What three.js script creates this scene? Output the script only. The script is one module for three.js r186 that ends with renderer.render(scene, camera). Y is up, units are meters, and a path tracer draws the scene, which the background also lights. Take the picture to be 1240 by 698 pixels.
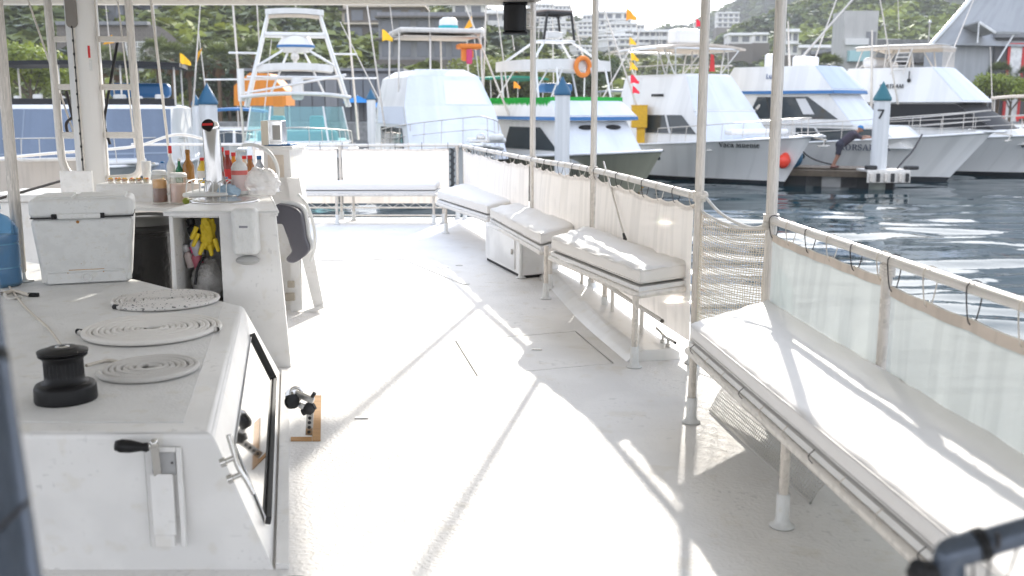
import * as THREE from 'three';
import { RoundedBoxGeometry } from 'three/addons/geometries/RoundedBoxGeometry.js';
import { mergeGeometries, mergeVertices, toCreasedNormals } from 'three/addons/utils/BufferGeometryUtils.js';
import { MarchingCubes } from 'three/addons/objects/MarchingCubes.js';
import { TextGeometry } from 'three/addons/geometries/TextGeometry.js';
import { FontLoader } from 'three/addons/loaders/FontLoader.js';

// ---------------------------------------------------------------- camera, sky, sun, exposure
const V3 = THREE.Vector3;
const scene = new THREE.Scene();
const EYE = 1.55, FOCAL = 1206, PITCH = Math.atan(219 / FOCAL);      // a 35 mm lens, held 1.55 m above the deck
const camera = new THREE.PerspectiveCamera(2 * Math.atan(349 / FOCAL) * 180 / Math.PI, 1240 / 698, 0.05, 4000);
camera.position.set(0, EYE, 0);
camera.rotation.set(-PITCH, 0, 0);
camera.focus = 6.5; camera.userData.fStop = 2.8;
scene.add(camera);
const SUN_AZ = 10.8 * Math.PI / 180, SUN_EL = 22.6 * Math.PI / 180;
const sunDir = new V3(Math.sin(SUN_AZ) * Math.cos(SUN_EL), Math.sin(SUN_EL), -Math.cos(SUN_AZ) * Math.cos(SUN_EL));
const sun = new THREE.DirectionalLight(new THREE.Color(1, 0.94, 0.85), 3.6);
sun.target.position.set(0, 0, -20); sun.position.copy(sunDir).multiplyScalar(120).add(sun.target.position);
sun.castShadow = true; sun.shadow.radius = 1.6; sun.shadow.mapSize.set(4096, 4096);
Object.assign(sun.shadow.camera, { left: -60, right: 60, top: 60, bottom: -60, near: 1, far: 400 });
scene.add(sun, sun.target);

// seeded noise
function rng(seed) { let s = seed >>> 0; return () => { s |= 0; s = s + 0x6D2B79F5 | 0; let t = Math.imul(s ^ s >>> 15, 1 | s); t = t + Math.imul(t ^ t >>> 7, 61 | t) ^ t; return ((t ^ t >>> 14) >>> 0) / 4294967296; }; }
const rand = rng(20240);
const R = (a, b) => a + (b - a) * rand();
function h3(x, y, z) { let n = Math.imul(x, 374761393) + Math.imul(y, 668265263) + Math.imul(z, 2147483647 ^ 0x5bd1e995) | 0; n = Math.imul(n ^ n >>> 13, 1274126177); return ((n ^ n >>> 16) >>> 0) / 4294967296; }
const sm = t => t * t * (3 - 2 * t);
function noise3(x, y, z, per = 0) {
  const xi = Math.floor(x), yi = Math.floor(y), zi = Math.floor(z), u = sm(x - xi), v = sm(y - yi), w = sm(z - zi);
  const m = k => per ? ((k % per) + per) % per : k;
  const c = (a, b, d) => h3(m(xi + a), m(yi + b), m(zi + d));
  const L = (a, b, t) => a + (b - a) * t;
  return L(L(L(c(0, 0, 0), c(1, 0, 0), u), L(c(0, 1, 0), c(1, 1, 0), u), v), L(L(c(0, 0, 1), c(1, 0, 1), u), L(c(0, 1, 1), c(1, 1, 1), u), v), w);
}
function fbm(x, y, z, oct = 4, per = 0) { let s = 0, a = 0.5, f = 1; for (let i = 0; i < oct; i++) { s += a * noise3(x * f, y * f, z * f + i * 17, per ? per * f : 0); a /= 2; f *= 2; } return s / (1 - Math.pow(0.5, oct)); }
const clamp = (x, a = 0, b = 1) => Math.min(b, Math.max(a, x));
const smooth = (a, b, x) => sm(clamp((x - a) / (b - a)));
const lerp = (a, b, t) => a + (b - a) * t;

{ // sky: hazy bright air, thin high cloud
  const W = 1024, Hh = 512, d = new Float32Array(W * Hh * 4);
  for (let j = 0; j < Hh; j++) for (let i = 0; i < W; i++) {
    const el = ((j + 0.5) / Hh - 0.5) * Math.PI, az = ((i + 0.5) / W - 0.5) * 2 * Math.PI;
    const x = Math.cos(el) * Math.cos(az), y = Math.sin(el), z = Math.cos(el) * Math.sin(az);
    const up = Math.max(y, 0), t = Math.pow(up, 0.55);
    let r = lerp(1.16, 0.5, t), g = lerp(1.16, 0.63, t), b = lerp(1.16, 0.9, t);
    const cs = x * sunDir.x + y * sunDir.y + z * sunDir.z;
    const glow = 0.8 * Math.exp(-(1 - cs) * 7) + 0.9 * Math.exp(-(1 - cs) * 30);
    r += glow * 1.0; g += glow * 0.96; b += glow * 0.88;
    const k = 1 / (up + 0.18), n = fbm(x * k * 1.3 + 5, z * k * 1.3, 3.1, 5);
    const c = smooth(0.5, 0.78, n) * 0.7 * smooth(0.0, 0.12, y);
    const cl = 1.0 + 0.8 * glow;
    r = lerp(r, cl, c); g = lerp(g, cl, c); b = lerp(b, cl * 1.02, c);
    if (y < 0) { const q = smooth(0, -0.25, y); r = lerp(r, 0.25, q); g = lerp(g, 0.3, q); b = lerp(b, 0.33, q); }
    d.set([r, g, b, 1], (j * W + i) * 4);
  }
  const sky = new THREE.DataTexture(d, W, Hh, THREE.RGBAFormat, THREE.FloatType);
  sky.mapping = THREE.EquirectangularReflectionMapping; sky.magFilter = THREE.LinearFilter; sky.minFilter = THREE.LinearFilter; sky.needsUpdate = true;
  scene.background = sky; scene.environment = sky;
}
scene.fog = new THREE.FogExp2(new THREE.Color(0.95, 0.97, 1.0), 0.00036);
const EXPOSURE = 2.2;

// ---------------------------------------------------------------- helpers
// pixel of a 1240 x 698 view to a point: on the level y = h, or at the distance D ahead
function ray(px, py) { const a = (px - 620) / FOCAL, b = -(py - 349) / FOCAL; return [a, b * Math.cos(PITCH) - Math.sin(PITCH), Math.cos(PITCH) + b * Math.sin(PITCH)]; }
function G(px, py, h = 0) { const [a, y, D] = ray(px, py), t = (h - EYE) / y; return new V3(a * t, h, -D * t); }
function A(px, py, D) { const [a, y, d] = ray(px, py), t = D / d; return new V3(a * t, EYE + y * t, -D); }
const v = (x, y, z) => new V3(x, y, z);
const used = {};
function numbered(n) { if (!(n in used)) { used[n] = 0; return n; } return `${n}_${String(++used[n]).padStart(3, '0')}`; }
function tag(o, label, category, group, kind) { if (label) o.userData.label = label; if (category) o.userData.category = category; if (group) o.userData.group = group; if (kind) o.userData.kind = kind; return o; }
function thing(name, label, category, p = [0, 0, 0], turn = 0, group) {
  const o = new THREE.Group(); o.name = numbered(name); o.position.set(...(p.isVector3 ? [p.x, p.y, p.z] : p)); o.rotation.y = turn; scene.add(o); return tag(o, label, category, group);
}
function mesh(name, geo, mat, parent) {
  const g = Array.isArray(geo) ? merge(geo) : geo;
  const m = new THREE.Mesh(g, mat); m.name = parent ? name : numbered(name); m.castShadow = m.receiveShadow = true; (parent || scene).add(m); return m;
}
function copy(o, label, group) { const c = o.clone(); c.name = numbered(o.name.replace(/_\d{3}$/, '')); c.userData = { ...o.userData }; if (label) c.userData.label = label; if (group) c.userData.group = group; scene.add(c); return c; }
// uv in metres, projected along the face's main axis
function metric(g) {
  const p = g.attributes.position, n = g.attributes.normal, uv = new Float32Array(p.count * 2);
  for (let i = 0; i < p.count; i++) {
    const ax = Math.abs(n.getX(i)), ay = Math.abs(n.getY(i)), az = Math.abs(n.getZ(i));
    if (ay >= ax && ay >= az) { uv[2 * i] = p.getX(i); uv[2 * i + 1] = p.getZ(i); } else if (ax >= az) { uv[2 * i] = p.getZ(i); uv[2 * i + 1] = p.getY(i); } else { uv[2 * i] = p.getX(i); uv[2 * i + 1] = p.getY(i); }
  }
  g.setAttribute('uv', new THREE.BufferAttribute(uv, 2)); return g;
}
function plain(g) {
  let q = g.index ? g.toNonIndexed() : g.clone();
  if (!q.attributes.normal) q.computeVertexNormals();
  for (const k of Object.keys(q.attributes)) if (!['position', 'normal', 'uv'].includes(k)) q.deleteAttribute(k);
  if (!q.userData.keepUV) metric(q);
  return q;
}
function merge(list) { return mergeGeometries(list.filter(Boolean).map(g => { const k = g.userData.keepUV; const q = g.index ? g.toNonIndexed() : g.clone(); q.userData.keepUV = k; return plain(q); })); }
const UPV = v(0, 1, 0);
function orient(g, a, b) { const d = b.clone().sub(a), L = d.length(); g.applyQuaternion(new THREE.Quaternion().setFromUnitVectors(UPV, d.normalize())); const c = a.clone().add(b).multiplyScalar(0.5); g.translate(c.x, c.y, c.z); return g; }
function pipe(a, b, r = 0.02, r2 = r, seg = 12) { return orient(new THREE.CylinderGeometry(r2, r, a.distanceTo(b), seg, 1), a, b); }
function path(pts, r = 0.02, seg = 40, rad = 8, closed = false, tension = 0.5) { return new THREE.TubeGeometry(new THREE.CatmullRomCurve3(pts, closed, 'catmullrom', tension), seg, r, rad, closed); }
function poly(pts, r = 0.02, seg = 10) { const g = []; for (let i = 0; i + 1 < pts.length; i++) g.push(pipe(pts[i], pts[i + 1], r, r, seg)); for (let i = 1; i + 1 < pts.length; i++) g.push(ball(pts[i], r * 1.01, seg)); return merge(g); }
function ball(p, r, seg = 12, sy = 1) { const g = new THREE.SphereGeometry(r, seg, Math.max(6, seg * 0.6 | 0)); g.scale(1, sy, 1); g.translate(p.x, p.y, p.z); return g; }
function box(w, h, d, x = 0, y = 0, z = 0, r = 0.004) { const g = r > 0 ? new RoundedBoxGeometry(w, h, d, 2, Math.min(r, w / 2.1, h / 2.1, d / 2.1)) : new THREE.BoxGeometry(w, h, d); g.translate(x, y, z); return g; }
function bar(a, b, w, h, r = 0.003) { const L = a.distanceTo(b); return orient(box(w, L, h, 0, 0, 0, r), a, b); }
function lathe(prof, seg = 32, p = null) { const g = new THREE.LatheGeometry(prof.map(q => new THREE.Vector2(q[0], q[1])), seg); if (p) g.translate(p.x, p.y, p.z); return g; }
function cyl(r1, r2, h, p, seg = 24) { const g = new THREE.CylinderGeometry(r2, r1, h, seg); g.translate(p.x, p.y + h / 2, p.z); return g; }
function tri(pts) { const g = new THREE.BufferGeometry(); g.setAttribute('position', new THREE.BufferAttribute(new Float32Array(pts.flatMap(p => [p.x, p.y, p.z])), 3)); g.computeVertexNormals(); return g; }
function quads(list) { return tri(list.flatMap(([a, b, c, d]) => [a, b, c, a, c, d])); }
// solid between an outline and the same outline moved by d
function prism(pts, d) {
  const q = pts.map(p => p.clone().add(d)), n = pts.length, f = [];
  for (let i = 1; i + 1 < n; i++) { f.push(pts[0], pts[i], pts[i + 1]); f.push(q[0], q[i + 1], q[i]); }
  for (let i = 0; i < n; i++) { const k = (i + 1) % n; f.push(pts[i], q[i], q[k], pts[i], q[k], pts[k]); }
  return tri(f);
}
function grid(nu, nv, f, flip = false) {     // f(u, v) -> V3; smooth surface with uv in metres along it
  const pos = [], uv = [], idx = [];
  for (let j = 0; j <= nv; j++) for (let i = 0; i <= nu; i++) { const p = f(i / nu, j / nv); pos.push(p.x, p.y, p.z); }
  const at = (i, j) => { const k = (j * (nu + 1) + i) * 3; return v(pos[k], pos[k + 1], pos[k + 2]); };
  const us = [0], vs = [0]; for (let i = 1; i <= nu; i++) us.push(us[i - 1] + at(i, 0).distanceTo(at(i - 1, 0))); for (let j = 1; j <= nv; j++) vs.push(vs[j - 1] + at(0, j).distanceTo(at(0, j - 1)));
  for (let j = 0; j <= nv; j++) for (let i = 0; i <= nu; i++) uv.push(us[i], vs[j]);
  for (let j = 0; j < nv; j++) for (let i = 0; i < nu; i++) { const a = j * (nu + 1) + i, b = a + 1, c = a + nu + 1, d = c + 1; flip ? idx.push(a, c, b, b, c, d) : idx.push(a, b, c, b, d, c); }
  const g = new THREE.BufferGeometry(); g.setAttribute('position', new THREE.Float32BufferAttribute(pos, 3)); g.setAttribute('uv', new THREE.Float32BufferAttribute(uv, 2)); g.setIndex(idx); g.computeVertexNormals(); g.userData.keepUV = true; return g;
}
// upholstery on a four cornered plan (points clockwise or not), soft edges and folds
function cushionGeo(c, y0, y1, r = 0.03, bulge = 0.012, fold = 0.006, seed = 0, nu = 48, nv = 18) {
  const L = (c[0].distanceTo(c[1]) + c[3].distanceTo(c[2])) / 2, W = (c[0].distanceTo(c[3]) + c[1].distanceTo(c[2])) / 2, T = y1 - y0;
  const g = new THREE.BoxGeometry(L, T, W, nu, 6, nv), p = g.attributes.position, q = v(0, 0, 0);
  for (let i = 0; i < p.count; i++) {
    q.fromBufferAttribute(p, i);
    const inner = v(clamp(q.x, -L / 2 + r, L / 2 - r), clamp(q.y, -T / 2 + r, T / 2 - r), clamp(q.z, -W / 2 + r, W / 2 - r)), d = q.clone().sub(inner);
    if (d.lengthSq() > 0) q.copy(inner).add(d.normalize().multiplyScalar(r));
    const s = q.x / L + 0.5, t = q.z / W + 0.5, top = q.y / T + 0.5;
    const e = Math.min(s, 1 - s) * L, e2 = Math.min(t, 1 - t) * W;
    const n = fbm(q.x * 5 + seed, q.z * 9, seed, 3) - 0.5, w = Math.sin((q.x * 9 + q.z * 16 + 3 * fbm(q.x * 3 + seed, q.z * 3, 1, 2)) * 2) * smooth(0.12, 0, Math.min(e, e2));
    q.y += top * (bulge * smooth(0, 0.15, Math.min(e, e2)) + fold * 2 * n + fold * 0.6 * w);
    const a = c[0].clone().lerp(c[1], s), b = c[3].clone().lerp(c[2], s), o = a.lerp(b, t);
    p.setXYZ(i, o.x, y0 + T / 2 + q.y, o.z);
  }
  const m = mergeVertices((g.deleteAttribute('normal'), g.deleteAttribute('uv'), g), 1e-4); m.computeVertexNormals(); return toCreasedNormals(m, 0.9);
}

// ---------------------------------------------------------------- textures and materials
function tex(size, f, srgb = false, rep = 1) {
  const d = new Uint8Array(size * size * 4);
  for (let j = 0; j < size; j++) for (let i = 0; i < size; i++) { const c = f(i / size, j / size); const a = Array.isArray(c) ? c : [c, c, c]; for (let k = 0; k < 3; k++) d[(j * size + i) * 4 + k] = clamp(a[k]) * 255; d[(j * size + i) * 4 + 3] = 255; }
  const t = new THREE.DataTexture(d, size, size); t.wrapS = t.wrapT = THREE.RepeatWrapping; t.magFilter = THREE.LinearFilter; t.minFilter = THREE.LinearMipmapLinearFilter; t.generateMipmaps = true; if (srgb) t.colorSpace = THREE.SRGBColorSpace; t.repeat.set(rep, rep); t.needsUpdate = true; return t;
}
function again(t, rep, repY = rep) { const c = t.clone(); c.repeat.set(rep, repY); c.needsUpdate = true; return c; }
const T = {
  grit: tex(512, (u, w) => 0.4 * fbm(u * 128, w * 128, 2, 2, 128) + 0.6 * smooth(0.42, 0.66, noise3(u * 80, w * 80, 5, 80)), false, 1 / 0.9),
  soft: tex(256, (u, w) => fbm(u * 4, w * 4, 1, 6, 4), false, 1 / 1.4),
  worn: tex(512, (u, w) => { const n = fbm(u * 5, w * 5, 8, 6, 5), s = fbm(u * 40, w * 3, 4, 3, 0); return 0.8 + 0.2 * smooth(0.28, 0.62, n) - 0.05 * (s - 0.5); }, false, 1 / 2.3),
  dirt: tex(512, (u, w) => { const n = fbm(u * 6, w * 6, 11, 6, 6), m = smooth(0.62, 0.8, fbm(u * 16, w * 16, 3, 4, 16)); const sp = smooth(0.8, 0.86, noise3(u * 90, w * 90, 7, 90)) * smooth(0.5, 0.7, n), k = 0.94 + 0.06 * smooth(0.3, 0.6, n) - 0.05 * m - 0.16 * sp; return [k, k * (1 - 0.015 * m), k * (1 - 0.05 * m)]; }, false, 1 / 1.7),
  weave: tex(256, (u, w) => 0.5 + 0.25 * Math.sin(u * Math.PI * 2 * 64) * Math.cos(w * Math.PI * 2 * 64) + 0.25 * (noise3(u * 32, w * 32, 2, 32) - 0.5), false, 1 / 0.14),
  streak: tex(512, (u, w) => { const n = fbm(u * 24, w * 2, 6, 4, 0), b = fbm(u * 5, w * 5, 2, 5, 5); const k = 0.9 + 0.1 * smooth(0.3, 0.6, n) - 0.07 * smooth(0.5, 0.8, b); return [k, k * 0.995, k * 0.975]; }, false, 1 / 1.1),
  metal: tex(256, (u, w) => 0.35 + 0.4 * fbm(u * 9, w * 9, 3, 5, 9), false, 1 / 0.35),
  pit: tex(256, (u, w) => { const n = fbm(u * 14, w * 14, 13, 4, 14); const k = 0.86 + 0.14 * smooth(0.35, 0.55, n); return [k, k * 0.99, k * 0.97]; }, false, 1 / 0.4),
  wood: tex(256, (u, w) => { const n = fbm(u * 3, w * 40, 3, 4, 0), k = 0.6 + 0.4 * n; return [k, k, k]; }, false, 1 / 0.8),
  leaf: tex(128, (u, w) => { const k = 0.75 + 0.35 * fbm(u * 8, w * 8, 1, 3, 8); return [k, k, k * 0.9]; }),
  twist: tex(128, (u, w) => { const s = Math.abs(Math.sin((u * 16 + w * 2) * Math.PI)); return 0.35 + 0.65 * s; }),
  rock: tex(512, (u, w) => { const n = fbm(u * 8, w * 8, 8, 6, 8); return 0.55 + 0.6 * (n - 0.2); }, false, 1 / 18),
  ripple: tex(512, (u, w) => fbm(u * 10, w * 10, 4, 5, 10), false, 1 / 4),
};
const C = (r, g, b) => new THREE.Color().setRGB(r, g, b);
const std = (c, rough, o = {}) => new THREE.MeshStandardMaterial({ color: c, roughness: rough, ...o });
const phy = (c, rough, o = {}) => new THREE.MeshPhysicalMaterial({ color: c, roughness: rough, ...o });
const M = {
  deck: std(C(0.82, 0.80, 0.775), 0.62, { map: T.dirt, bumpMap: T.grit, bumpScale: 0.0017 }),
  gel: phy(C(0.82, 0.81, 0.79), 0.38, { map: again(T.dirt, 0.8), bumpMap: again(T.soft, 1.2), bumpScale: 0.002, clearcoat: 0.25, clearcoatRoughness: 0.25 }),
  gelGrit: std(C(0.74, 0.735, 0.72), 0.6, { map: again(T.dirt, 1.1), bumpMap: again(T.grit, 1.6), bumpScale: 0.001 }),
  white: std(C(0.8, 0.795, 0.78), 0.4, { map: T.worn }),
  plasticWhite: phy(C(0.76, 0.765, 0.75), 0.42, { map: again(T.dirt, 1.5), bumpMap: again(T.grit, 3), bumpScale: 0.0004 }),
  steel: std(C(0.62, 0.61, 0.59), 0.3, { metalness: 0.85, roughnessMap: T.metal, map: T.pit }),
  alu: std(C(0.66, 0.615, 0.56), 0.5, { metalness: 0.15, map: T.pit, roughnessMap: again(T.metal, 2), bumpMap: T.metal, bumpScale: 0.0006 }),
  aluPale: std(C(0.72, 0.69, 0.65), 0.42, { metalness: 0.15, map: T.pit, bumpMap: T.metal, bumpScale: 0.0004 }),
  chrome: std(C(0.8, 0.8, 0.8), 0.14, { metalness: 1, roughnessMap: null }),
  brushed: std(C(0.58, 0.57, 0.56), 0.34, { metalness: 0.9, roughnessMap: again(T.metal, 6, 0.7) }),
  navyPipe: std(C(0.11, 0.135, 0.18), 0.36, { metalness: 0.4, map: T.pit, roughnessMap: again(T.metal, 2), bumpMap: T.metal, bumpScale: 0.0008 }),
  canvas: phy(C(0.86, 0.81, 0.76), 0.95, { map: T.streak, bumpMap: T.weave, bumpScale: 0.0005, transmission: 0.23, thickness: 0, side: THREE.DoubleSide }),
  vinylClear: phy(C(0.79, 0.82, 0.79), 0.86, { map: again(T.streak, 0.7), bumpMap: again(T.soft, 2), bumpScale: 0.003, transmission: 0.38, thickness: 0, side: THREE.DoubleSide }),
  hem: std(C(0.7, 0.61, 0.53), 0.9, { map: T.streak, bumpMap: T.weave, bumpScale: 0.0006 }),
  awning: std(C(0.78, 0.75, 0.7), 0.9, { map: T.streak, bumpMap: T.weave, bumpScale: 0.0004, side: THREE.DoubleSide }),
  cushion: phy(C(0.83, 0.81, 0.79), 0.55, { map: T.dirt, bumpMap: again(T.soft, 3), bumpScale: 0.004 }),
  cushionOld: phy(C(0.8, 0.775, 0.75), 0.62, { map: T.streak, bumpMap: again(T.soft, 3.5), bumpScale: 0.004 }),
  rope: std(C(0.88, 0.85, 0.8), 0.9, { bumpMap: again(T.twist, 220, 2), bumpScale: 0.002 }),
  ropeFleck: std(C(0.84, 0.81, 0.77), 0.9, { bumpMap: again(T.twist, 220, 2), bumpScale: 0.002 }),
  cord: std(C(0.6, 0.55, 0.48), 0.9), cordDark: std(C(0.05, 0.045, 0.045), 0.8),
  black: phy(C(0.013, 0.013, 0.014), 0.4, { specularIntensity: 0.5, bumpMap: again(T.soft, 3), bumpScale: 0.001 }), blackMat: std(C(0.02, 0.02, 0.022), 0.75, { bumpMap: again(T.grit, 2), bumpScale: 0.0006 }),
  bag: phy(C(0.01, 0.01, 0.011), 0.42, { specularIntensity: 0.5, bumpMap: again(T.soft, 5), bumpScale: 0.012 }),
  glassDark: phy(C(0.1, 0.1, 0.1), 0.045, { metalness: 0.75, bumpMap: again(T.soft, 0.6), bumpScale: 0.002 }),
  glass: phy(C(0.03, 0.04, 0.045), 0.06), clear: phy(C(0.96, 0.98, 0.98), 0.03, { transmission: 1, thickness: 0, ior: 1.45 }),
  rubber: std(C(0.03, 0.03, 0.03), 0.7), rust: std(C(0.42, 0.2, 0.06), 0.9, { map: T.pit }),
  teak: std(C(0.55, 0.3, 0.11), 0.7, { map: T.wood, bumpMap: T.wood, bumpScale: 0.001 }), wood: std(C(0.24, 0.19, 0.14), 0.85, { map: T.wood, bumpMap: T.wood, bumpScale: 0.004 }),
  red: std(C(0.6, 0.03, 0.03), 0.5), orange: std(C(0.75, 0.22, 0.03), 0.6), yellow: std(C(0.72, 0.42, 0.02), 0.6, { map: T.pit }), green: std(C(0.02, 0.38, 0.05), 0.8, { side: THREE.DoubleSide }), greenTop: std(C(0.02, 0.22, 0.14), 0.7),
  pink: std(C(0.6, 0.06, 0.16), 0.7, { side: THREE.DoubleSide }), flagYellow: phy(C(0.8, 0.48, 0.03), 0.9, { side: THREE.DoubleSide, transmission: 0.4, thickness: 0 }), flagRed: phy(C(0.65, 0.03, 0.06), 0.9, { side: THREE.DoubleSide, transmission: 0.4, thickness: 0 }),
  hull: phy(C(0.88, 0.88, 0.88), 0.25, { map: again(T.streak, 0.12), clearcoat: 0.3, clearcoatRoughness: 0.2 }), house: phy(C(0.78, 0.775, 0.765), 0.34, { map: again(T.streak, 0.12) }),
  boatCanvas: std(C(0.69, 0.72, 0.78), 0.85, { map: again(T.streak, 0.1), bumpMap: again(T.soft, 0.8), bumpScale: 0.02 }),
  boatCanvasDeep: std(C(0.55, 0.61, 0.71), 0.85, { map: again(T.streak, 0.1), bumpMap: again(T.soft, 0.8), bumpScale: 0.02 }),
  blue: std(C(0.03, 0.15, 0.36), 0.5), blueCap: std(C(0.015, 0.1, 0.19), 0.55), teal: std(C(0.02, 0.38, 0.42), 0.6), antifoul: std(C(0.015, 0.02, 0.025), 0.6), olive: phy(C(0.36, 0.36, 0.28), 0.35, { map: again(T.streak, 0.3) }),
  oldHard: std(C(0.66, 0.58, 0.5), 0.7, { map: T.streak }), skin: std(C(0.3, 0.15, 0.1), 0.6), cloth: std(C(0.03, 0.03, 0.045), 0.9), concrete: std(C(0.36, 0.36, 0.35), 0.9, { map: again(T.rock, 0.5) }),
};
for (const k of ['worn', 'streak', 'wood']) T[k].wrapS = T[k].wrapT = THREE.MirroredRepeatWrapping;
for (const m of Object.values(M)) for (const k of ['map', 'bumpMap', 'roughnessMap']) if (m[k] && [T.worn, T.streak, T.wood].some(t => t.image === m[k].image)) m[k].wrapS = m[k].wrapT = THREE.MirroredRepeatWrapping;
const WATER = -1.5;
const flat = p => v(p.x, 0, p.z), lift = (p, y) => v(p.x, y, p.z);

// ---------------------------------------------------------------- our own deck
const R0 = A(557, 176, 14), R1 = A(643, 193, 10.2), R2 = A(718, 206, 8.3), R3 = A(846, 238, 5.95);
const N0 = A(934, 266, 5.42), N1 = A(1076, 314, 3.95), N2 = v(1.66, 0.95, -1.75);
const railCurve = new THREE.CatmullRomCurve3([R0, R1, R2, R3]);
const hatch = [G(552, 413), G(578, 455), G(742, 440)]; hatch.push(hatch[0].clone().add(hatch[2]).sub(hatch[1]));
{
  const side = [[2.1, 4], [1.98, -2], [1.86, -4], [1.62, -5.6], [1.42, -6.7], [0.98, -8.4], [0.5, -10.3], [-0.42, -14.15]];
  const left = [[-5.6, -14.15], [-6.2, -9], [-6.2, 4]];
  const out = [...side, ...left];
  const sh = new THREE.Shape(out.map(([x, z]) => new THREE.Vector2(x, -z)));
  const c = hatch.reduce((s, p) => s.add(p), v(0, 0, 0)).multiplyScalar(0.25);
  const grow = k => { const n = hatch.length, out = hatch.map((p, i) => { const q = hatch[(i + 1) % n], d = q.clone().sub(p).normalize(), m = v(-d.z, 0, d.x); if (m.dot(p.clone().sub(c)) < 0) m.negate(); return [p.clone().addScaledVector(m, k), d]; }); return out.map(([p, d], i) => { const [q, e] = out[(i + n - 1) % n]; const det = e.x * d.z - e.z * d.x, t = ((p.x - q.x) * d.z - (p.z - q.z) * d.x) / det; return q.clone().addScaledVector(e, t); }); };
  sh.holes.push(new THREE.Path(grow(0.008).map(p => new THREE.Vector2(p.x, -p.z))));
  const g = new THREE.ExtrudeGeometry(sh, { depth: 0.05, bevelEnabled: false }); g.rotateX(-Math.PI / 2); g.translate(0, -0.05, 0);
  const d = tag(mesh('deck', metric(g), M.deck), 'white non-skid deck of the foreground boat', null, null, 'structure');
  mesh('hatch_cover', metric(prism(grow(-0.004).map(p => lift(p, -0.03)), v(0, 0.029, 0))), M.deck, d);
  mesh('hatch_rim', prism(grow(0.02).map(p => lift(p, -0.052)), v(0, 0.012, 0)), M.rubber, d);
  for (const [px, py] of [[539, 325], [556, 322], [650, 424], [438, 507]]) { const p = G(px, py); mesh('fitting', [box(0.07, 0.006, 0.02, p.x, 0.003, p.z, 0.002)], M.steel, d); }
  // raised kerbs that frame the sole: the pale ribs of the far end
  const rib = (a, b, w = 0.06, hh = 0.008) => { const n = b.clone().sub(a).cross(UPV).normalize().multiplyScalar(w / 2); return prism([a.clone().add(n), b.clone().add(n), b.clone().sub(n), a.clone().sub(n)].map(p => lift(p, 0.0005)), v(0, hh, 0)); };
  mesh('deck_rib', [rib(G(360, 316), G(490, 314)), rib(G(490, 314), G(565, 345))], M.deck, d);
  const gh = new THREE.ExtrudeGeometry(new THREE.Shape(out.map(([x, z]) => new THREE.Vector2(x * 0.985, -z * 0.99))), { depth: 1.9, bevelEnabled: false }); gh.rotateX(-Math.PI / 2); gh.translate(0, -1.96, 0);
  tag(mesh('hull_side', metric(gh), M.hull), 'white hull of the foreground boat under its deck', null, null, 'structure');
}
{ // white coaming under the far benches, its low pipe and a cleat
  const base = [G(600, 290), G(655, 338), G(705, 392), G(758, 438)];
  const cv = new THREE.CatmullRomCurve3(base), dirO = u => { const t = cv.getTangent(u); return v(t.z, 0, -t.x).normalize(); };
  const prof = [[0, 0], [0.04, 0.03], [0.09, 0.06], [0.12, 0.07], [0.3, 0.068], [0.34, 0.05], [0.35, 0]];
  const o = tag(mesh('deck_coaming', grid(40, 24, (u, w) => { const k = w * (prof.length - 1), i = Math.min(prof.length - 2, k | 0), f = k - i; const p = cv.getPoint(u), d = dirO(u); const s = lerp(prof[i][0], prof[i + 1][0], f), y = lerp(prof[i][1], prof[i + 1][1], f); return v(p.x + d.x * s, 0.001 + y, p.z + d.z * s); }), M.gel), 'low white sloping coaming along the deck edge under the far benches', 'coaming');
  mesh('end_cap', prism(prof.map(([s, y]) => { const p = cv.getPoint(1), d = dirO(1); return v(p.x + d.x * s, 0.001 + y, p.z + d.z * s); }), cv.getTangent(1).multiplyScalar(0.012)), M.gel, o);
  const lp = [], posts = []; for (let i = 0; i <= 20; i++) { const u = 0.15 + i * 0.042, p = cv.getPoint(Math.min(u, 1)), d = dirO(Math.min(u, 1)); lp.push(v(p.x + d.x * 0.24, 0.24, p.z + d.z * 0.24)); if (i % 5 === 2) posts.push(pipe(lift(lp[i], 0.06), lp[i], 0.014)); }
  const r = thing('low_rail', 'low thin metal rail running above the white coaming behind the bench legs', 'rail'); mesh('rail', path(lp, 0.014, 40, 8), M.aluPale, r); for (const p of posts) mesh('stub', p, M.aluPale, r);
}
function cleat(label, a, b, up, s = 1) {   // horn cleat between two tips, standing on feet along -up
  const o = thing('cleat', label, 'cleat'); const d = b.clone().sub(a), f = t => a.clone().addScaledVector(d, t);
  const h = up.clone().multiplyScalar(0.045 * s);
  mesh('horn', path([a.clone().addScaledVector(up, 0.012 * s), f(0.25).add(h.clone().multiplyScalar(0.15)), f(0.5), f(0.75).add(h.clone().multiplyScalar(0.15)), b.clone().addScaledVector(up, 0.012 * s)], 0.0085 * s, 24, 10), M.steel, o);
  for (const t of [0.36, 0.64]) mesh('foot', [pipe(f(t).sub(h), f(t), 0.009 * s), pipe(f(t).sub(h), f(t).sub(h.clone().multiplyScalar(0.6)), 0.015 * s)], M.steel, o);
  return o;
}
cleat('small metal horn cleat on the white coaming under the last far bench', G(795, 400, 0.12), G(818, 418, 0.12), v(0, 1, 0), 1.1);

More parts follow.
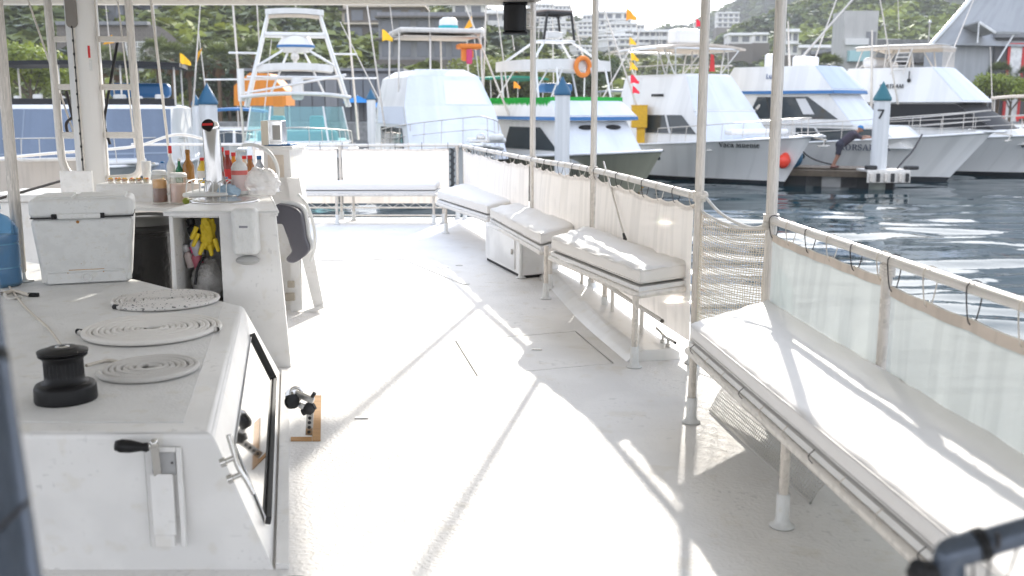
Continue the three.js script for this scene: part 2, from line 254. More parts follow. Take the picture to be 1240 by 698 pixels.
// railings and the poles that carry the awning
function railing(label, curvePts, postsAt, group, r = 0.022, low = []) {
  const o = thing('guard_rail', label, 'railing', [0, 0, 0], 0, group);
  mesh('top_rail', path(curvePts, r, 60, 12, false, 0.5), M.aluPale, o);
  for (const p of postsAt) { mesh('post', [pipe(v(p.x, 0, p.z), v(p.x, p.y, p.z), r * 0.95)], M.alu, o); mesh('flange', [lathe([[0, 0], [0.05, 0], [0.05, 0.008], [0.032, 0.012], [0.03, 0.1], [0, 0.1]], 20, v(p.x, 0.001, p.z))], M.plasticWhite, o); mesh('collar', cyl(r * 1.35, r * 1.35, 0.05, v(p.x, p.y - 0.07, p.z), 14), M.alu, o); }
  for (const l of low) mesh('lower_rail', poly(l, 0.012), M.aluPale, o);
  return o;
}
const FL = v(-3.6, 1.04, -14), FM = A(411, 176, 14);
const below = (pts, y) => pts.map(p => v(p.x, y, p.z));
railing('curved metal guard rail along the right side between the tall poles and the far corner', [R0, R1, R2, R3], [R0.clone().add(v(0.06, 0, 0.02)), railCurve.getPoint(0.345), railCurve.getPoint(0.675)], null, 0.024, [below([R0, R1, R2], 0.14)]);
railing('straight metal guard rail across the far end of the deck', [v(-5.3, 1.04, -14), FL, FM, R0], [FL, FM, R0.clone().add(v(-0.04, 0, 0))], null, 0.02, [below([FL, R0], 0.16), below([FL, R0], 0.05)]);
railing('weathered metal guard rail beside the nearest bench', [N0, N1, N2, v(1.75, 0.95, 0.5)], [N1, v(1.7, 0.95, -0.5)], null, 0.023);
function pole(label, px, pyRail, D, px0, r, h = 3.0, base = 0) {
  const a = A(px, pyRail, D), o = thing('awning_pole', label, 'pole', v(a.x, 0, a.z), 0, 'tall metal poles along the right rail');
  mesh('tube', pipe(v(0, base, 0), v(0, h, 0), r, r, 16), M.alu, o);
  mesh('base_flange', lathe([[0, 0], [0.06, 0], [0.06, 0.008], [r * 1.5, 0.014], [r * 1.3, 0.12], [0, 0.12]], 20, v(0, base + 0.001, 0)), M.plasticWhite, o);
  mesh('rail_clamp', [cyl(r * 1.4, r * 1.4, 0.06, v(0, a.y - 0.03, 0), 16), box(0.05, 0.03, 0.05, 0.02, a.y, 0.02)], M.alu, o);
  return [a, o];
}
const P1 = pole('tall slim pole carrying the black loudspeaker', 645, 193, 10.25, 0, 0.03, 3.1);
pole('tall slim pole in front of the boat with the green fringe', 718.5, 206, 8.3, 0, 0.026);
pole('tall pole at the near end of the canvas panels beside the net', 847, 238, 5.95, 0, 0.028);
pole('tall thick pole between the net and the nearest bench', 934, 266, 5.42, 0, 0.031);

// canvas panels laced to the rails
function panel(label, f, nEye, bot, mat, sag = 0.03, drop = 0.05, bill = 0.03, group = 'canvas panels laced to the guard rails', hemH = 0.03) {
  // f(u) -> point on the rail
  const o = thing('canvas_panel', label, 'canvas panel', [0, 0, 0], 0, group);
  sag *= 0.6; const outw = u => { const a = f(Math.max(0, u - 0.01)), b = f(Math.min(1, u + 0.01)); return v(-(b.z - a.z), 0, b.x - a.x).normalize(); };
  const top = u => f(u).y - drop - sag * Math.abs(Math.sin(u * Math.PI * nEye)) * (0.6 + 0.8 * noise3(u * nEye * 0.7, drop * 50, 3)) - sag * 1.6 * Math.sin(Math.PI * u) - 0.012 * (noise3(u * 7, 2, sag * 99) - 0.5);
  const surf = (u, t, off = 0) => { const p = f(u), n = outw(u), y = lerp(bot, top(u), t); const k = bill * Math.sin(Math.PI * t) * Math.sin(Math.PI * u) + 0.012 * (fbm(u * 9 + p.x * 3, t * 1.5, 4, 3) - 0.5) * Math.sin(Math.PI * t) * 2 + off; return v(p.x + n.x * k, y, p.z + n.z * k); };
  mesh('sheet', grid(60, 14, (u, t) => surf(u, t)), mat, o);
  mesh('hem', [grid(60, 1, (u, t) => surf(u, 1 - t * hemH / 0.9, -0.005)), grid(60, 1, (u, t) => surf(u, 1 - t * hemH / 0.9, 0.005))], hemH > 0.03 ? M.hem : M.canvas, o);
  for (let i = 0; i <= nEye; i++) {
    const u = clamp(i / nEye, 0.006, 0.994), e = surf(u, 0.985), r = f(u), n = outw(u);
    const side = (k, dy) => v(r.x + n.x * k, r.y + dy, r.z + n.z * k);
    mesh('lashing', path([e.clone().addScaledVector(n, -0.012), side(-0.03, -0.006), side(-0.012, 0.026), side(0.02, 0.022), side(0.028, -0.01), e.clone().addScaledVector(n, 0.012)], 0.0026, 18, 5, true), i % 2 ? M.cord : M.cordDark, o);
    mesh('eyelet', orient(new THREE.TorusGeometry(0.011, 0.003, 6, 14).rotateX(Math.PI / 2), e.clone().addScaledVector(n, -0.01), e.clone().addScaledVector(n, -0.004)), M.steel, o);
  }
  return o;
}
const between = (a, b) => u => railCurve.getPoint(lerp(a, b, u));
panel('cream canvas panel between the corner post and the speaker pole', between(0.02, 0.325), 9, 0.16, M.canvas);
panel('cream canvas panel behind the middle cushion, right of the speaker pole', between(0.345, 0.655), 8, 0.16, M.canvas);
panel('streaked cream canvas panel behind the third cushion, left of the net', between(0.68, 0.99), 7, 0.12, M.canvas);
panel('long cream canvas panel on the far rail behind the far bench', u => v(lerp(FM.x + 0.03, R0.x - 0.16, u), 1.04, -14), 8, 0.22, M.canvas, 0.012, 0.05, 0.02);
panel('cream canvas panel on the far rail, left of its middle post', u => v(lerp(FL.x, FM.x - 0.04, u), 1.04, -14), 5, 0.22, M.canvas, 0.012, 0.05, 0.02);
panel('translucent greenish panel beside the far half of the nearest bench', u => N0.clone().lerp(N1, lerp(0.03, 0.975, u)), 5, 0.03, M.vinylClear, 0.007, 0.075, 0.03, null, 0.04);
panel('translucent greenish panel at the right edge beside the nearest bench', u => N1.clone().lerp(N2, lerp(0.02, 1, u)), 7, 0.03, M.vinylClear, 0.009, 0.1, 0.03, null, 0.045);
{ // lacing under the far panels
  const o = thing('lacing', 'white zigzag lacing below the far canvas panels', 'rope'); const pts = []; for (let i = 0; i <= 26; i++) pts.push(v(lerp(FL.x, R0.x - 0.1, i / 26), i % 2 ? 0.23 : 0.16, -14 + 0.015)); mesh('line', poly(pts, 0.004, 6), M.rope, o);
}
{ // dark bungee lattice strips either side of the corner post
  const o = thing('corner_lacing', 'dark criss-cross lacing at the far corner post', 'rope');
  for (const [x, z] of [[-0.11, -14], [0.13, -13.83]]) { const pts = []; for (let i = 0; i <= 18; i++) pts.push(v(R0.x + x + (i % 2 ? 0.035 : -0.035), 0.2 + i * 0.044, z)); mesh('line', poly(pts, 0.006, 5), M.cordDark, o); mesh('strip', box(0.045, 0.78, 0.004, R0.x + x, 0.58, z - 0.012, 0), std(C(0.09, 0.11, 0.12), 0.8), o); }
}
// nets
function net(label, c, nu, nv, sag = 0.05, r = 0.0022, mat = M.cord) {
  const o = thing('safety_net', label, 'net'); const f = (u, t) => { const p = c[0].clone().lerp(c[1], u).lerp(c[3].clone().lerp(c[2], u), t); const n = c[1].clone().sub(c[0]).cross(c[3].clone().sub(c[0])).normalize(); return p.addScaledVector(n, sag * Math.sin(Math.PI * u) * Math.sin(Math.PI * t) + 0.01 * (fbm(u * 6, t * 6, 3, 2) - 0.5)).add(v(0, -sag * 0.9 * Math.sin(Math.PI * u) * t * t, 0)); };
  const g = []; const strand = (q) => { for (let i = 0; i + 1 < q.length; i++) g.push(pipe(q[i], q[i + 1], r, r, 3)); };
  for (let i = 0; i <= nu; i++) strand(Array.from({ length: 9 }, (_, k) => f(i / nu + 0.25 / nu * Math.sin(k * 2.1 + i), k / 8)));
  for (let j = 0; j <= nv; j++) strand(Array.from({ length: 9 }, (_, k) => f(k / 8, j / nv + 0.25 / nv * Math.sin(k * 1.7 + j * 2))));
  tag(mesh('mesh', g, mat, o), null, null, null, 'stuff');
  mesh('edge_rope', path([f(0, 1), f(0.25, 1), f(0.5, 1), f(0.75, 1), f(1, 1)], 0.008, 24, 6), M.rope, o);
  mesh('edge_rope', path([f(0, 0), f(0.33, 0), f(0.66, 0), f(1, 0)], 0.006, 20, 6), M.rope, o);
  return o;
}
net('beige knotted net across the gap between the two tall poles', [lift(R3, 0.08), lift(N0, 0.08), lift(N0, 0.9), lift(R3, 0.95)], 34, 62, 0.05, 0.0026, std(C(0.76, 0.66, 0.53), 0.9));
{ const a = lift(R3, 0.08), b = lift(N0, 0.1); net('pale net lying slack along the deck under the nearest bench', [v(1.02, 0.012, -4.95), v(1.18, 0.012, -3.72), v(1.5, 0.33, -3.9), v(1.34, 0.36, -5.3)], 60, 34, 0.02, 0.002, M.rope); }
{ const o = thing('gate_rope', 'white rope drooping across the gap above the net', 'rope'); mesh('line', path([R3.clone().add(v(0.02, 0.02, 0)), R3.clone().lerp(N0, 0.35).add(v(0, -0.06, 0)), R3.clone().lerp(N0, 0.75).add(v(0, -0.08, 0)), N0.clone().add(v(0, -0.02, 0))], 0.009, 30, 8), M.rope, o); mesh('knot', [ball(R3.clone().add(v(0.03, 0.01, 0.02)), 0.025), ball(N0.clone().add(v(-0.03, -0.03, 0.02)), 0.024)], M.cord, o); }
{ const p = N0.clone().add(v(0.1, 0, -0.16)); const o = thing('fender', 'turquoise fender hanging outside the thick pole', 'fender', v(p.x, 0, p.z)); mesh('body', lathe([[0, 0.02], [0.06, 0.04], [0.085, 0.12], [0.085, 0.52], [0.05, 0.6], [0.02, 0.64], [0, 0.64]], 20), std(C(0.02, 0.42, 0.4), 0.4), o); mesh('cord', pipe(v(0, 0.64, 0), v(-0.06, 0.93, 0.1), 0.006), M.rope, o); }

// benches: pipe frame, slatted seat board, legs with white sleeves
function leg(o, p, h, r = 0.019) { mesh('leg', [pipe(v(p.x, 0.1, p.z), v(p.x, h, p.z), r)], M.alu, o); mesh('leg_sleeve', lathe([[0, 0], [0.046, 0], [0.047, 0.006], [0.034, 0.012], [r * 1.35, 0.03], [r * 1.3, 0.13], [0, 0.13]], 18, v(p.x, 0.001, p.z)), M.plasticWhite, o); }
function bench(label, c, top, legs, group, board = M.gelGrit) {   // c: near front, near rear, far rear, far front at cushion level
  const o = thing('bench', label, 'bench', [0, 0, 0], 0, group), q = c.map(p => lift(p, top - 0.035));
  mesh('seat_board', prism(q.map(p => lift(p, top - 0.028)), v(0, 0.026, 0)), board, o);
  mesh('frame_pipe', [...[0, 1, 2, 3].map(i => pipe(q[i], q[(i + 1) % 4], 0.02)), ...q.map(p => ball(p, 0.0205)), pipe(q[0].clone().lerp(q[3], 0.5), q[1].clone().lerp(q[2], 0.5), 0.016)].map(g => g.translate(0, -0.016, 0)), M.aluPale, o);
  for (const p of legs) leg(o, p, top - 0.05);
  return o;
}
function cushion(label, c, y0, y1, r, bulge, fold, seed, nu, nv, mat) {
  const o = tag(mesh('bench_cushion', cushionGeo([c[0], c[3], c[2], c[1]], y0, y1, r, bulge, fold, seed, nu, nv), mat), label, 'cushion', 'white bench cushions');
  for (const y of [y1 - r * 0.45, y0 + r * 0.5]) { const pts = []; const m = c.reduce((s, p) => s.add(p), v(0, 0, 0)).multiplyScalar(0.25); for (let i = 0; i < 4; i++) for (let k = 0; k < 12; k++) { const p = c[i].clone().lerp(c[(i + 1) % 4], lerp(0.02, 0.98, k / 11)); const d = m.clone().sub(p).setY(0).normalize(); p.addScaledVector(d, r * 0.12); p.y = y + 0.004 * (noise3(i * 9 + k * 0.8, seed, 2) - 0.5); pts.push(p); } mesh('piping', path(pts, 0.0042, 140, 5, true), mat, o); }
  return o;
}
const inset = (c, k) => { const m = c.reduce((s, p) => s.add(p), v(0, 0, 0)).multiplyScalar(0.25); return c.map(p => p.clone().lerp(m, k)); };
const NF = G(835, 391, 0.51), NR = G(931, 362, 0.51);
const near = [G(1145, 641, 0.51), G(1240, 546, 0.51)]; const ext = (a, b, z) => a.clone().lerp(b, (z - a.z) / (b.z - a.z));
const cN = [ext(NF, near[0], -1.55), ext(NR, near[1], -1.55), NR, NF];
bench('long pipe-framed bench nearest the camera on the right', cN, 0.42, [G(947, 638), G(837, 512), G(1057, 626), v(1.24, 0, -1.8), v(1.7, 0, -1.8)], null);
cushion('long white vinyl cushion on the nearest bench', cN, 0.425, 0.512, 0.03, 0.008, 0.005, 3, 110, 26, M.cushion);
{ const o = thing('bench_lacing', 'thin cords binding the nearest cushion to its bench frame', 'cord'); for (let i = 0; i < 13; i++) { const p = cN[3].clone().lerp(cN[0], (i + 0.5) / 13); const s = v(0.02 + 0.01 * Math.sin(i), 0, 0.02); mesh('tie', path([lift(p, 0.43).add(v(-0.006, 0, 0)), lift(p, 0.4).add(v(-0.026, 0, 0)), lift(p, 0.36).add(s), lift(p, 0.375).add(v(0.04, 0, 0.02))], 0.0019, 12, 5), i % 3 ? M.cord : M.cordDark, o); } }
const c3 = [G(775, 326, 0.6), G(837, 318, 0.6), G(711, 273, 0.6), G(667, 287, 0.6)];
bench('pipe-framed bench under the third cushion, nearest of the far benches', c3, 0.49, [G(768, 445), G(661, 362), G(716, 380).add(v(0.1, 0, 0))], 'far benches along the right rail');
cushion('crumpled white cushion on the third bench in front of the streaked panel', c3, 0.5, 0.6, 0.028, 0.014, 0.014, 7, 60, 22, M.cushionOld);
const c2 = [G(655, 283, 0.53), G(714, 267, 0.53), G(640, 243, 0.53), G(593, 252, 0.53)];
bench('pipe-framed bench standing over the white locker', c2, 0.42, [G(631, 337), v(0.33, 0, -8.5)], 'far benches along the right rail');
cushion('crumpled white cushion on the bench above the white locker', c2, 0.43, 0.53, 0.028, 0.014, 0.014, 12, 50, 20, M.cushionOld);
const c1 = [G(590, 249, 0.53), G(637, 240, 0.53), G(562, 222, 0.53), G(529, 231, 0.53)];
bench('pipe-framed bench closest to the far corner', c1, 0.42, [G(540, 283)], 'far benches along the right rail');
tag(mesh('bench_cushion', cushionGeo([c1[0], c1[3], c1[2], c1[1]], 0.43, 0.535, 0.03, 0.012, 0.007, 17, 40, 18), M.cushionOld), 'smooth white cushion closest to the far corner', 'cushion', 'white bench cushions');
const cF = [v(-3.5, 0, -13.3), v(-3.5, 0, -13.9), v(-1.0, 0, -13.9), v(-1.02, 0, -13.3)];
bench('long bench along the far rail', cF, 0.45, [v(-2.35, 0, -13.32), v(-2.2, 0, -13.8), v(-1.05, 0, -13.32), v(-0.93, 0, -13.45)], null);
tag(mesh('bench_cushion', cushionGeo([cF[0], cF[3], cF[2], cF[1]], 0.455, 0.55, 0.03, 0.01, 0.008, 23, 60, 16), M.cushion), 'long white cushion on the bench along the far rail', 'cushion', 'white bench cushions');
{ // locker under the second cushion
  const a = G(588, 315), b = G(632, 338), c = G(677, 334), d = a.clone().add(c).sub(b), o = thing('deck_locker', 'white box locker standing under the middle cushion', 'locker');
  mesh('box', metric(prism([a, b, c, d].map(p => lift(p, 0.03)), v(0, 0.36, 0))), M.gel, o);
  mesh('plinth', metric(prism(inset([a, b, c, d], 0.04).map(p => lift(p, 0.001)), v(0, 0.03, 0))), M.blackMat, o);
  const f = (u, y) => lift(a.clone().lerp(b, u), y), n = v(-(b.z - a.z), 0, b.x - a.x).normalize().multiplyScalar(0.012); if (n.z < 0) n.negate();
  mesh('door', metric(prism([f(0.06, 0.06), f(0.84, 0.06), f(0.84, 0.36), f(0.06, 0.36)], n)), M.white, o);
  mesh('corner_post', pipe(lift(b, 0.03).add(n), lift(b, 0.4).add(n), 0.018), M.plasticWhite, o);
  mesh('catch', [box(0.02, 0.05, 0.02, f(0.8, 0).x + n.x * 2, 0.22, f(0.8, 0).z + n.z * 2, 0.003)], M.steel, o);
}
{ // boathook leaning on the third cushion
  const o = thing('boat_hook', 'thin metal rod leaning from the rail onto the third cushion', 'rod'); const a = A(731, 196, 8.1), b = G(757, 290, 0.61); mesh('shaft', pipe(a, b, 0.007), M.alu, o); mesh('foot', pipe(b, b.clone().add(a.clone().sub(b).normalize().multiplyScalar(0.07)), 0.014, 0.009), M.rubber, o);
}
// ---------------------------------------------------------------- awning overhead, speaker, near pipes
{
  const o = thing('awning', 'cream awning roof whose front hem crosses the top of the view', 'awning');
  const pl = [[0.2, -10.2], [3.1, 1.8], [3.0, 3.2], [-6.1, 3.2], [-6.1, -10.2]].map(([x, z]) => v(x, 2.6, z));
  mesh('roof_cloth', metric(prism(pl, v(0, 0.02, 0))), M.awning, o);
  mesh('front_beam', bar(v(-6.1, 2.575, -10.22), v(0.2, 2.575, -10.22), 0.055, 0.06, 0.015), M.awning, o);
  mesh('side_pipe', pipe(v(0.18, 2.57, -10.2), v(3.08, 2.57, 1.8), 0.022), M.aluPale, o);
  for (let i = 0; i < 5; i++) mesh('roof_pipe', pipe(v(-6.05, 2.565, -8.2 + i * 2.4), v(0.3 + i * 0.6, 2.565, -8.2 + i * 2.4), 0.02), M.aluPale, o);
}
{
  const a = A(626, 20, 10.05), o = thing('loudspeaker', 'black loudspeaker clamped to the tall pole under the awning', 'loudspeaker', a);
  mesh('cabinet', box(0.22, 0.27, 0.2, -0.02, -0.02, 0, 0.035), M.blackMat, o);
  mesh('grille', (() => { const g = new THREE.CylinderGeometry(0.115, 0.11, 0.24, 24, 1, false, -0.9, 1.8); g.translate(-0.02, -0.02, 0.02); return g; })(), M.black, o);
  mesh('bracket', [box(0.05, 0.12, 0.04, 0.105, -0.02, -0.05), box(0.09, 0.03, 0.03, 0.12, 0.07, -0.1), box(0.09, 0.03, 0.03, 0.12, -0.1, -0.1)], M.alu, o);
  mesh('rim', [box(0.24, 0.022, 0.21, -0.02, 0.12, 0, 0.01), box(0.24, 0.022, 0.21, -0.02, -0.16, 0, 0.01)], M.black, o);
}
{ // dark pipe close on the left with a cord round it
  const a = A(-34, 340, 1.18), b = A(20, 705, 1.0), d = b.clone().sub(a), o = thing('near_pipe', 'dark blue-grey pipe leaning close to the camera at the left edge', 'pipe');
  mesh('tube', pipe(a.clone().addScaledVector(d, -0.35), b.clone().addScaledVector(d, 1.2), 0.0265, 0.0265, 28), M.navyPipe, o);
  const f = (t, an) => { const c = a.clone().addScaledVector(d, t), x = v(1, 0, 0), y = d.clone().normalize().cross(x).normalize(); x.copy(y).cross(d.clone().normalize()); return c.addScaledVector(x, 0.0285 * Math.cos(an)).addScaledVector(y, 0.0285 * Math.sin(an)); };
  mesh('cord', path(Array.from({ length: 14 }, (_, i) => f(0.78 + 0.02 * i, 0.2 + i * 0.36)), 0.0022, 40, 6), M.cordDark, o);
  mesh('tape', [pipe(a.clone().addScaledVector(d, 0.27), a.clone().addScaledVector(d, 0.31), 0.0272, 0.0272, 24)], M.black, o);
}
{ // dark pipe elbow at the lower right
  const D = 1.3, a = A(1330, 618, D), e = A(1172, 664, D), f2 = A(1140, 690, D), o = thing('pipe_elbow', 'dark pipe with a bent joint in the lower right corner', 'pipe');
  mesh('tube', pipe(e, a, 0.0195, 0.0195, 24), M.navyPipe, o);
  mesh('elbow', path([e.clone().lerp(a, 0.05), e, A(1150, 676, D), A(1150, 730, D)], 0.0225, 24, 20), M.navyPipe, o);
  mesh('down_tube', pipe(A(1150, 700, D), A(1158, 900, D), 0.0195, 0.0195, 24), M.navyPipe, o);
  mesh('collar', pipe(e.clone().lerp(a, 0.06), e.clone().lerp(a, 0.14), 0.0235, 0.0235, 24), M.black, o);
  mesh('clamp', [box(0.05, 0.03, 0.03, A(1132, 694, D).x, A(1132, 694, D).y, -D, 0.009), ball(A(1112, 688, D), 0.013), ball(A(1122, 700, D), 0.016), pipe(A(1100, 696, D), A(1150, 690, D), 0.009)], M.blackMat, o);
  mesh('cord', [pipe(A(1178, 672, D), A(1182, 760, D), 0.0015, 0.0015, 6), pipe(A(1200, 668, D), A(1190, 760, D), 0.0015, 0.0015, 6), pipe(A(1236, 655, D), A(1200, 760, D), 0.0015, 0.0015, 6), path([A(1202, 642, D + 0.022), A(1210, 652, D - 0.024), A(1206, 672, D - 0.01)], 0.003, 12, 6)], M.cordDark, o);
}
// small odds and ends on deck
{
  const o = thing('rope_end', 'dark coiled rope lying on deck at the bottom edge', 'rope'), c = G(353, 722); const pts = []; for (let i = 0; i < 60; i++) { const a = i * 0.42, r = 0.02 + 0.0008 * i; pts.push(v(c.x + Math.cos(a) * r, 0.014 + 0.0002 * i, c.z + Math.sin(a) * r)); } mesh('coil', path(pts, 0.011, 160, 7), std(C(0.12, 0.1, 0.09), 0.85), o);
}
// ---------------------------------------------------------------- cabin trunk at the left with its winch, ropes and window
const TOP = 0.5;
const kNR = G(256, 524, TOP), kFR = G(293, 370, TOP), kF = G(166, 338, TOP), kNL = v(-2.7, TOP, kNR.z), kFL = v(-3.9, TOP, -7.2);
const bNR = G(334, 690, 0), bFR = G(341, 452, 0);
{
  const top = [kNL, kNR, kFR, kF, kFL], bot = [v(-2.7, -0.02, bNR.z), lift(bNR, -0.02), lift(bFR, -0.02), v(kF.x, -0.02, kF.z - 0.25), v(-3.9, -0.02, -7.2)];
  const c = top.reduce((s, p) => s.add(p), v(0, 0, 0)).multiplyScalar(0.2), r = 0.028;
  const rings = [bot]; const n = 6;
  const down = i => bot[i].clone().sub(top[i]).normalize();
  const ins = (k) => top.map((p, i) => { const a = top[(i + 4) % 5], b = top[(i + 1) % 5]; const d1 = p.clone().sub(a).normalize(), d2 = b.clone().sub(p).normalize(); const n1 = v(-d1.z, 0, d1.x), n2 = v(-d2.z, 0, d2.x); if (n1.dot(c.clone().sub(p)) < 0) n1.negate(); if (n2.dot(c.clone().sub(p)) < 0) n2.negate(); const m = n1.clone().add(n2); return p.clone().addScaledVector(m, k / Math.max(0.4, m.dot(n1))); });
  for (let k = 0; k <= n; k++) { const a = k / n * Math.PI / 2, w = ins(r * (1 - Math.cos(a))); rings.push(w.map((p, i) => p.addScaledVector(down(i), r * (1 - Math.sin(a))))); }
  const f = []; for (let k = 0; k + 1 < rings.length; k++) for (let i = 0; i < 5; i++) { const j = (i + 1) % 5; f.push([rings[k][i], rings[k][j], rings[k + 1][j], rings[k + 1][i]]); }
  const last = rings[rings.length - 1]; const g0 = quads(f), cap = tri([last[0], last[1], last[2], last[0], last[2], last[3], last[0], last[3], last[4]]);
  let g = mergeGeometries([g0, cap]); g = toCreasedNormals(mergeVertices((g.deleteAttribute('normal'), g), 1e-5), 0.5);
  const o = tag(mesh('cabin_trunk', metric(g), M.gel), 'white moulded cabin top filling the lower left, carrying the winch and rope coils', 'cabin');
  // non-skid patch on its top
  mesh('nonskid_patch', metric(prism(ins(0.1).map(p => lift(p, TOP + 0.0005)), v(0, 0.0035, 0))), M.gelGrit, o);
  // side window
  const pn = kFR.clone().sub(kNR).cross(bNR.clone().sub(kNR)).normalize(); if (pn.x < 0) pn.negate();
  const hit = (px, py, off = 0) => { const d = v(...ray(px, py)); d.z = -d.z; const e = v(0, EYE, 0), t = kNR.clone().addScaledVector(pn, off).sub(e).dot(pn) / d.dot(pn); return e.addScaledVector(d, t); };
  const w = [hit(303, 407), hit(330, 461), hit(321, 632), hit(283, 540)], mid = w.reduce((s, p) => s.add(p), v(0, 0, 0)).multiplyScalar(0.25);
  const grow = (k, off) => w.map(p => p.clone().add(p.clone().sub(mid).normalize().multiplyScalar(k)).addScaledVector(pn, off));
  const win = mesh('window', prism(grow(-0.004, 0.002), pn.clone().multiplyScalar(0.006)), std(C(0.5, 0.5, 0.5), 0.05, { metalness: 1, bumpMap: again(T.soft, 0.5), bumpScale: 0.001 }), o);
  const fr = []; for (let i = 0; i < 2; i++) { const a = w[i].clone().addScaledVector(pn, 0.012), b = w[(i + 1) % 4].clone().addScaledVector(pn, 0.012); fr.push(orient(box(0.02, a.distanceTo(b) + 0.01, 0.03, 0, 0, 0, 0.004), a, b)); } mesh('gasket', fr, M.rubber, win);
  // flange where the trunk meets the deck
  mesh('base_fillet', metric(prism([lift(bNR, 0.001), lift(bFR, 0.001), bFR.clone().add(v(0.045, 0.001, 0)), bNR.clone().add(v(0.045, 0.001, 0))], v(0, 0.02, 0))), M.gel, o);
  const ca = hit(272, 529, 0.05), cb = hit(303, 600, 0.05); cleat('slim metal cleat on the sloping cabin side before its window', ca, cb, pn, 1);
  // winch handle pocket on the near face
  const fz = kNR.z, Q = (px, py, d) => { const [a, y, D] = ray(px, py), t = -(fz + d) / D; return v(a * t, EYE + y * t, fz + d); };
  const pk = thing('handle_pocket', 'white moulded pocket on the near face of the cabin holding a winch handle', 'pocket');
  const rect = (x0, y0, x1, y1, d0, d1, rr = 0.006) => { const p = Q(x0, y0, d0), q = Q(x1, y1, d0); return box(Math.abs(q.x - p.x), Math.abs(q.y - p.y), d1 - d0, (p.x + q.x) / 2, (p.y + q.y) / 2, fz + (d0 + d1) / 2, rr); };
  mesh('flange', [rect(174, 541, 183, 662, 0.001, 0.01, 0.003), rect(213, 541, 227, 662, 0.001, 0.01, 0.003), rect(183, 541, 213, 547, 0.001, 0.01, 0.002), rect(183, 575, 213, 662, 0.001, 0.01, 0.003)], M.gel, pk);
  mesh('holder', [rect(181, 574, 214, 648, 0.01, 0.016, 0.003)], M.gel, pk);
  mesh('recess', [rect(183, 547, 213, 575, 0.0005, 0.002, 0)], std(C(0.4, 0.4, 0.4), 0.6), pk); mesh('screw', ball(Q(208, 561, 0.004), 0.004), M.rubber, pk);
  const wh = thing('crank_handle', 'black gripped steel winch handle standing in the white pocket', 'winch handle');
  const g1 = Q(141, 540, 0.07), g2 = Q(178, 542, 0.06), g3 = Q(186, 537, 0.055), g4 = Q(191, 576, 0.006);
  mesh('grip', orient(lathe([[0, 0], [0.016, 0.002], [0.022, 0.02], [0.021, 0.05], [0.0135, 0.085], [0.016, 0.1], [0.011, 0.108], [0, 0.108]], 20).translate(0, -0.054, 0), g1, g2), M.black, wh);
  mesh('arm', [bar(g3.clone().add(v(0, 0.01, 0)), g4, 0.026, 0.012, 0.004), pipe(g2, g3, 0.009), ball(g3, 0.014)], M.steel, wh);
}
function coil(label, px, py, wpx, mat, pitch = 0.024, seed = 0, tail) {
  const c = G(px, py, TOP + 0.004), zc = -c.z * Math.cos(PITCH) + (EYE - TOP) * Math.sin(PITCH), rad = wpx / 2 / FOCAL * zc, o = thing('rope_coil', label, 'rope coil', c);
  const turns = (rad - 0.03) / pitch, n = Math.ceil(turns * 40), pts = [], q = rng(seed + 5);
  for (let i = 0; i <= n; i++) { const t = i / 40, a = t * 2 * Math.PI + seed, r = 0.03 + pitch * t + 0.0025 * Math.sin(t * 9 + seed); pts.push(v(Math.cos(a) * r, pitch * 0.5 + 0.006 * fbm(t * 3, seed, 1, 2), Math.sin(a) * r)); }
  const g = path(pts, pitch * 0.49, n, 8); mesh('spiral', (g.userData.keepUV = true, g), mat, o);
  if (tail) { const e = tail.map(([x, y]) => G(x, y, TOP + 0.016).sub(c)); mesh('tail', path([pts[n].clone(), ...e], pitch * 0.46, 24, 7), mat, o); const l = e[e.length - 1], k = e[e.length - 2]; mesh('whipping', pipe(l.clone().lerp(k, 0.35), l.clone().add(l.clone().sub(k).normalize().multiplyScalar(0.02)), 0.0135), M.blackMat, o); }
  return o;
}
coil('dark-flecked white rope coil farthest from the winch', 202, 366, 124, (() => { const m = M.ropeFleck.clone(); m.map = again(tex(256, (u, w) => noise3(u * 60, w * 12, 3, 0) > 0.84 ? 0.2 : 1), 14, 1); return m; })(), 0.024, 1, [[150, 373], [141, 372]]);
coil('largest white rope coil in the middle of the cabin top', 183, 403, 160, M.rope, 0.0265, 2.2, [[112, 404], [97, 402]]);
coil('smallest white rope coil, right beside the black winch', 182, 450, 116, M.rope, 0.024, 4, null);
{
  const c = G(80, 484, TOP + 0.004), o = thing('winch', 'black two-tier sheet winch on the cabin top', 'winch', c), k = 1.0;
  mesh('base', lathe([[0, 0], [0.106, 0], [0.108, 0.006], [0.106, 0.05], [0.1, 0.062], [0.08, 0.068], [0, 0.068]], 40), M.black, o);
  mesh('drum', lathe([[0.084, 0.066], [0.07, 0.076], [0.0665, 0.1], [0.0665, 0.14], [0.07, 0.155], [0.084, 0.166], [0.084, 0.172], [0, 0.172]], 40), M.black, o);
  mesh('drum_rib', Array.from({ length: 30 }, (_, i) => { const a = i / 30 * 2 * Math.PI; return pipe(v(Math.cos(a) * 0.066, 0.085, Math.sin(a) * 0.066), v(Math.cos(a) * 0.066, 0.15, Math.sin(a) * 0.066), 0.0022, 0.0022, 5); }), M.blackMat, o);
  mesh('top_jaw', lathe([[0.05, 0.172], [0.086, 0.176], [0.087, 0.184], [0.06, 0.19], [0.05, 0.196], [0.022, 0.198], [0.018, 0.19], [0, 0.19]], 40), M.black, o);
  mesh('socket', lathe([[0.012, 0.19], [0.024, 0.192], [0.024, 0.2], [0.013, 0.2]], 24), M.chrome, o);
  mesh('stripper_arm', [box(0.05, 0.012, 0.02, 0.05, 0.18, 0.03, 0.004)], M.steel, o);
}
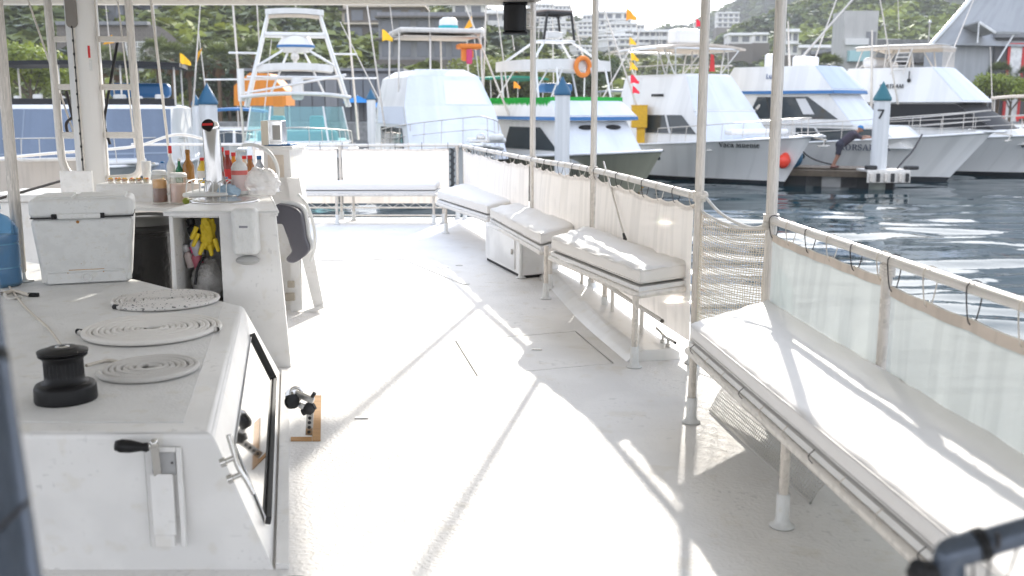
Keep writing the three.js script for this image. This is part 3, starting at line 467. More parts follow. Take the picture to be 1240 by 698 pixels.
{ const o = thing('thin_line', 'thin beige line running over the cabin top to the winch', 'rope'); mesh('line', path([G(4, 338, TOP + 0.012), G(30, 372, TOP + 0.01), G(58, 398, TOP + 0.01), G(80, 428, TOP + 0.08)], 0.006, 30, 7), M.cord, o); const p = G(80, 470, TOP + 0.05); mesh('return_line', path([G(104, 443, TOP + 0.02), G(130, 437, TOP + 0.01), G(150, 440, TOP + 0.012)], 0.007, 20, 7), M.cord, o); }
{ const o = thing('hose_end', 'pale hose with a black tip lying beside the white cooler', 'hose'); mesh('hose', path([G(2, 356, TOP + 0.02), G(16, 353, TOP + 0.016), G(36, 358, TOP + 0.014)], 0.011, 20, 8), M.cord, o); mesh('tip', pipe(G(34, 357.5, TOP + 0.014), G(46, 357.5, TOP + 0.014), 0.014), M.black, o); mesh('loop', path([G(2, 352, TOP + 0.02), G(10, 362, TOP + 0.012), G(26, 360, TOP + 0.01)], 0.009, 20, 7), M.rope, o); }
{ // cooler
  const a = G(90, 346, TOP), D = -a.z, s = (px, py) => A(px, py, D), L = s(36, 300).x, Rr = s(148, 300).x, W = Rr - L, x = (L + Rr) / 2, o = thing('cooler', 'white marine cooler with rust stains on the cabin top', 'cooler', v(x - 0.02, TOP + 0.004, -D - 0.2), 0.33);
  const h = s(90, 265).y - TOP, hl = s(90, 244).y - TOP, d = 0.38;
  const body = (() => { const g = new RoundedBoxGeometry(W, h, d, 4, 0.03), p = g.attributes.position; for (let i = 0; i < p.count; i++) { const t = p.getY(i) / h + 0.5, k = lerp(0.9, 1.03, smooth(0, 1, t)); p.setX(i, p.getX(i) * k); p.setZ(i, p.getZ(i) * k); } g.computeVertexNormals(); g.translate(0, h / 2, 0); return g; })();
  mesh('body', body, M.plasticWhite, o);
  mesh('side_panel', [box(0.03, h * 0.28, 0.02, -W * 0.43, h * 0.18, d * 0.43, 0.008), box(0.03, h * 0.28, 0.02, W * 0.43, h * 0.18, d * 0.43, 0.008), box(W * 0.78, 0.012, 0.02, 0, h * 0.2, d * 0.452, 0.005), box(W * 0.8, h * 0.16, 0.014, 0, h * 0.1, d * 0.447, 0.006)], M.plasticWhite, o);
  const lid = mesh('lid', [(() => { const g = new RoundedBoxGeometry(W * 1.05, hl - h + 0.01, d * 1.06, 4, 0.032); g.translate(0, (h + hl) / 2 + 0.006, 0); return g; })(), box(W * 0.34, 0.02, d * 0.9, -W * 0.26, hl + 0.012, 0, 0.01), box(W * 0.5, 0.02, d * 0.9, W * 0.2, hl + 0.012, 0, 0.01), box(W * 0.44, 0.035, 0.03, -W * 0.03, h + 0.012, d * 0.53, 0.012)], M.plasticWhite, o);
  mesh('seam', box(W * 1.035, 0.006, d * 1.045, 0, h + 0.003, 0, 0.002), M.rubber, o);
  mesh('latch', [box(0.028, 0.03, 0.02, -W * 0.28, h + 0.012, d * 0.535, 0.005)], M.black, o); mesh('latch', [box(0.028, 0.03, 0.02, W * 0.2, h + 0.012, d * 0.535, 0.005)], M.black, o);
  mesh('drain', [orient(new THREE.TorusGeometry(0.026, 0.005, 8, 20).rotateX(Math.PI / 2), v(0, h * 0.1, d * 0.46), v(0, h * 0.1, d * 0.475)), pipe(v(0, h * 0.1, d * 0.452), v(0, h * 0.1, d * 0.466), 0.018)], M.plasticWhite, o);
  const stain = (w, hh, px, y) => box(w, hh, 0.002, px, y, d * 0.4615, 0);
  mesh('rust_stain', [stain(W * 0.36, 0.007, 0, h * 0.215), stain(0.005, h * 0.15, -W * 0.19, h * 0.13), stain(0.007, h * 0.17, W * 0.17, h * 0.13), stain(0.02, 0.004, -W * 0.18, h * 0.36), stain(0.02, 0.004, W * 0.14, h * 0.36)], std(C(0.46, 0.24, 0.06), 0.8), o);
  mesh('screw', [ball(v(-W * 0.05, h * 0.94, d * 0.515), 0.009), ball(v(-W * 0.05, h * 0.31, d * 0.46), 0.004), ball(v(W * 0.05, h * 0.32, d * 0.46), 0.004)], M.rust, o);
}
{ // thin grey post and blue jug at the far left
  const b = G(26, 342, TOP), o = thing('awning_post', 'thin grey post standing on the cabin top left of the cooler', 'pole', v(b.x, 0, b.z)); mesh('tube', pipe(v(0, TOP, 0), v(0, 2.58, 0), 0.033, 0.033, 18), M.alu, o); mesh('foot', lathe([[0, 0], [0.07, 0], [0.07, 0.01], [0.04, 0.02], [0.038, 0.06], [0, 0.06]], 20, v(0, TOP + 0.004, 0)), M.plasticWhite, o);
  const j = thing('water_jug', 'translucent blue water jug at the left edge behind the dark pipe', 'jug', G(1, 346, TOP + 0.005)); mesh('body', lathe([[0, 0], [0.11, 0], [0.12, 0.02], [0.12, 0.1], [0.113, 0.115], [0.12, 0.13], [0.12, 0.24], [0.113, 0.255], [0.12, 0.27], [0.12, 0.34], [0.07, 0.41], [0.03, 0.43], [0.03, 0.46], [0, 0.46]], 32), phy(C(0.3, 0.55, 0.75), 0.12, { transmission: 0.75, thickness: 0 }), j); mesh('cap', cyl(0.034, 0.034, 0.03, v(0, 0.455, 0)), M.blue, j); mesh('water', lathe([[0, 0.01], [0.108, 0.01], [0.115, 0.03], [0.115, 0.3], [0, 0.3]], 24), phy(C(0.12, 0.3, 0.45), 0.15), j);
}
{ // trash bin
  const c = A(178, 330, 6.95), o = thing('trash_bin', 'round dark bin with black bag between the cooler and the counter', 'bin', v(c.x, 0, c.z));
  mesh('bag', (() => { const g = lathe([[0, 0.02], [0.15, 0.02], [0.165, 0.3], [0.172, 0.66], [0.18, 0.7]], 64), p = g.attributes.position; for (let i = 0; i < p.count; i++) { const a = Math.atan2(p.getZ(i), p.getX(i)), y = p.getY(i), k = 1 + 0.035 * (fbm(a * 4 + 9, y * 8, 2, 3) - 0.5) + 0.02 * Math.sin(a * 9 + y * 6); p.setX(i, p.getX(i) * k); p.setZ(i, p.getZ(i) * k); } g.computeVertexNormals(); return g; })(), M.bag, o);
  mesh('rim', lathe([[0.176, 0.7], [0.19, 0.705], [0.193, 0.73], [0.186, 0.745], [0.178, 0.74]], 48), M.black, o);
  mesh('lid', lathe([[0.186, 0.742], [0.188, 0.775], [0.18, 0.8], [0.165, 0.812], [0.155, 0.806], [0.145, 0.79], [0.06, 0.8], [0, 0.802]], 48), phy(C(0.06, 0.06, 0.058), 0.38), o);
}
// ---------------------------------------------------------------- galley counter
const gz = -5.85, gL = A(206, 300, 5.85).x, gR = A(333, 250, 5.85).x, gRb = A(352, 443, 5.85).x, gT = 0.95, gB = -7.25;
{
  const o = thing('galley_counter', 'white galley counter with an open shelf and a dispenser on its end', 'counter');
  const oL = A(211, 300, 5.85).x, oR = A(267, 300, 5.85).x, oTop = A(230, 264, 5.85).y;
  const slab = (x0, x1, y0, y1, z0, z1) => box(x1 - x0, y1 - y0, z1 - z0, (x0 + x1) / 2, (y0 + y1) / 2, (z0 + z1) / 2, 0.006);
  mesh('end_panel', metric(prism([v(oR, 0.002, gz), v(gRb, 0.002, gz), v(gR, gT - 0.03, gz), v(oR, gT - 0.03, gz)], v(0, 0, -0.02))), M.gel, o);
  mesh('side_panel', metric(prism([v(gRb - 0.03, 0.002, gz - 0.021), v(gR - 0.01, gT - 0.03, gz - 0.021), v(gR - 0.42, gT - 0.03, gB), v(gRb - 0.42, 0.002, gB)], v(-0.02, 0, 0))), M.gel, o);
  mesh('stile', slab(gL, oL, 0.002, gT - 0.03, gz - 0.02, gz), M.gel, o); mesh('top_rail', slab(oL + 0.001, oR - 0.001, oTop, gT - 0.03, gz - 0.02, gz - 0.001), M.gel, o);
  mesh('left_panel', slab(gL, gL + 0.02, 0.002, gT - 0.03, gB, gz - 0.021), M.gelGrit, o); mesh('back_panel', slab(gL + 0.021, gRb - 0.25, 0.002, gT - 0.04, gz - 0.62, gz - 0.6), M.gelGrit, o); mesh('inner_wall', slab(oR, oR + 0.015, 0.002, gT - 0.04, gz - 0.59, gz - 0.022), M.gelGrit, o);
  mesh('shelf', slab(gL + 0.022, oR - 0.001, 0.3, 0.315, gz - 0.59, gz - 0.03), M.gelGrit, o);
  mesh('worktop', metric(prism([v(gL - 0.02, gT - 0.028, gz + 0.025), v(gR + 0.02, gT - 0.028, gz + 0.025), v(gR - 0.38, gT - 0.028, gB), v(gL - 0.02, gT - 0.028, gB)], v(0, 0.028, 0))), M.gel, o);
  // round basin let into the top
  const s = G(272, 244, gT); mesh('basin', (() => { const g = lathe([[0.0, 0.006], [0.14, 0.007], [0.2, 0.012], [0.215, 0.016], [0.222, 0.01], [0.222, 0.001]], 48); g.scale(1, 1, 0.9); g.translate(s.x, gT, s.z); return g; })(), M.brushed, o);
  mesh('edge_trim', [pipe(v(gL - 0.02, gT - 0.005, gz + 0.026), v(gR + 0.02, gT - 0.005, gz + 0.026), 0.008), pipe(v(gR + 0.02, gT - 0.005, gz + 0.026), v(gR - 0.38, gT - 0.005, gB), 0.008)], M.white, o);
  // dispenser
  const d = thing('dispenser', 'white soap dispenser with grey base on the counter end', 'dispenser'); const a = A(299, 252, 5.85), b = A(299, 318, 5.85), w = 0.15, hh = a.y - b.y;
  mesh('body', (() => { const g = new RoundedBoxGeometry(w, hh - 0.05, 0.1, 4, 0.03), p = g.attributes.position; for (let i = 0; i < p.count; i++) { const t = p.getY(i) / hh + 0.5; p.setX(i, p.getX(i) * lerp(0.92, 1.04, 1 - Math.abs(t - 0.5) * 0.8)); } g.computeVertexNormals(); g.translate(a.x, (a.y + b.y) / 2 + 0.03, gz + 0.052); return g; })(), M.plasticWhite, d);
  mesh('base', (() => { const g = new THREE.SphereGeometry(0.07, 24, 16); g.scale(1, 0.4, 0.72); g.translate(a.x + 0.004, b.y + 0.022, gz + 0.055); return g; })(), std(C(0.42, 0.42, 0.41), 0.4), d);
  mesh('label', box(0.05, 0.012, 0.002, a.x, a.y - 0.1, gz + 0.1025, 0), std(C(0.25, 0.25, 0.28), 0.6), d);
}
{ // things in the open shelf
  const S = (px, py, d) => A(px, py, 5.9 + d);
  const blob = (p, sx, sy, sz, amp, seed, seg = 28) => { const g = new THREE.SphereGeometry(1, seg, seg), q = g.attributes.position; for (let i = 0; i < q.count; i++) { const n = v(q.getX(i), q.getY(i), q.getZ(i)), k = 1 + amp * (fbm(n.x * 2.6 + seed, n.y * 2.6, n.z * 2.6 + seed, 3) - 0.5) * 2; q.setXYZ(i, n.x * k * sx, n.y * k * sy, n.z * k * sz); } g.computeVertexNormals(); g.translate(p.x, p.y, p.z); return g; };
  const gl = thing('rubber_gloves', 'bundle of yellow rubber gloves hanging in the open shelf', 'gloves');
  mesh('palm', blob(S(252, 282, 0.12), 0.045, 0.1, 0.05, 0.5, 2), std(C(0.75, 0.55, 0.03), 0.55), gl);
  [[238, 275, 232, 288], [246, 296, 242, 307], [254, 298, 256, 308], [260, 290, 264, 303], [240, 283, 234, 297]].forEach(([a, b, c, d]) => mesh('finger', [pipe(S(a, b, 0.1), S(c, d, 0.08), 0.016, 0.012), ball(S(c, d, 0.08), 0.0125)], std(C(0.75, 0.55, 0.03), 0.55), gl));
  const bg = thing('plastic_sack', 'grey plastic sack at the bottom of the open shelf', 'bag'); mesh('sack', blob(S(252, 340, 0.14), 0.1, 0.13, 0.1, 0.22, 5, 40), phy(C(0.36, 0.35, 0.34), 0.35, { bumpMap: again(T.soft, 8), bumpScale: 0.01 }), bg); mesh('strap', path([S(246, 312, 0.1), S(239, 325, 0.05), S(236, 345, 0.04)], 0.009, 20, 8), M.blackMat, bg);
  const bt = (label, px, py, r, h, mat, capM) => { const p = S(px, py, 0.12), o = thing('spray_bottle', label, 'bottle', p); o.rotation.z = 0.25; mesh('body', lathe([[0, -h], [r, -h], [r * 1.02, -h * 0.2], [r * 0.4, 0], [0, 0]], 20), mat, o); mesh('cap', [lathe([[0, 0], [r * 0.7, 0], [r * 0.75, 0.035], [r * 0.5, 0.045], [0, 0.045]], 18)], capM, o); };
  bt('bottle with pink top beside the yellow gloves', 236, 306, 0.032, 0.12, std(C(0.4, 0.1, 0.14), 0.4), std(C(0.65, 0.08, 0.2), 0.4)); bt('bottle with white top beside the yellow gloves', 235, 290, 0.034, 0.1, std(C(0.45, 0.45, 0.5), 0.4), M.plasticWhite); bt('bottle with black top at the upper left of the shelf', 232, 273, 0.034, 0.06, M.black, M.black); bt('small bottle with grey top at the left of the shelf', 226, 305, 0.026, 0.1, std(C(0.5, 0.42, 0.4), 0.4), std(C(0.5, 0.5, 0.5), 0.4));
}
{ // things on the counter
  const on = (px, py) => G(px, py, gT + 0.001);
  const tp = on(262, 237), t = thing('tap_tower', 'brushed steel drinks tower with a dark round badge on the counter', 'tap tower', tp), th = A(257, 148, -tp.z).y - gT;
  mesh('column', lathe([[0, 0], [0.1, 0], [0.102, 0.012], [0.082, 0.03], [0.071, 0.09], [0.062, 0.2], [0.057, th - 0.05], [0, th - 0.05]], 36), M.brushed, t); t.rotation.z = 0.035;
  mesh('dome', lathe([[0.057, th - 0.05], [0.06, th - 0.048], [0.06, th - 0.03], [0.05, th - 0.005], [0.025, th + 0.01], [0, th + 0.013]], 32), M.chrome, t);
  mesh('badge', [orient(new THREE.CylinderGeometry(0.042, 0.042, 0.008, 28), v(0, th - 0.022, 0.05), v(0, th - 0.014, 0.064))], M.black, t); mesh('badge_band', [orient(box(0.07, 0.004, 0.016, 0, 0, 0, 0), v(0, th - 0.0185, 0.0575), v(0, th - 0.011, 0.0705))], M.red, t);
  mesh('drip_tray', [box(0.3, 0.014, 0.2, 0.02, 0.006, 0.1, 0.006)], M.brushed, t);
  const cl = thing('cloth', 'crumpled blue-grey cloth at the foot of the steel tower', 'cloth', on(277, 238)); mesh('fold', (() => { const g = new THREE.SphereGeometry(0.07, 36, 24), q = g.attributes.position; for (let i = 0; i < q.count; i++) { const k = 0.7 + 0.7 * fbm(q.getX(i) * 40, q.getY(i) * 40, q.getZ(i) * 40, 3); q.setXYZ(i, q.getX(i) * k, Math.max(0, q.getY(i) * k * 0.8 + 0.02), q.getZ(i) * k); } g.computeVertexNormals(); return g; })(), std(C(0.35, 0.47, 0.58), 0.9), cl);
  const pb = thing('pump_bottle', 'white pump bottle with red-banded label on the counter', 'bottle', on(291, 236)); mesh('body', lathe([[0, 0], [0.052, 0], [0.055, 0.01], [0.055, 0.19], [0.04, 0.22], [0.018, 0.235], [0.018, 0.25], [0, 0.25]], 28), M.plasticWhite, pb); mesh('label', lathe([[0.0555, 0.03], [0.0562, 0.03], [0.0562, 0.17], [0.0555, 0.17]], 28), std(C(0.75, 0.6, 0.58), 0.5), pb); mesh('label_band', lathe([[0.0563, 0.14], [0.0568, 0.14], [0.0568, 0.17], [0.0563, 0.17]], 28), std(C(0.7, 0.16, 0.14), 0.5), pb); mesh('pump', [pipe(v(0, 0.25, 0), v(0, 0.3, 0), 0.008), box(0.07, 0.014, 0.022, 0.012, 0.3, 0, 0.005), cyl(0.02, 0.02, 0.02, v(0, 0.24, 0))], M.plasticWhite, pb);
  const sk = thing('plastic_bag', 'translucent white plastic bag beside the pump bottle', 'bag', on(318, 236)); mesh('sack', (() => { const g = new THREE.SphereGeometry(1, 48, 36), q = g.attributes.position; for (let i = 0; i < q.count; i++) { const n = v(q.getX(i), q.getY(i), q.getZ(i)); const k = 0.78 + 0.5 * fbm(n.x * 3 + 3, n.y * 3, n.z * 3, 4) + 0.06 * Math.abs(Math.sin(12 * fbm(n.x * 2, n.y * 2, n.z * 2 + 4, 2))); q.setXYZ(i, n.x * k * 0.11, Math.max(-0.08, n.y * k * 0.1), n.z * k * 0.1); } g.computeVertexNormals(); g.translate(0, 0.082, 0); return g; })(), phy(C(0.88, 0.88, 0.88), 0.35, { transmission: 0.6, thickness: 0 }), sk);
  const fa = thing('faucet', 'white gooseneck faucet hose arching over the plastic bag', 'faucet'); const q = on(334, 232), z = -q.z; mesh('neck', path([q, A(336, 205, z), A(326, 185, z), A(308, 176, z + 0.05), A(294, 176, z + 0.1)], 0.013, 40, 10), M.plasticWhite, fa); mesh('base', cyl(0.035, 0.03, 0.05, q), M.brushed, fa);
  const rk = thing('dish_rack', 'white dish rack at the left end of the counter', 'rack'); const a = on(228, 240), b = on(255, 222); mesh('tray', box(0.3, 0.03, 0.4, a.x + 0.1, gT + 0.018, a.z - 0.22, 0.012), M.plasticWhite, rk); mesh('wire', Array.from({ length: 7 }, (_, i) => path([v(a.x - 0.03 + i * 0.045, gT + 0.03, a.z - 0.05), v(a.x - 0.03 + i * 0.045, gT + 0.1, a.z - 0.09), v(a.x - 0.03 + i * 0.045, gT + 0.1, a.z - 0.32), v(a.x - 0.03 + i * 0.045, gT + 0.03, a.z - 0.36)], 0.004, 16, 5)), M.plasticWhite, rk); mesh('blue_lid', box(0.14, 0.012, 0.12, a.x + 0.1, gT + 0.112, a.z - 0.3, 0.004), M.blue, rk);
  for (const [px, py, lb, col, h] of [[246, 222, 'yellow bottle left of the steel tower', C(0.7, 0.5, 0.05), 0.2], [284, 222, 'orange bottle behind the pump bottle', C(0.7, 0.28, 0.03), 0.24], [297, 221, 'cream bottle with red cap left of the brown bottle', C(0.75, 0.68, 0.55), 0.21], [270, 222, 'tall brown bottle behind the steel tower', C(0.22, 0.09, 0.03), 0.28], [262, 226, 'dark bottle left of the white pump bottle', C(0.05, 0.03, 0.02), 0.26], [277, 226, 'red-labelled dark bottle behind the pump bottle', C(0.25, 0.03, 0.02), 0.27], [304, 228, 'brown bottle right of the pump bottle', C(0.35, 0.14, 0.04), 0.24], [315, 226, 'blue-capped bottle above the plastic bag', C(0.5, 0.55, 0.6), 0.23]]) {
    const o = thing('sauce_bottle', lb, 'bottle', on(px, py)); mesh('body', lathe([[0, 0], [0.038, 0], [0.04, 0.01], [0.04, h * 0.6], [0.016, h * 0.82], [0.016, h * 0.92], [0, h * 0.92]], 22), phy(col, 0.2), o); mesh('cap', cyl(0.018, 0.018, h * 0.12, v(0, h * 0.9, 0)), px === 315 ? M.blue : px === 262 ? M.black : M.red, o); if (px !== 262) mesh('label', lathe([[0.0402, h * 0.15], [0.041, h * 0.15], [0.041, h * 0.5], [0.0402, h * 0.5]], 22), px === 277 ? M.red : M.plasticWhite, o);
  }
}
{ // console behind the counter with metal box, and slanted panel with grey fender strip
  const o = thing('console', 'white console block behind the galley counter', 'console'), D = 7.6, a = A(318, 232, D), b = A(350, 182, D);
  mesh('block', metric(prism([v(a.x, 0, -D), v(b.x + 0.05, 0, -D), v(b.x, b.y, -D), v(a.x + 0.02, b.y, -D)], v(0, 0, -0.5))), M.gel, o); mesh('top_edge', box(b.x - a.x + 0.04, 0.03, 0.54, (a.x + b.x) / 2 + 0.01, b.y + 0.015, -D - 0.25, 0.01), M.gel, o); mesh('blue_mat', box(0.2, 0.014, 0.3, b.x - 0.1, b.y + 0.038, -D - 0.2, 0.005), M.blue, o);
  mesh('recess_panel', box(0.12, 0.17, 0.012, a.x + 0.11, b.y - 0.12, -D + 0.004, 0.004), M.oldHard, o);
  const m = thing('napkin_box', 'cream and chrome napkin box on top of the white console', 'box', v(A(326, 176, D).x, b.y + 0.031, -D - 0.12)); mesh('case', box(0.11, 0.19, 0.14, 0.035, 0.096, 0, 0.008), M.chrome, m); mesh('side_plate', box(0.055, 0.185, 0.14, -0.045, 0.095, 0.002, 0.006), std(C(0.66, 0.6, 0.5), 0.5), m); mesh('slot', box(0.06, 0.11, 0.006, 0.045, 0.1, 0.07, 0.002), std(C(0.35, 0.34, 0.32), 0.4), m);
  const s = thing('sloping_support', 'white sloping support panel with open foot right of the counter', 'panel'), E = 7.5, q = (px, py, d = 0) => A(px, py, E + d);
  const out = [q(345, 215), q(363, 215), q(393, 371), q(388, 373), q(368, 380)]; mesh('panel', metric(prism([q(347, 216), q(362, 216), q(378, 300), q(392, 371), q(380, 372), q(362, 300)], v(-0.03, 0, -0.16))), M.gel, s);
  mesh('brace', metric(prism([q(352, 300), q(362, 300), q(366, 375), q(352, 379)], v(0, 0, -0.04))), M.gel, s); mesh('foot', bar(q(352, 385), q(392, 371), 0.03, 0.03), M.gel, s);
  mesh('latch', [box(0.05, 0.05, 0.03, q(354, 343).x, q(354, 343).y, -E + 0.05)], std(C(0.42, 0.37, 0.3), 0.6), s); mesh('latch', [box(0.07, 0.06, 0.03, q(353, 358).x, q(353, 358).y, -E + 0.05)], std(C(0.42, 0.37, 0.3), 0.6), s);
  const f = thing('rubber_fairing', 'dark grey curved rubber fairing on the right side of the counter', 'fairing'), K = 6.4, k = (px, py) => A(px, py, K);
  const outl = [[336, 250], [352, 251], [363, 257], [367, 272], [369, 288], [373, 302], [366, 310], [356, 315], [351, 313], [357, 304], [355, 295], [350, 280], [345, 269], [336, 267]];
  const shp = new THREE.Shape(new THREE.CatmullRomCurve3(outl.map(([x, y]) => { const p = k(x, y); return v(p.x, p.y, 0); }), true).getPoints(90).map(p => new THREE.Vector2(p.x, p.y)));
  const fg = new THREE.ExtrudeGeometry(shp, { depth: 0.1, bevelEnabled: true, bevelSize: 0.012, bevelThickness: 0.012, bevelSegments: 3 }); fg.translate(0, 0, -K - 0.05); mesh('strip', fg, std(C(0.085, 0.083, 0.1), 0.55), f);
  const shp2 = outl.slice(0, 7).map(([x, y]) => k(x + 3, y - 3)); mesh('white_edge', path(shp2, 0.018, 40, 8).translate(0, 0, -0.03), M.plasticWhite, f);
  const h = thing('white_hose', 'white hose hanging in an arc right of the sloping panel', 'hose'); mesh('hose', path([A(361, 236, 7.3), A(372, 250, 7.25), A(380, 275, 7.25), A(381, 298, 7.25), A(376, 316, 7.3)], 0.013, 40, 8), M.plasticWhite, h);
  const w = thing('signal_stick', 'thin white upright rod behind the napkin box', 'rod'); mesh('rod', pipe(A(354, 222, 7.9), A(344, 160, 7.9), 0.006), M.white, w);
}
{ // bar shelf behind the bin with fruit and drinks
  const o = thing('bar_shelf', 'white bar shelf with fruit and drinks behind the bin', 'shelf'), D = 7.7, a = A(100, 268, D), b = A(228, 226, D), h = A(160, 222, 8.1).y;
  mesh('front', box(b.x - a.x, h - 0.62, 0.03, (a.x + b.x) / 2, (h + 0.6) / 2, -8.0, 0.006), M.gel, o); mesh('lower_step', box(b.x - a.x + 0.1, 0.03, 0.5, (a.x + b.x) / 2, A(160, 246, D).y - 0.03, -7.75, 0.01), M.gel, o); mesh('top', box(b.x - a.x, 0.025, 0.4, (a.x + b.x) / 2, h - 0.01, -8.2, 0.008), M.gel, o); mesh('under_panel', box(b.x - a.x, 0.6, 0.03, (a.x + b.x) / 2, 0.42, -7.7, 0.006), M.gelGrit, o);
  mesh('leg', [box(0.05, 0.66, 0.3, a.x + 0.05, 0.33, -7.86), box(0.05, 0.66, 0.3, b.x - 0.05, 0.33, -7.86)], M.gel, o);
  const hl = A(160, 246, D).y - 0.014;
  for (const [i, px] of [134, 143, 151, 160, 168, 177, 197].entries()) { const p = A(px, 224, 8.08), f = thing('fruit_cup', ['leftmost fruit cup in the row on the white bar shelf', 'second fruit cup from the left on the white bar shelf', 'third fruit cup from the left on the white bar shelf', 'middle fruit cup in the row on the white bar shelf', 'fifth fruit cup from the left on the white bar shelf', 'sixth fruit cup, just left of the paper cups', 'fruit cup set apart at the right of the paper cups'][i], 'fruit cup', v(p.x, h + 0.003, p.z), 0, 'fruit cups in a row on the bar shelf'); mesh('cup', lathe([[0, 0], [0.022, 0], [0.028, 0.035], [0.026, 0.035], [0, 0.03]], 16), phy(C(0.8, 0.8, 0.78), 0.1, { transmission: 0.7, thickness: 0 }), f); for (let k = 0; k < 4; k++) mesh('slice', ball(v(0.011 * Math.cos(k * 1.6 + i), 0.026 + 0.006 * (k % 2), 0.011 * Math.sin(k * 1.6 + i)), 0.013, 10), std([C(0.8, 0.33, 0.03), C(0.82, 0.5, 0.05), C(0.75, 0.2, 0.05), C(0.7, 0.55, 0.1)][(k + i) % 4], 0.5), f); }
  const at = (px, d = 7.78) => { const p = A(px, 240, d); return v(p.x, hl + 0.002, p.z); };
  const jug = (label, px, w, hh, liq, fill) => { const g = thing('pitcher', label, 'pitcher', at(px)); mesh('body', lathe([[0, 0], [w, 0], [w * 1.03, 0.01], [w, hh * 0.8], [w * 0.9, hh], [w * 0.86, hh], [w * 0.94, hh * 0.8], [w * 0.96, 0.012], [0, 0.012]], 28), phy(C(0.95, 0.95, 0.93), 0.12, { transmission: 0.95, thickness: 0, side: THREE.DoubleSide }), g); mesh('drink', lathe([[0, 0.013], [w * 0.95, 0.013], [w * 0.93, hh * fill], [0, hh * fill]], 24), liq, g); mesh('lid', lathe([[0, hh + 0.02], [w * 0.8, hh + 0.02], [w * 0.96, hh + 0.005], [w * 0.96, hh - 0.012], [w * 0.9, hh - 0.012]], 28), M.plasticWhite, g); mesh('handle', path([v(w * 0.9, hh * 0.8, 0), v(w * 1.5, hh * 0.78, 0), v(w * 1.5, hh * 0.4, 0), v(w * 0.98, hh * 0.3, 0)], 0.008, 20, 8), M.plasticWhite, g); return g; };
  const j1 = jug('pitcher of dark cola and orange drink on the lower bar step', 194, 0.058, 0.24, phy(C(0.2, 0.05, 0.02), 0.2), 0.5); mesh('upper_drink', lathe([[0, 0.122], [0.054, 0.122], [0.052, 0.19], [0, 0.19]], 24), phy(C(0.75, 0.36, 0.05), 0.2), j1);
  jug('pitcher of pale pink drink beside the cola pitcher', 217, 0.068, 0.22, phy(C(0.8, 0.55, 0.5), 0.2), 0.7);
  const li = thing('limes', 'heap of green limes right of the pink pitcher', 'fruit', at(233, 7.7)); [[0, 0.03, 0, 0], [0.05, 0.028, 0.02, 1], [0.02, 0.075, 0.01, 2], [-0.04, 0.03, 0.03, 3], [0.06, 0.07, -0.02, 4]].forEach(([x, y, z, i]) => mesh('lime', ball(v(x, y, z), 0.03, 14, 0.9), std(i % 2 ? C(0.35, 0.42, 0.05) : C(0.5, 0.5, 0.12), 0.45, { bumpMap: again(T.grit, 8), bumpScale: 0.002 }), li));
  const bt = (name, label, px, r, h2, body, cap, capH, d = 8.1, tr = 0) => { const p = A(px, 224, d), g = thing(name, label, 'bottle', v(p.x, h + 0.003, p.z)); mesh('glass', lathe([[0, 0], [r, 0], [r * 1.04, 0.008], [r, h2 * 0.52], [r * 0.4, h2 * 0.7], [r * 0.36, h2 * 0.9], [0, h2 * 0.9]], 24), body, g); mesh('cap', lathe([[0, h2 * 0.88], [r * 0.45, h2 * 0.88], [r * 0.4, h2 * 0.88 + capH], [0, h2 * 0.88 + capH]], 16), cap, g); return g; };
  bt('squeeze_bottle', 'tall white squeeze bottle with pointed red top', 208, 0.034, 0.27, M.plasticWhite, M.red, 0.06); bt('liquor_bottle', 'amber liquor bottle right of the red-topped bottle', 229, 0.045, 0.27, phy(C(0.5, 0.26, 0.05), 0.1, { transmission: 0.5, thickness: 0 }), phy(C(0.25, 0.12, 0.02), 0.3), 0.03); bt('water_bottle', 'clear bottle beside the fruit cups', 187, 0.035, 0.17, M.clear, M.plasticWhite, 0.015); bt('water_bottle', 'clear bottle left of the red-topped bottle', 198, 0.034, 0.18, M.clear, M.blue, 0.015); bt('green_bottle', 'dark green bottle between the red-topped and amber bottles', 218, 0.03, 0.2, phy(C(0.02, 0.18, 0.08), 0.1), M.plasticWhite, 0.02);
  const pc = thing('paper_cups', 'stack of white paper cups in front of the ladder', 'cups', v(A(178, 222, 8.2).x, h + 0.003, -8.2)); mesh('stack', lathe([[0, 0], [0.026, 0], [0.036, 0.08], [0.036, 0.1], [0.04, 0.17], [0.038, 0.17], [0, 0.16]], 20), M.plasticWhite, pc);
}
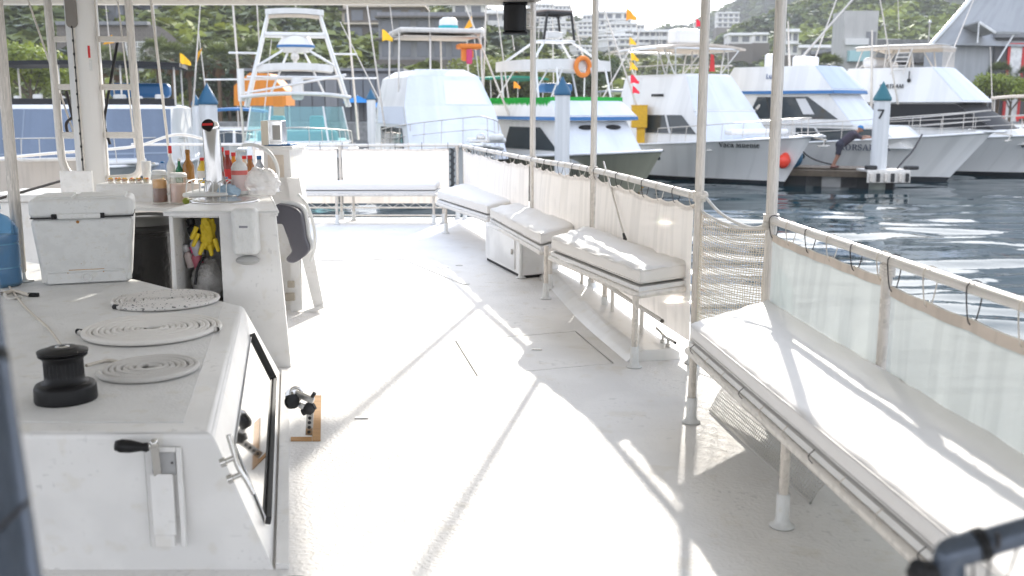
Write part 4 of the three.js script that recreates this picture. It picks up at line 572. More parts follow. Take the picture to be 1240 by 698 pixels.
// ---------------------------------------------------------------- mast with its ladder
{
  const D = 8.75, a = A(112, 200, D), o = thing('mast', 'thick white mast with a sail track at the left', 'mast', v(a.x, 0, a.z)), r = 0.128;
  const g = new THREE.CylinderGeometry(r, r, 9, 40, 1); g.scale(1, 1, 1.25); g.translate(0, 4.5, 0); mesh('tube', g, M.white, o);
  mesh('track', [box(0.03, 7, 0.02, -0.012, 4.0, r * 1.25 + 0.004, 0.004)], M.aluPale, o); mesh('track_groove', [box(0.008, 7, 0.01, -0.012, 4.0, r * 1.25 + 0.012, 0)], M.rubber, o);
  const top = A(90, 36, D).y; mesh('halyard_slot', (() => { const s = new THREE.Shape(); const w = 0.045; s.moveTo(-w, 3.6); s.lineTo(-w, top + w); s.absarc(0, top + w, w, Math.PI, 2 * Math.PI, false); s.lineTo(w, 3.6); const e = new THREE.ExtrudeGeometry(s, { depth: 0.02, bevelEnabled: false }); e.translate(-0.012, 0, r * 1.25 + 0.006); return e; })(), std(C(0.24, 0.22, 0.2), 0.7), o);
  mesh('slide', Array.from({ length: 12 }, (_, i) => box(0.014, 0.02, 0.014, -0.012, 1.0 + i * 0.11, r * 1.25 + 0.02, 0.003)), M.black, o);
  const st = A(107, 68, D); mesh('sticker', [box(0.03, 0.1, 0.004, 0.085, st.y + 0.03, r * 0.95, 0)], M.red, o); mesh('sticker', [box(0.035, 0.09, 0.004, 0.09, st.y - 0.08, r * 0.93, 0)], M.plasticWhite, o); mesh('cable', path([v(r + 0.01, 0.6, 0.05), v(r + 0.02, 1.2, 0.05), v(r + 0.012, 1.7, 0.05), v(r + 0.016, 3.2, 0.05)], 0.008, 30, 6), M.aluPale, o);
  mesh('mast_foot', lathe([[0, 0], [0.25, 0], [0.25, 0.02], [0.16, 0.05], [0.15, 0.25], [0, 0.25]], 32), M.gel, o);
  const l = thing('mast_ladder', 'pale metal ladder fixed either side of the mast', 'ladder'), z = D - 0.02, q = (px, py) => A(px, py, z);
  mesh('stile', path([q(54, -60), q(57, 0), q(66, 100), q(73, 180), q(77, 200), q(85, 212), q(104, 217)], 0.033, 50, 10), M.aluPale, l); mesh('stile', path([q(150, -60), q(155, 0), q(163, 110), q(169, 180), q(170, 200), q(162, 214), q(124, 217)], 0.033, 50, 10), M.aluPale, l);
  for (const [y, x0, x1] of [[-4, 57, 154], [47.5, 60, 158], [105.5, 66, 163], [163.5, 71, 168]]) mesh('rung', bar(q(x0, y), q(x1, y), 0.05, 0.03, 0.008), M.aluPale, l);
  const h = thing('halyards', 'dark and pale halyard lines beside the mast', 'rope'); mesh('line', pipe(A(30, -10, D), A(92, 170, D), 0.008), M.alu, h); mesh('line', pipe(A(141, -10, D + 0.1), A(163, 176, D + 0.1), 0.007), M.rope, h); mesh('line', path([A(133, 175, D), A(126, 150, D), A(130, 120, D), A(142, 50, D)], 0.012, 30, 6), M.blackMat, h); mesh('line', pipe(A(180, -20, D + 0.2), A(205, 190, D + 0.2), 0.012), M.aluPale, h); mesh('coil_line', path([A(80, 110, D), A(86, 135, D), A(92, 160, D), A(84, 165, D), A(80, 150, D), A(90, 140, D)], 0.013, 40, 6), M.cordDark, h);
}
{ // left side of our boat: canvas wall, stowed sail cover, lifeline
  const o = thing('side_canvas', 'pale canvas wall along the left side behind the mast', 'canvas panel'), D = 10.8; mesh('sheet', grid(40, 10, (u, t) => v(lerp(A(-40, 200, D).x, A(98, 200, D).x, u), lerp(0.05, 1.0 - 0.02 * Math.abs(Math.sin(u * 15)), t), -D + 0.05 * Math.sin(u * 6) * t)), std(C(0.52, 0.475, 0.43), 0.9, { map: T.streak, side: THREE.DoubleSide }), o); mesh('rail', pipe(A(-60, 196, D), A(125, 192, D), 0.02), M.aluPale, o);
  const s = thing('deck_box', 'low white deck box left of the mast', 'box'), a = A(-30, 246, 8.4), b = A(78, 246, 8.4); mesh('body', box(b.x - a.x, 0.7, 0.7, (a.x + b.x) / 2, 0.4, -8.9, 0.03), M.gel, s); mesh('lid', box(b.x - a.x + 0.06, 0.06, 0.76, (a.x + b.x) / 2, 0.78, -8.9, 0.025), M.gel, s); mesh('rope_groove', pipe(A(-20, 246, 8.3), A(78, 218, 9.2), 0.012), M.cordDark, s); mesh('side_vent', box(0.28, 0.2, 0.02, A(93, 226, 8.5).x, 0.92, -8.5, 0.01), M.gel, s);
  const r = thing('lifeline', 'white rope lifeline dipping behind the ladder', 'rope'); mesh('rope', path([A(-30, 195, 11), A(60, 186, 11), A(130, 181, 11), A(170, 176, 11), A(215, 163, 11), A(260, 172, 11)], 0.016, 60, 7), M.rope, r);
}
{ // turning block and steel track on the sole
  const o = thing('turning_block', 'steel turning block on an upright perforated track beside the cabin window', 'block'), b = G(374, 529), D = -b.z;
  mesh('stain_pad', [[[379, 480], [389, 480], [388, 535], [378, 535]], [[352, 530.5], [377.5, 530.5], [377.5, 535], [352, 535]]].map(l => metric(prism(l.map(([x, y]) => lift(G(x, y), 0.001)), v(0, 0.004, 0)))), M.teak, o);
  const t0 = v(b.x, 0.006, b.z), t1 = A(376, 490, D - 0.02); mesh('track', bar(t0, t1, 0.034, 0.008, 0.002), M.steel, o); mesh('track_hole', Array.from({ length: 6 }, (_, i) => { const p = t0.clone().lerp(t1, 0.12 + i * 0.15); return pipe(p.clone().add(v(0, 0, -0.006)), p.clone().add(v(0, 0, 0.0065)), 0.008); }), M.rubber, o);
  const c = A(356, 484, D - 0.04), c2 = A(374, 487, D - 0.04); mesh('sheave', orient(lathe([[0, -0.012], [0.034, -0.012], [0.028, 0], [0.034, 0.012], [0, 0.012]], 28), A(352, 487, D - 0.05), A(355, 486.5, D - 0.065)), M.black, o);
  mesh('cheek', [orient(new THREE.CylinderGeometry(0.036, 0.036, 0.006, 28), A(353, 480, D - 0.02), A(354, 479.7, D - 0.026)), orient(new THREE.TorusGeometry(0.03, 0.008, 8, 24).rotateX(Math.PI / 2), A(357, 478, D), A(359, 477, D - 0.02)), bar(A(357, 476, D - 0.03), A(380, 486, D - 0.04), 0.03, 0.02, 0.006), bar(A(362, 490, D - 0.02), A(378, 496, D - 0.02), 0.03, 0.03, 0.008)], M.steel, o);
  mesh('swivel', [ball(A(374, 495, D - 0.02), 0.03, 14), pipe(A(366, 500, D - 0.02), A(381, 492, D - 0.02), 0.017), pipe(A(377, 482, D - 0.03), A(381, 476, D - 0.03), 0.009)], M.rubber, o);
}
// ---------------------------------------------------------------- the marina: water, boats, pilings, dock
{ // water: finer near the deck, coarser away
  const xs = [], zs = []; let s = 0.16; for (let x = 0; x < 60; x += s) { xs.push(x); if (x > 12) s *= 1.03; } for (let k = 0, st = s; k < 30; k++) { st *= 1.25; xs.push(xs[xs.length - 1] + st); }
  const X = [...xs.slice(1).reverse().map(x => -x * 0.8 + 8), ...xs.map(x => x + 8)];
  s = 0.16; for (let z = 2; z > -70; z -= s) { zs.push(z); if (z < -22) s *= 1.012; } for (let k = 0, st = s; k < 24; k++) { st *= 1.25; zs.push(zs[zs.length - 1] - st); } const Z = [900, 200, 60, 20, 8, ...zs];
  const W = [[0.5, 1.8, 0.019, 0.3], [-0.25, 1.15, 0.011, 1.7], [0.9, 2.9, 0.024, 4.1], [0.15, 0.75, 0.0055, 2.2], [-0.6, 0.95, 0.0065, 5.3], [0.35, 4.6, 0.024, 0.9]];
  const hgt = (x, z) => { const wx = x + 0.7 * (fbm(x * 0.35, z * 0.35, 2, 2) - 0.5) * 2, wz = z + 1.1 * (fbm(x * 0.3 + 9, z * 0.5, 6, 2) - 0.5) * 2; let h = 0; for (const [a, l, A2, ph] of W) { const k = 2 * Math.PI / l; h += A2 * Math.sin((Math.sin(a) * wx * 0.45 + Math.cos(a) * wz) * k + ph); } return h * 0.95 * (0.6 + 0.8 * fbm(x * 0.12, z * 0.16, 8, 2)); };
  const pos = new Float32Array(X.length * Z.length * 3), idx = []; let k = 0;
  for (let j = 0; j < Z.length; j++) for (let i = 0; i < X.length; i++) { const f = smooth(140, 60, Math.hypot(X[i], Z[j])); pos[k++] = X[i]; pos[k++] = WATER + (f > 0 ? f * hgt(X[i], Z[j]) : 0); pos[k++] = Z[j]; }
  for (let j = 0; j + 1 < Z.length; j++) for (let i = 0; i + 1 < X.length; i++) { const a = j * X.length + i, b = a + 1, c = a + X.length, d = c + 1; idx.push(a, b, c, b, d, c); }
  const g = new THREE.BufferGeometry(); g.setAttribute('position', new THREE.BufferAttribute(pos, 3)); g.setIndex(idx); g.computeVertexNormals(); metric(g);
  tag(mesh('water', g, phy(C(0.006, 0.028, 0.036), 0.03, { ior: 1.33, bumpMap: T.ripple, bumpScale: 0.006 })), 'dark rippled harbour water reflecting the boats and sky', null, null, 'structure');
}
const WB = WATER;
function loftHouse(lv) {          // lv: {y, z0, z1, w0, w1}: half widths at the back and the front; the front bows forward
  const NF = 10, bow = l => l.w1 * 0.2, front = (l, u) => v(lerp(-l.w1, l.w1, u), l.y, l.z1 + bow(l) * (1 - Math.pow(2 * u - 1, 2)));
  const ring = l => [v(-l.w0, l.y, l.z0), ...Array.from({ length: NF + 1 }, (_, i) => front(l, i / NF)), v(l.w0, l.y, l.z0)], r = lv.map(ring), f = [], n = NF + 3;
  for (let k = 0; k + 1 < r.length; k++) for (let i = 0; i < n; i++) { const j = (i + 1) % n; f.push([r[k][i], r[k][j], r[k + 1][j], r[k + 1][i]]); }
  const t = r[r.length - 1], cap = []; for (let i = 1; i + 1 < n; i++) cap.push(t[0], t[i], t[i + 1]);
  let geo = mergeGeometries([quads(f), tri(cap)]); geo = metric(toCreasedNormals(mergeVertices((geo.deleteAttribute('normal'), geo), 1e-5), 0.45));
  const on = (k, side, u, t2, off = 0) => {
    const a = lv[k], b = lv[k + 1];
    if (side === 'front') { const at = (uu, tt) => front(a, uu).lerp(front(b, uu), tt), p = at(u, t2), n2 = at(u + 0.01, t2).sub(at(u - 0.01, t2)).cross(at(u, t2 + 0.01).sub(at(u, t2 - 0.01))).normalize(); return p.addScaledVector(n2, off); }
    const fc = l => side === 'left' ? [v(-l.w0, l.y, l.z0), v(-l.w1, l.y, l.z1)] : side === 'right' ? [v(l.w1, l.y, l.z1), v(l.w0, l.y, l.z0)] : [v(l.w0, l.y, l.z0), v(-l.w0, l.y, l.z0)];
    const [p0, p1] = fc(a), [q0, q1] = fc(b), n2 = p1.clone().sub(p0).cross(q0.clone().sub(p0)).normalize(); return p0.lerp(p1, u).lerp(q0.lerp(q1, u), t2).addScaledVector(n2, off);
  };
  const slab = (k, side, pts, off = 0.004, th = 0.02) => {
    if (side !== 'front') { const a = pts.map(([u, t2]) => on(k, side, u, t2, off)), b = on(k, side, 0.5, 0.5, off + th).sub(on(k, side, 0.5, 0.5, off)); return prism(a, b); }
    const [A0, B0, C0, D0] = pts, at = (a, b, o) => { const u = lerp(lerp(A0[0], B0[0], a), lerp(D0[0], C0[0], a), b), w = lerp(lerp(A0[1], B0[1], a), lerp(D0[1], C0[1], a), b); return on(k, 'front', u, w, o); };
    const N = 12, e = []; for (let i = 0; i < N; i++) for (const b of [0, 1]) e.push([at(i / N, b, off), at((i + 1) / N, b, off), at((i + 1) / N, b, off + th), at(i / N, b, off + th)]); for (const a of [0, 1]) e.push([at(a, 0, off), at(a, 1, off), at(a, 1, off + th), at(a, 0, off + th)]);
    return merge([grid(N, 3, (a, b) => at(a, b, off + th)), quads(e)]);
  };
  return { geo, on, slab };
}
function hullShape(o) {
  const { L, B, bow, stern, flare = 1 } = o;
  const deckB = t => B / 2 * (0.9 + 0.1 * smooth(0, 0.4, t)) * Math.max(0.0, 1 - Math.pow(clamp((t - 0.42) / 0.58), 2.3)), wlB = t => B / 2 * 0.88 * Math.max(0, 1 - Math.pow(clamp((t - 0.25) / 0.72), 1.7));
  const sheer = t => stern + (bow - stern) * Math.pow(t, 1.7), zd = t => -L / 2 + L * t, zw = t => -L / 2 + (L - o.rake) * t;
  const P = (t, w, sd) => { // w 0 waterline .. 1 sheer; below 0 under water
    const c = clamp(w), f = Math.pow(c, 1 + 0.9 * flare * smooth(0.45, 1, t)), b = lerp(wlB(t), deckB(t), f); if (w < 0) return v(sd * b * (1 + w * 0.9), -0.5 * -w, zw(t) + w * -0.0);
    return v(sd * b, sheer(t) * c, lerp(zw(t), zd(t), c));
  };
  return { P, deckB, sheer, zd, zw };
}
const font = await new FontLoader().loadAsync('fonts/droid/droid_serif_bold.typeface.json');
const fontSans = await new FontLoader().loadAsync('fonts/droid/droid_sans_bold.typeface.json');
function letters(str, size, f = font) { const g = new TextGeometry(str, { font: f, size, depth: 0.012, curveSegments: 3 }); g.computeBoundingBox(); g.translate(-g.boundingBox.max.x / 2, 0, 0); return metric(g); }
function lettersAt(str, size, p, n, f) { const g = letters(str, size, f), z = n.clone().normalize(), x = UPV.clone().cross(z).normalize(), y = z.clone().cross(x); g.applyMatrix4(new THREE.Matrix4().makeBasis(x, y, z)); g.translate(p.x, p.y, p.z); return g; }

function boat(o) {      // local: +z the bow, y = 0 the waterline
  const g = new THREE.Group(); g.name = numbered('motor_yacht'); tag(g, o.label, 'boat'); g.rotation.y = o.turn; g.scale.y = 1.06; scene.add(g);
  const zr = o.zref ?? 2, W = A(o.px, 200, o.D), off = v(0, 0, zr).applyAxisAngle(UPV, o.turn); g.position.set(W.x - off.x, WB, W.z - off.z);
  const H = hullShape(o), sides = [-1, 1];
  mesh('hull', sides.map(s => grid(36, 10, (u, w) => H.P(u, lerp(0.1, 1, w), s), s > 0)).concat([quads([[H.P(0, 0, -1), H.P(0, 0, 1), H.P(0, 1, 1), H.P(0, 1, -1)]])]), o.hullMat || M.hull, g);
  mesh('boot_stripe', sides.map(s => grid(36, 3, (u, w) => H.P(u, lerp(-0.6, 0.1, w), s), s > 0)).concat([quads([[H.P(0, -0.6, -1), H.P(0, -0.6, 1), H.P(0, 0, 1).add(v(0, 0, -0.004)), H.P(0, 0, -1).add(v(0, 0, -0.004))]])]), o.bottom || M.antifoul, g);
  mesh('foredeck', grid(30, 8, (u, w) => { const s = w * 2 - 1, b = H.deckB(u); return v(b * s * 0.985, H.sheer(u) - 0.05 + 0.09 * (1 - s * s) * Math.min(1, b), H.zd(u) - 0.02); }, true), M.house, g);
  mesh('rub_rail', sides.map(s => path(Array.from({ length: 24 }, (_, i) => H.P(i / 23, 1, s)), 0.045, 60, 6)), o.rub || M.white, g);
  if (o.pulpit !== 0) { const b = H.P(1, 1, 1); mesh('bow_pulpit', [box(0.45, 0.07, 1.1, 0, b.y + 0.02, b.z - 0.05, 0.03), box(0.12, 0.08, 0.35, 0, b.y + 0.06, b.z + 0.35, 0.02)], M.white, g); }
  // bow rail with its stanchions
  if (o.rail !== 0) {
    const hr = o.rail || 0.6, us = Array.from({ length: 16 }, (_, i) => lerp(o.railFrom ?? 0.45, 0.985, i / 15)); const q = (s, u, h) => { const p = H.P(u, 1, s); return v(p.x * 0.9, p.y + h + 0.12 * u, p.z - 0.02); };
    const rp = [...us.map(u => q(-1, u, hr)), ...us.slice().reverse().map(u => q(1, u, hr))]; mesh('bow_rail', path(rp, 0.02, 90, 6), M.alu, g);
    if (o.rail2) mesh('mid_rail', path([...us.map(u => q(-1, u, hr * 0.5)), ...us.slice().reverse().map(u => q(1, u, hr * 0.5))], 0.014, 90, 5), M.alu, g);
    for (const s of sides) for (let i = 0; i < 8; i++) { const u = us[i * 2]; mesh('rail_stanchion', pipe(q(s, u, -0.02).setX(H.P(u, 1, s).x * 0.93), q(s, u, hr), 0.014, 0.014, 6), M.alu, g); }
  }
  const sn = a => { const p = H.P(a, 0.62, -1), q = H.P(a, 0.4, -1), e = H.P(a + 0.03, 0.62, -1), n = e.sub(p).cross(q.clone().sub(p)).normalize(); if (n.x > 0) n.negate(); return [p, n]; };
  for (const a of o.L > 11 ? [0.42, 0.52] : [0.45]) for (const s of sides) { const [p, n] = sn(a); if (s > 0) { p.x *= -1; n.x *= -1; } mesh('porthole', orient(new THREE.CylinderGeometry(0.13, 0.13, 0.03, 18), p.clone().addScaledVector(n, -0.01), p.clone().addScaledVector(n, 0.02)), M.glass, g); }
  if (o.pulpit !== 0) { const b = H.P(1, 1, 1); mesh('anchor', [bar(v(0, b.y - 0.02, b.z + 0.1), v(0, b.y - 0.1, b.z + 0.75), 0.06, 0.06, 0.01), bar(v(-0.22, b.y - 0.3, b.z + 0.6), v(0.22, b.y - 0.3, b.z + 0.6), 0.05, 0.16, 0.01), bar(v(0, b.y - 0.1, b.z + 0.7), v(0, b.y - 0.32, b.z + 0.58), 0.05, 0.05, 0.01)], M.steel, g); mesh('deck_cleat', [box(0.3, 0.05, 0.06, 0, b.y + 0.1, b.z - 0.9, 0.02)], M.steel, g); }
  return { g, H };
}
function slabTop(w, d, th, crown, nu = 14) { // cambered roof, centre at origin
  const f = (s, y0) => (u, t) => { const x = (u - 0.5) * w, z = (t - 0.5) * d, e = 1 - Math.pow(Math.abs(2 * u - 1), 3); return v(x, y0 + crown * (1 - Math.pow(2 * u - 1, 2)) + 0.3 * crown * (1 - Math.pow(2 * t - 1, 2)), z); };
  const top = grid(nu, 6, f(1, th), true), bot = grid(nu, 6, f(1, 0)); const e = []; for (const t of [0, 1]) for (let i = 0; i < nu; i++) e.push([f(1, 0)(i / nu, t), f(1, 0)((i + 1) / nu, t), f(1, th)((i + 1) / nu, t), f(1, th)(i / nu, t)]); for (const u of [0, 1]) for (let i = 0; i < 6; i++) e.push([f(1, 0)(u, i / 6), f(1, 0)(u, (i + 1) / 6), f(1, th)(u, (i + 1) / 6), f(1, th)(u, i / 6)]);
  return merge([top, bot, quads(e)]);
}
const rot = (p, a) => p.clone().applyAxisAngle(UPV, a);
// outriggers, aerials: long thin tubes standing from a point of the boat
function whips(g, list) { for (const [n, a, b, r] of list) mesh(n, pipe(v(...a), v(...b), r, r * 0.5, 6), M.alu, g); }
const D2R = Math.PI / 180;

{ // the middle boat, its name on the bow
  const { g, H } = boat({ label: 'white fishing boat with hard top and radar box, lettered Vaca Mueble', px: 872, D: 42.5, turn: 27 * D2R, L: 13.5, B: 5, bow: 1.85, stern: 1.25, rake: 1.5, zref: 1.4, rail: 0.55, railFrom: 0.5 });
  const h = loftHouse([{ y: 1.25, z0: -3.6, z1: 2.9, w0: 2.05, w1: 1.75 }, { y: 2.75, z0: -3.6, z1: 1.55, w0: 1.95, w1: 1.6 }, { y: 4.1, z0: -3.4, z1: 0.45, w0: 1.7, w1: 1.2 }, { y: 4.2, z0: -3.3, z1: 0.3, w0: 1.6, w1: 1.1 }]);
  mesh('cabin', h.geo, M.house, g); mesh('front_canvas', h.slab(0, 'front', [[0.01, 0.05], [0.99, 0.05], [0.99, 0.98], [0.01, 0.98]]), M.boatCanvas, g); mesh('front_canvas', h.slab(1, 'front', [[0.01, 0.02], [0.99, 0.02], [0.99, 0.99], [0.01, 0.99]]), M.boatCanvas, g); mesh('canvas_seam', h.slab(0, 'front', [[0.0, 0.97], [1, 0.97], [1, 1], [0, 1]], 0.01, 0.04), M.house, g);
  for (const s of ['left', 'right']) { const w = mesh('side_window', h.slab(0, s, s === 'left' ? [[0.3, 0.4], [0.93, 0.4], [0.84, 0.88], [0.4, 0.88]] : [[0.07, 0.4], [0.7, 0.4], [0.6, 0.88], [0.16, 0.88]]), M.glass, g); mesh('window_frame', h.slab(0, s, s === 'left' ? [[0.64, 0.4], [0.66, 0.4], [0.66, 0.88], [0.64, 0.88]] : [[0.34, 0.4], [0.36, 0.4], [0.36, 0.88], [0.34, 0.88]], 0.022, 0.02), M.white, w); }
  const nm = h.on(1, 'left', 0.55, 0.45, 0.01); mesh('name_mark', Array.from({ length: 5 }, (_, i) => box(0.13, 0.11, 0.03, nm.x, nm.y, nm.z - 0.36 + i * 0.18, 0.02)), M.rubber, g);
  const top = slabTop(4.3, 4.2, 0.09, 0.16).translate(0, 5.15, -1.9); mesh('hard_top', top, M.oldHard, g); mesh('top_rim', [path(Array.from({ length: 25 }, (_, i) => { const a = i / 24 * 2 * Math.PI; return v(2.16 * Math.sign(Math.cos(a)) * Math.pow(Math.abs(Math.cos(a)), 0.35), 5.2, -1.9 + 2.1 * Math.sign(Math.sin(a)) * Math.pow(Math.abs(Math.sin(a)), 0.35)); }), 0.045, 80, 6)], M.white, g);
  mesh('radar_box', [box(1.35, 0.62, 0.8, 0.1, 5.75, -1.5, 0.14), box(0.6, 0.5, 0.7, 1.3, 5.62, -2.2, 0.12)], M.house, g);
  for (const [x, z] of [[-1.5, -3.2], [1.5, -3.2], [-1.4, -0.3], [1.4, -0.3], [-0.8, -1.7], [0.8, -1.7]]) mesh('top_support', [pipe(v(x * 0.85, 4.1, z), v(x * 1.15, 5.2, z - 0.3), 0.035, 0.035, 8), pipe(v(x * 0.85, 4.2, z), v(x * 1.2, 5.15, z + 0.6), 0.03, 0.03, 8)], M.white, g);
  mesh('fly_rail', [path([v(-1.7, 4.55, -3.4), v(-1.55, 4.55, 0.1), v(1.55, 4.55, 0.1), v(1.7, 4.55, -3.4)], 0.025, 40, 6, false, 0.05)], M.alu, g); mesh('deck_bolster', [box(3.0, 0.22, 0.5, 0.2, 1.95, 3.4, 0.1)], M.cushion, g);
  mesh('helm_flag', prism([v(0.2, 4.3, 0.2), v(0.45, 4.3, 0.25), v(0.4, 4.95, 0.2), v(0.25, 5.0, 0.2)], v(0, 0, 0.02)), M.red, g);
  whips(g, [['outrigger', [-2, 2.2, -1.5], [-3.6, 11.5, -5.5], 0.045], ['outrigger', [2, 2.2, -1.5], [3.8, 10.5, -7.5], 0.045], ['aerial', [-1.6, 5.2, -2.5], [-1.8, 9, -3], 0.02], ['aerial', [1.6, 5.2, -2.5], [1.7, 8.6, -3.2], 0.02]]);
  const p = H.P(0.82, 0.86, -1), q = H.P(0.82, 0.6, -1), e = H.P(0.87, 0.86, -1), n = e.sub(p).cross(q.clone().sub(p)).normalize(); if (n.x > 0) n.negate(); mesh('lettering', lettersAt('Vaca Mueble', 0.19, p.clone().addScaledVector(n, 0.05), v(n.x, n.y * 0.4, n.z)), M.rubber, g);
}
{ // the boat at the dock with the blue stripe
  const { g, H } = boat({ label: 'white cabin cruiser with a blue stripe and strip windows tied to the dock', px: 1036, D: 44, turn: 47 * D2R, L: 14, B: 4.9, bow: 1.95, stern: 1.25, rake: 1.7, zref: 1.4, rail: 0.7, rail2: 1, railFrom: 0.2 });
  const h = loftHouse([{ y: 1.3, z0: -4.2, z1: 4.2, w0: 2.05, w1: 1.5 }, { y: 2.15, z0: -4.2, z1: 3.0, w0: 2.0, w1: 1.5 }]); mesh('trunk_cabin', h.geo, M.house, g);
  const k = loftHouse([{ y: 2.16, z0: -4.1, z1: 1.9, w0: 1.95, w1: 1.65 }, { y: 3.4, z0: -4.1, z1: 0.7, w0: 1.85, w1: 1.55 }, { y: 3.42, z0: -4.4, z1: 1.0, w0: 2.0, w1: 1.7 }, { y: 3.55, z0: -4.4, z1: 0.95, w0: 2.0, w1: 1.68 }, { y: 4.55, z0: -3.8, z1: -0.1, w0: 1.75, w1: 1.35 }]); mesh('cabin', k.geo, M.house, g);
  for (const s of ['left', 'right']) { const f = a => s === 'left' ? a : a.map(([u, t]) => [1 - u, t]).reverse(); mesh('side_window', k.slab(0, s, f([[0.2, 0.2], [0.93, 0.2], [0.8, 0.92], [0.32, 0.92]])), M.glass, g); mesh('paper_notice', k.slab(0, s, f([[0.68, 0.35], [0.77, 0.35], [0.77, 0.86], [0.68, 0.86]]), 0.026, 0.006), M.white, g); mesh('window_post', k.slab(0, s, f([[0.4, 0.2], [0.415, 0.2], [0.415, 0.92], [0.4, 0.92]]), 0.026, 0.02), M.rubber, g);
    mesh('strip_window', h.slab(0, s, f([[0.44, 0.2], [0.6, 0.2], [0.6, 0.88], [0.49, 0.88]])), M.glass, g); mesh('strip_window', h.slab(0, s, f([[0.615, 0.2], [0.95, 0.3], [0.95, 0.85], [0.615, 0.88]])), M.glass, g); }
  mesh('front_canvas', k.slab(0, 'front', [[0.01, 0.03], [0.99, 0.03], [0.99, 0.98], [0.01, 0.98]]), M.boatCanvas, g); mesh('front_canvas', k.slab(3, 'front', [[0.01, 0.05], [0.99, 0.05], [0.99, 0.99], [0.01, 0.99]]), M.boatCanvasDeep, g);
  mesh('blue_stripe', ['left', 'front', 'right', 'back'].map(s => k.slab(2, s, [[0, 0], [1, 0], [1, 1], [0, 1]], 0.004, 0.03)), M.blue, g);
  const nm = k.on(3, 'left', 0.5, 0.5, 0.01); mesh('lettering', lettersAt('Luhrs', 0.2, nm, k.on(3, 'left', 0.5, 0.5, 1).sub(nm), fontSans), std(C(0.1, 0.14, 0.25), 0.6), g);
  mesh('helm_bench', box(1.3, 0.5, 0.7, 0.2, 4.75, -1.3, 0.1), M.cushion, g); mesh('helm_chair', box(0.5, 0.6, 0.5, -0.9, 4.8, -2.4, 0.1), M.cushion, g);
  whips(g, [['outrigger', [-1.9, 2.8, -2.5], [4.2, 9.9, 1.2], 0.07], ['outrigger', [1.9, 2.8, -2.5], [5.4, 10.5, -1.5], 0.05], ['mast_light', [1.2, 4.5, -2.6], [1.2, 6.6, -2.8], 0.07]]);
  const p = H.P(0.7, 0.78, -1), q = H.P(0.7, 0.5, -1), e = H.P(0.76, 0.78, -1), n = e.sub(p).cross(q.clone().sub(p)).normalize(); if (n.x > 0) n.negate(); mesh('lettering', lettersAt('KORSAKILA', 0.24, p.clone().addScaledVector(n, 0.1), v(n.x, n.y * 0.3, n.z)), std(C(0.09, 0.1, 0.13), 0.6), g);
}
